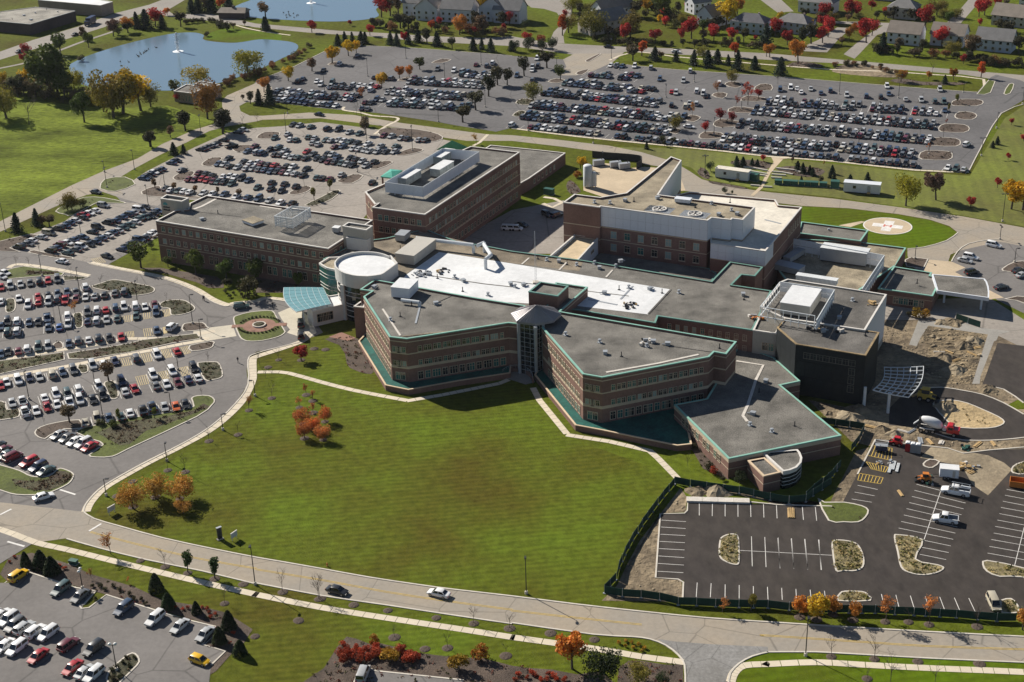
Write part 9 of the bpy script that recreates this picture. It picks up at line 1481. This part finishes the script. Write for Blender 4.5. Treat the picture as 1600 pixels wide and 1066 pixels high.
x, y = misc_['lift'][0]; root = tag(empty('scissor_lift', (x, y, .05), -.25), 'blue scissor lift on the yellow hatched bay', 'scissor lift'); MB().box(-1.3, 1.3, -.6, .6, .35, 1.2).build('base', 'green_metal', root); root.children[0].data.materials[0] = M('navy_paint')
MB().box(-1.4, 1.4, -.65, .65, 1.5, 1.6).build('platform', 'metal_grey', root)
for s_ in (-1, 1): MB().bar((-1, s_*.5, 1.2), (1, s_*.5, 1.5), .08).build('scissor_arm', 'metal_grey', root); MB().bar((-1.4, s_*.62, 2.5), (1.4, s_*.62, 2.5), .06).build('rail', 'steel_white', root)
for xx in (-1.4, 1.4):
    MB().bar((xx, -.62, 2.5), (xx, .62, 2.5), .06).build('rail', 'steel_white', root)
    for s_ in (-1, 1): MB().bar((xx, s_*.62, 1.6), (xx, s_*.62, 2.5), .06).build('rail_post', 'steel_white', root); link('wheel', wheel_big, root, (xx*.7, s_*.55, .3), 0, (.58,)*3)
def loader(x, y, rz, mt, lab, sc=1):
    root = tag(empty('skid_loader', (x, y, .03), rz, (sc,)*3), lab, 'loader'); MB().box(-1.3, .9, -.6, .6, .4, 1.3).build('body', mt, root); MB().box(-.7, .5, -.5, .5, 1.3, 2.0).build('cab', 'chassis', root); MB().box(-.75, .55, -.55, .55, 2.0, 2.1).build('canopy', mt, root)
    for s_ in (-1, 1): MB().bar((-1.1, s_*.7, 1.5), (1.6, s_*.7, .7), .16).build('lift_arm', mt, root)
    MB().add([(1.5, -.9, .15), (1.5, .9, .15), (1.5, .9, .85), (1.5, -.9, .85), (2.2, -.9, .1), (2.2, .9, .1)], [(0, 1, 2, 3), (0, 4, 5, 1), (0, 3, 4), (1, 5, 2)]).build('bucket', 'dark_steel', root)
    for xx in (-.85, .5):
        for s_ in (-1, 1): link('wheel', wheel_big, root, (xx, s_*.72, .42), 0, (.8,)*3)
x, y = misc_['skid'][0]; loader(x, y, 2.9, 'orange_paint', 'small orange loader left of the utility pickup')
x, y = misc_['skid2'][0]; loader(x, y, 2.6, 'red_paint', 'red loader left of the portable toilets')
x, y = misc_['excav'][0]; loader(x, y, -.4, 'yellow_mark', 'yellow loader under the steel canopy frame edge', 1.5)
def stack(x, y, rz, w_, l_, n, mt, lab, cat, name='lumber_stack'):
    root = tag(empty(name, (x, y, .03), rz), lab, cat)
    for i in range(n): MB().box(-l_/2+random.uniform(-.1, .1), l_/2, -w_/2+i*w_/n+.02, -w_/2+(i+1)*w_/n-.02, 0, .18+.1*(i % 2)).build('plank', mt, root)
(a, b) = [Vector(q) for q in misc_['lumber']]; d = b-a; stack(*((a+b)/2), math.atan2(d.y, d.x), .7, d.length, 3, 'wood', 'lone wooden plank sheet lying on the new asphalt', 'planks')
(a, b) = [Vector(q) for q in misc_['lumber2']]; d = b-a; stack(*((a+b)/2), math.atan2(d.y, d.x), 1.5, d.length, 7, 'wood', 'bundle of pale planks in a stall of the new lot', 'planks')
p4 = [Vector(q) for q in misc_['pipes']]
for i, q in enumerate(p4[:3]): d = p4[3]-p4[2]; root = tag(empty('pipe_bundle', (*q, .2), math.atan2(d.y, d.x)+.1), '%s white pipe bundle beside the yellow hatching' % ordn(i), 'pipes', 'pipe bundles'); [MB().tube((-2, k*.22-.2, .05), (2, k*.22-.2, .05), .1, n=8).build('pipe', 'steel_white', root) for k in range(3)]
c, rz, Ln = frame2('barrier'); root = tag(empty('dump_container', (*c, .03), rz), 'rusty orange open container at the right edge', 'container'); MB().box(-Ln/2, Ln/2, -1.2, -1.1, .2, 1.6).build('side', 'orange_paint', root); MB().box(-Ln/2, Ln/2, 1.1, 1.2, .2, 1.6).build('side', 'orange_paint', root); MB().box(-Ln/2, -Ln/2+.1, -1.1, 1.1, .2, 1.6).build('end', 'orange_paint', root); MB().box(Ln/2-.1, Ln/2, -1.1, 1.1, .2, 1.6).build('end', 'orange_paint', root); MB().box(-Ln/2, Ln/2, -1.1, 1.1, .1, .25).build('floor', 'dark_steel', root)
c, rz, Ln = frame2('whitewall'); root = tag(empty('barrier_wall', (*c, 0), rz), 'long low white barrier wall at the top of the new lot', 'barrier'); k = int(Ln/3)
for i in range(k): MB().box(-Ln/2+i*Ln/k+.03, -Ln/2+(i+1)*Ln/k-.03, -.9, .9, 0, .5).build('block', 'stone_white', root)
x, y = misc_['box_truck'][0]; a, b = [Vector(q) for q in misc_['box_truck'][1:3]]; d = b-a; root = tag(empty('box_truck', (x, y, .03), math.atan2(d.y, d.x)), 'dark blue box truck on the road by the warehouse', 'truck'); MB().box(-5.5, 2, -1.25, 1.25, .9, 3.8).build('cargo_box', 'navy_paint', root); MB().box(2.1, 4.2, -1.15, 1.15, .6, 2.7).build('cab', 'navy_paint', root); MB().box(4.19, 4.22, -1, 1, 1.7, 2.5).build('windscreen', 'car_glass', root)
for xx in (-4, -2.8, 3.1):
    for s_ in (-1, 1): link('wheel', wheel_big, root, (xx, s_*1.05, .5))
x, y = misc_['hydr'][0]; root = tag(empty('fire_hydrant', (x, y, 0)), 'small orange hydrant on the lawn edge by the road', 'hydrant'); MB().lathe([(.16, 0), (.16, .1), (.12, .12), (.12, .6), (.15, .62), (.1, .78), (0, .82)], 10).build('barrel', 'orange_paint', root); MB().tube((-.2, 0, .45), (.2, 0, .45), .06).build('nozzle', 'orange_paint', root)
# pond pavilion
p4 = [Vector(q) for q in PAV_]; c = sum(p4, Vector((0, 0)))/4; d = p4[1]-p4[0]; rz = math.atan2(d.y, d.x); L_2 = d.length/2; root = tag(empty('park_pavilion', (*c, 0), rz), 'long grey roofed park pavilion between the ponds', 'pavilion'); W2 = 4.5
mb = MB().add([(-L_2, -W2, 3.2), (L_2, -W2, 3.2), (L_2-1, 0, 5.2), (-L_2+1, 0, 5.2), (-L_2, W2, 3.2), (L_2, W2, 3.2)], [(0, 1, 2, 3), (3, 2, 5, 4), (1, 5, 2), (4, 0, 3), (0, 4, 5, 1)]); mb.build('roof', 'shingle_brown', root); MB().box(-L_2+.8, L_2-.8, -W2+.8, W2-.8, 0, 3.2).build('wall', 'brick_dark', root); MB().box(-.6, .6, -.6, .6, 4.6, 6).build('chimney', 'brick_dark', root)
# terraced garden walls
for i, p in enumerate(TGW_):
    root = tag(empty('garden_wall', (*p[0], 0)), 'low pale stone terrace wall in the garden, %s one' % ordn(i), 'garden wall', 'terraced garden walls')
    for j in range(len(p)-1): a = Vector((*p[j], .25))-Vector((*p[0], 0)); b = Vector((*p[j+1], .25))-Vector((*p[0], 0)); MB().bar(a, b, .5, .5).build('stone_course', 'stone_white', root)
# piles of loose gear
for x, y, z, r, n, mt, lab in PILE_:
    root = tag(empty('gear_pile', (x, y, z), random.random()*3), lab, 'pile')
    for i in range(n):
        a = random.random()*6.28; q = r*random.random()**.6; s_ = random.uniform(.15, .55); l_ = s_*random.uniform(.8, 3); MB().box(-l_/2, l_/2, -s_/2, s_/2, 0, s_*random.uniform(.6, 1.4)).build('piece', mt if random.random() < .7 else random.choice(('metal_grey', 'wood', 'cop_white', 'black_metal')), root, (q*math.cos(a), q*math.sin(a)*.7, 0), random.random()*3)
# curved ramp wall in front of the atrium
p = PT(ARC_); root = tag(empty('ramp_wall', (*p[0], 0)), 'curved low brick ramp wall with metal rail before the atrium', 'wall')
for i in range(len(p)-1):
    a = Vector((*p[i], 0))-Vector((*p[0], 0)); b = Vector((*p[i+1], 0))-Vector((*p[0], 0)); MB().bar(a+Vector((0, 0, .55)), b+Vector((0, 0, .55)), .4, 1.1).build('wall_segment', 'brick', root); MB().bar(a+Vector((0, 0, 1.9)), b+Vector((0, 0, 1.9)), .08).build('rail', 'metal_grey', root); MB().bar(a+Vector((0, 0, 1.1)), a+Vector((0, 0, 1.9)), .06).build('rail_post', 'metal_grey', root)
# soil heaps, planks and pallets on the building site
for i, (x, y) in enumerate(DP_):
    n = 14; h_ = random.uniform(.7, 1.7); r = h_*random.uniform(1.6, 2.4); mb = MB(); rs = [1, .8, .55, .28, 0]; vs = []
    for j, k in enumerate(rs):
        for a in range(n): q = r*k*(1+.22*math.sin(a*1.7+i)+random.uniform(-.1, .1)); vs.append((q*math.cos(a*6.2832/n), q*math.sin(a*6.2832/n), h_*(1-k**1.3)*random.uniform(.85, 1.1)))
    mb.add(vs, [(j*n+a, j*n+(a+1) % n, (j+1)*n+(a+1) % n, (j+1)*n+a) for j in range(4) for a in range(n)]); tag(mb.build('soil_heap', 'dirt_tan' if i % 2 else 'dirt', None, (x, y, 0)), 'brown soil heap on the building site, %s from left' % ordn(sorted(DP_, key=lambda q: sx(*q)).index((x, y))), 'soil heap', 'soil heaps of the building site')
for i, (x, y) in enumerate(PLN_): stack(x, y, random.random()*3, random.uniform(.5, 1.2), random.uniform(1.8, 3.6), random.choice((2, 3, 4)), random.choice(('wood', 'wood', 'stone_white', 'metal_grey')), 'loose boards on the building site, %s from left' % ordn(sorted(PLN_, key=lambda q: sx(*q)).index((x, y))), 'boards')
# ------------------------------------------------------------------ thin autumn haze
hz = MB().box(-1600, 1600, -400, 2300, -1, 176).build('haze', 'grass'); hz.data.materials.clear(); hm_ = bpy.data.materials.new('haze_air'); hm_.use_nodes = True; hn = hm_.node_tree; hn.nodes.clear(); ho = hn.nodes.new('ShaderNodeOutputMaterial'); pv = hn.nodes.new('ShaderNodeVolumePrincipled'); pv.inputs['Color'].default_value = (.86, .91, 1, 1); pv.inputs['Density'].default_value = .00002; pv.inputs['Anisotropy'].default_value = .2; hn.links.new(pv.outputs[0], ho.inputs['Volume']); hz.data.materials.append(hm_); tag(hz, 'thin pale haze over the campus', kind='stuff')
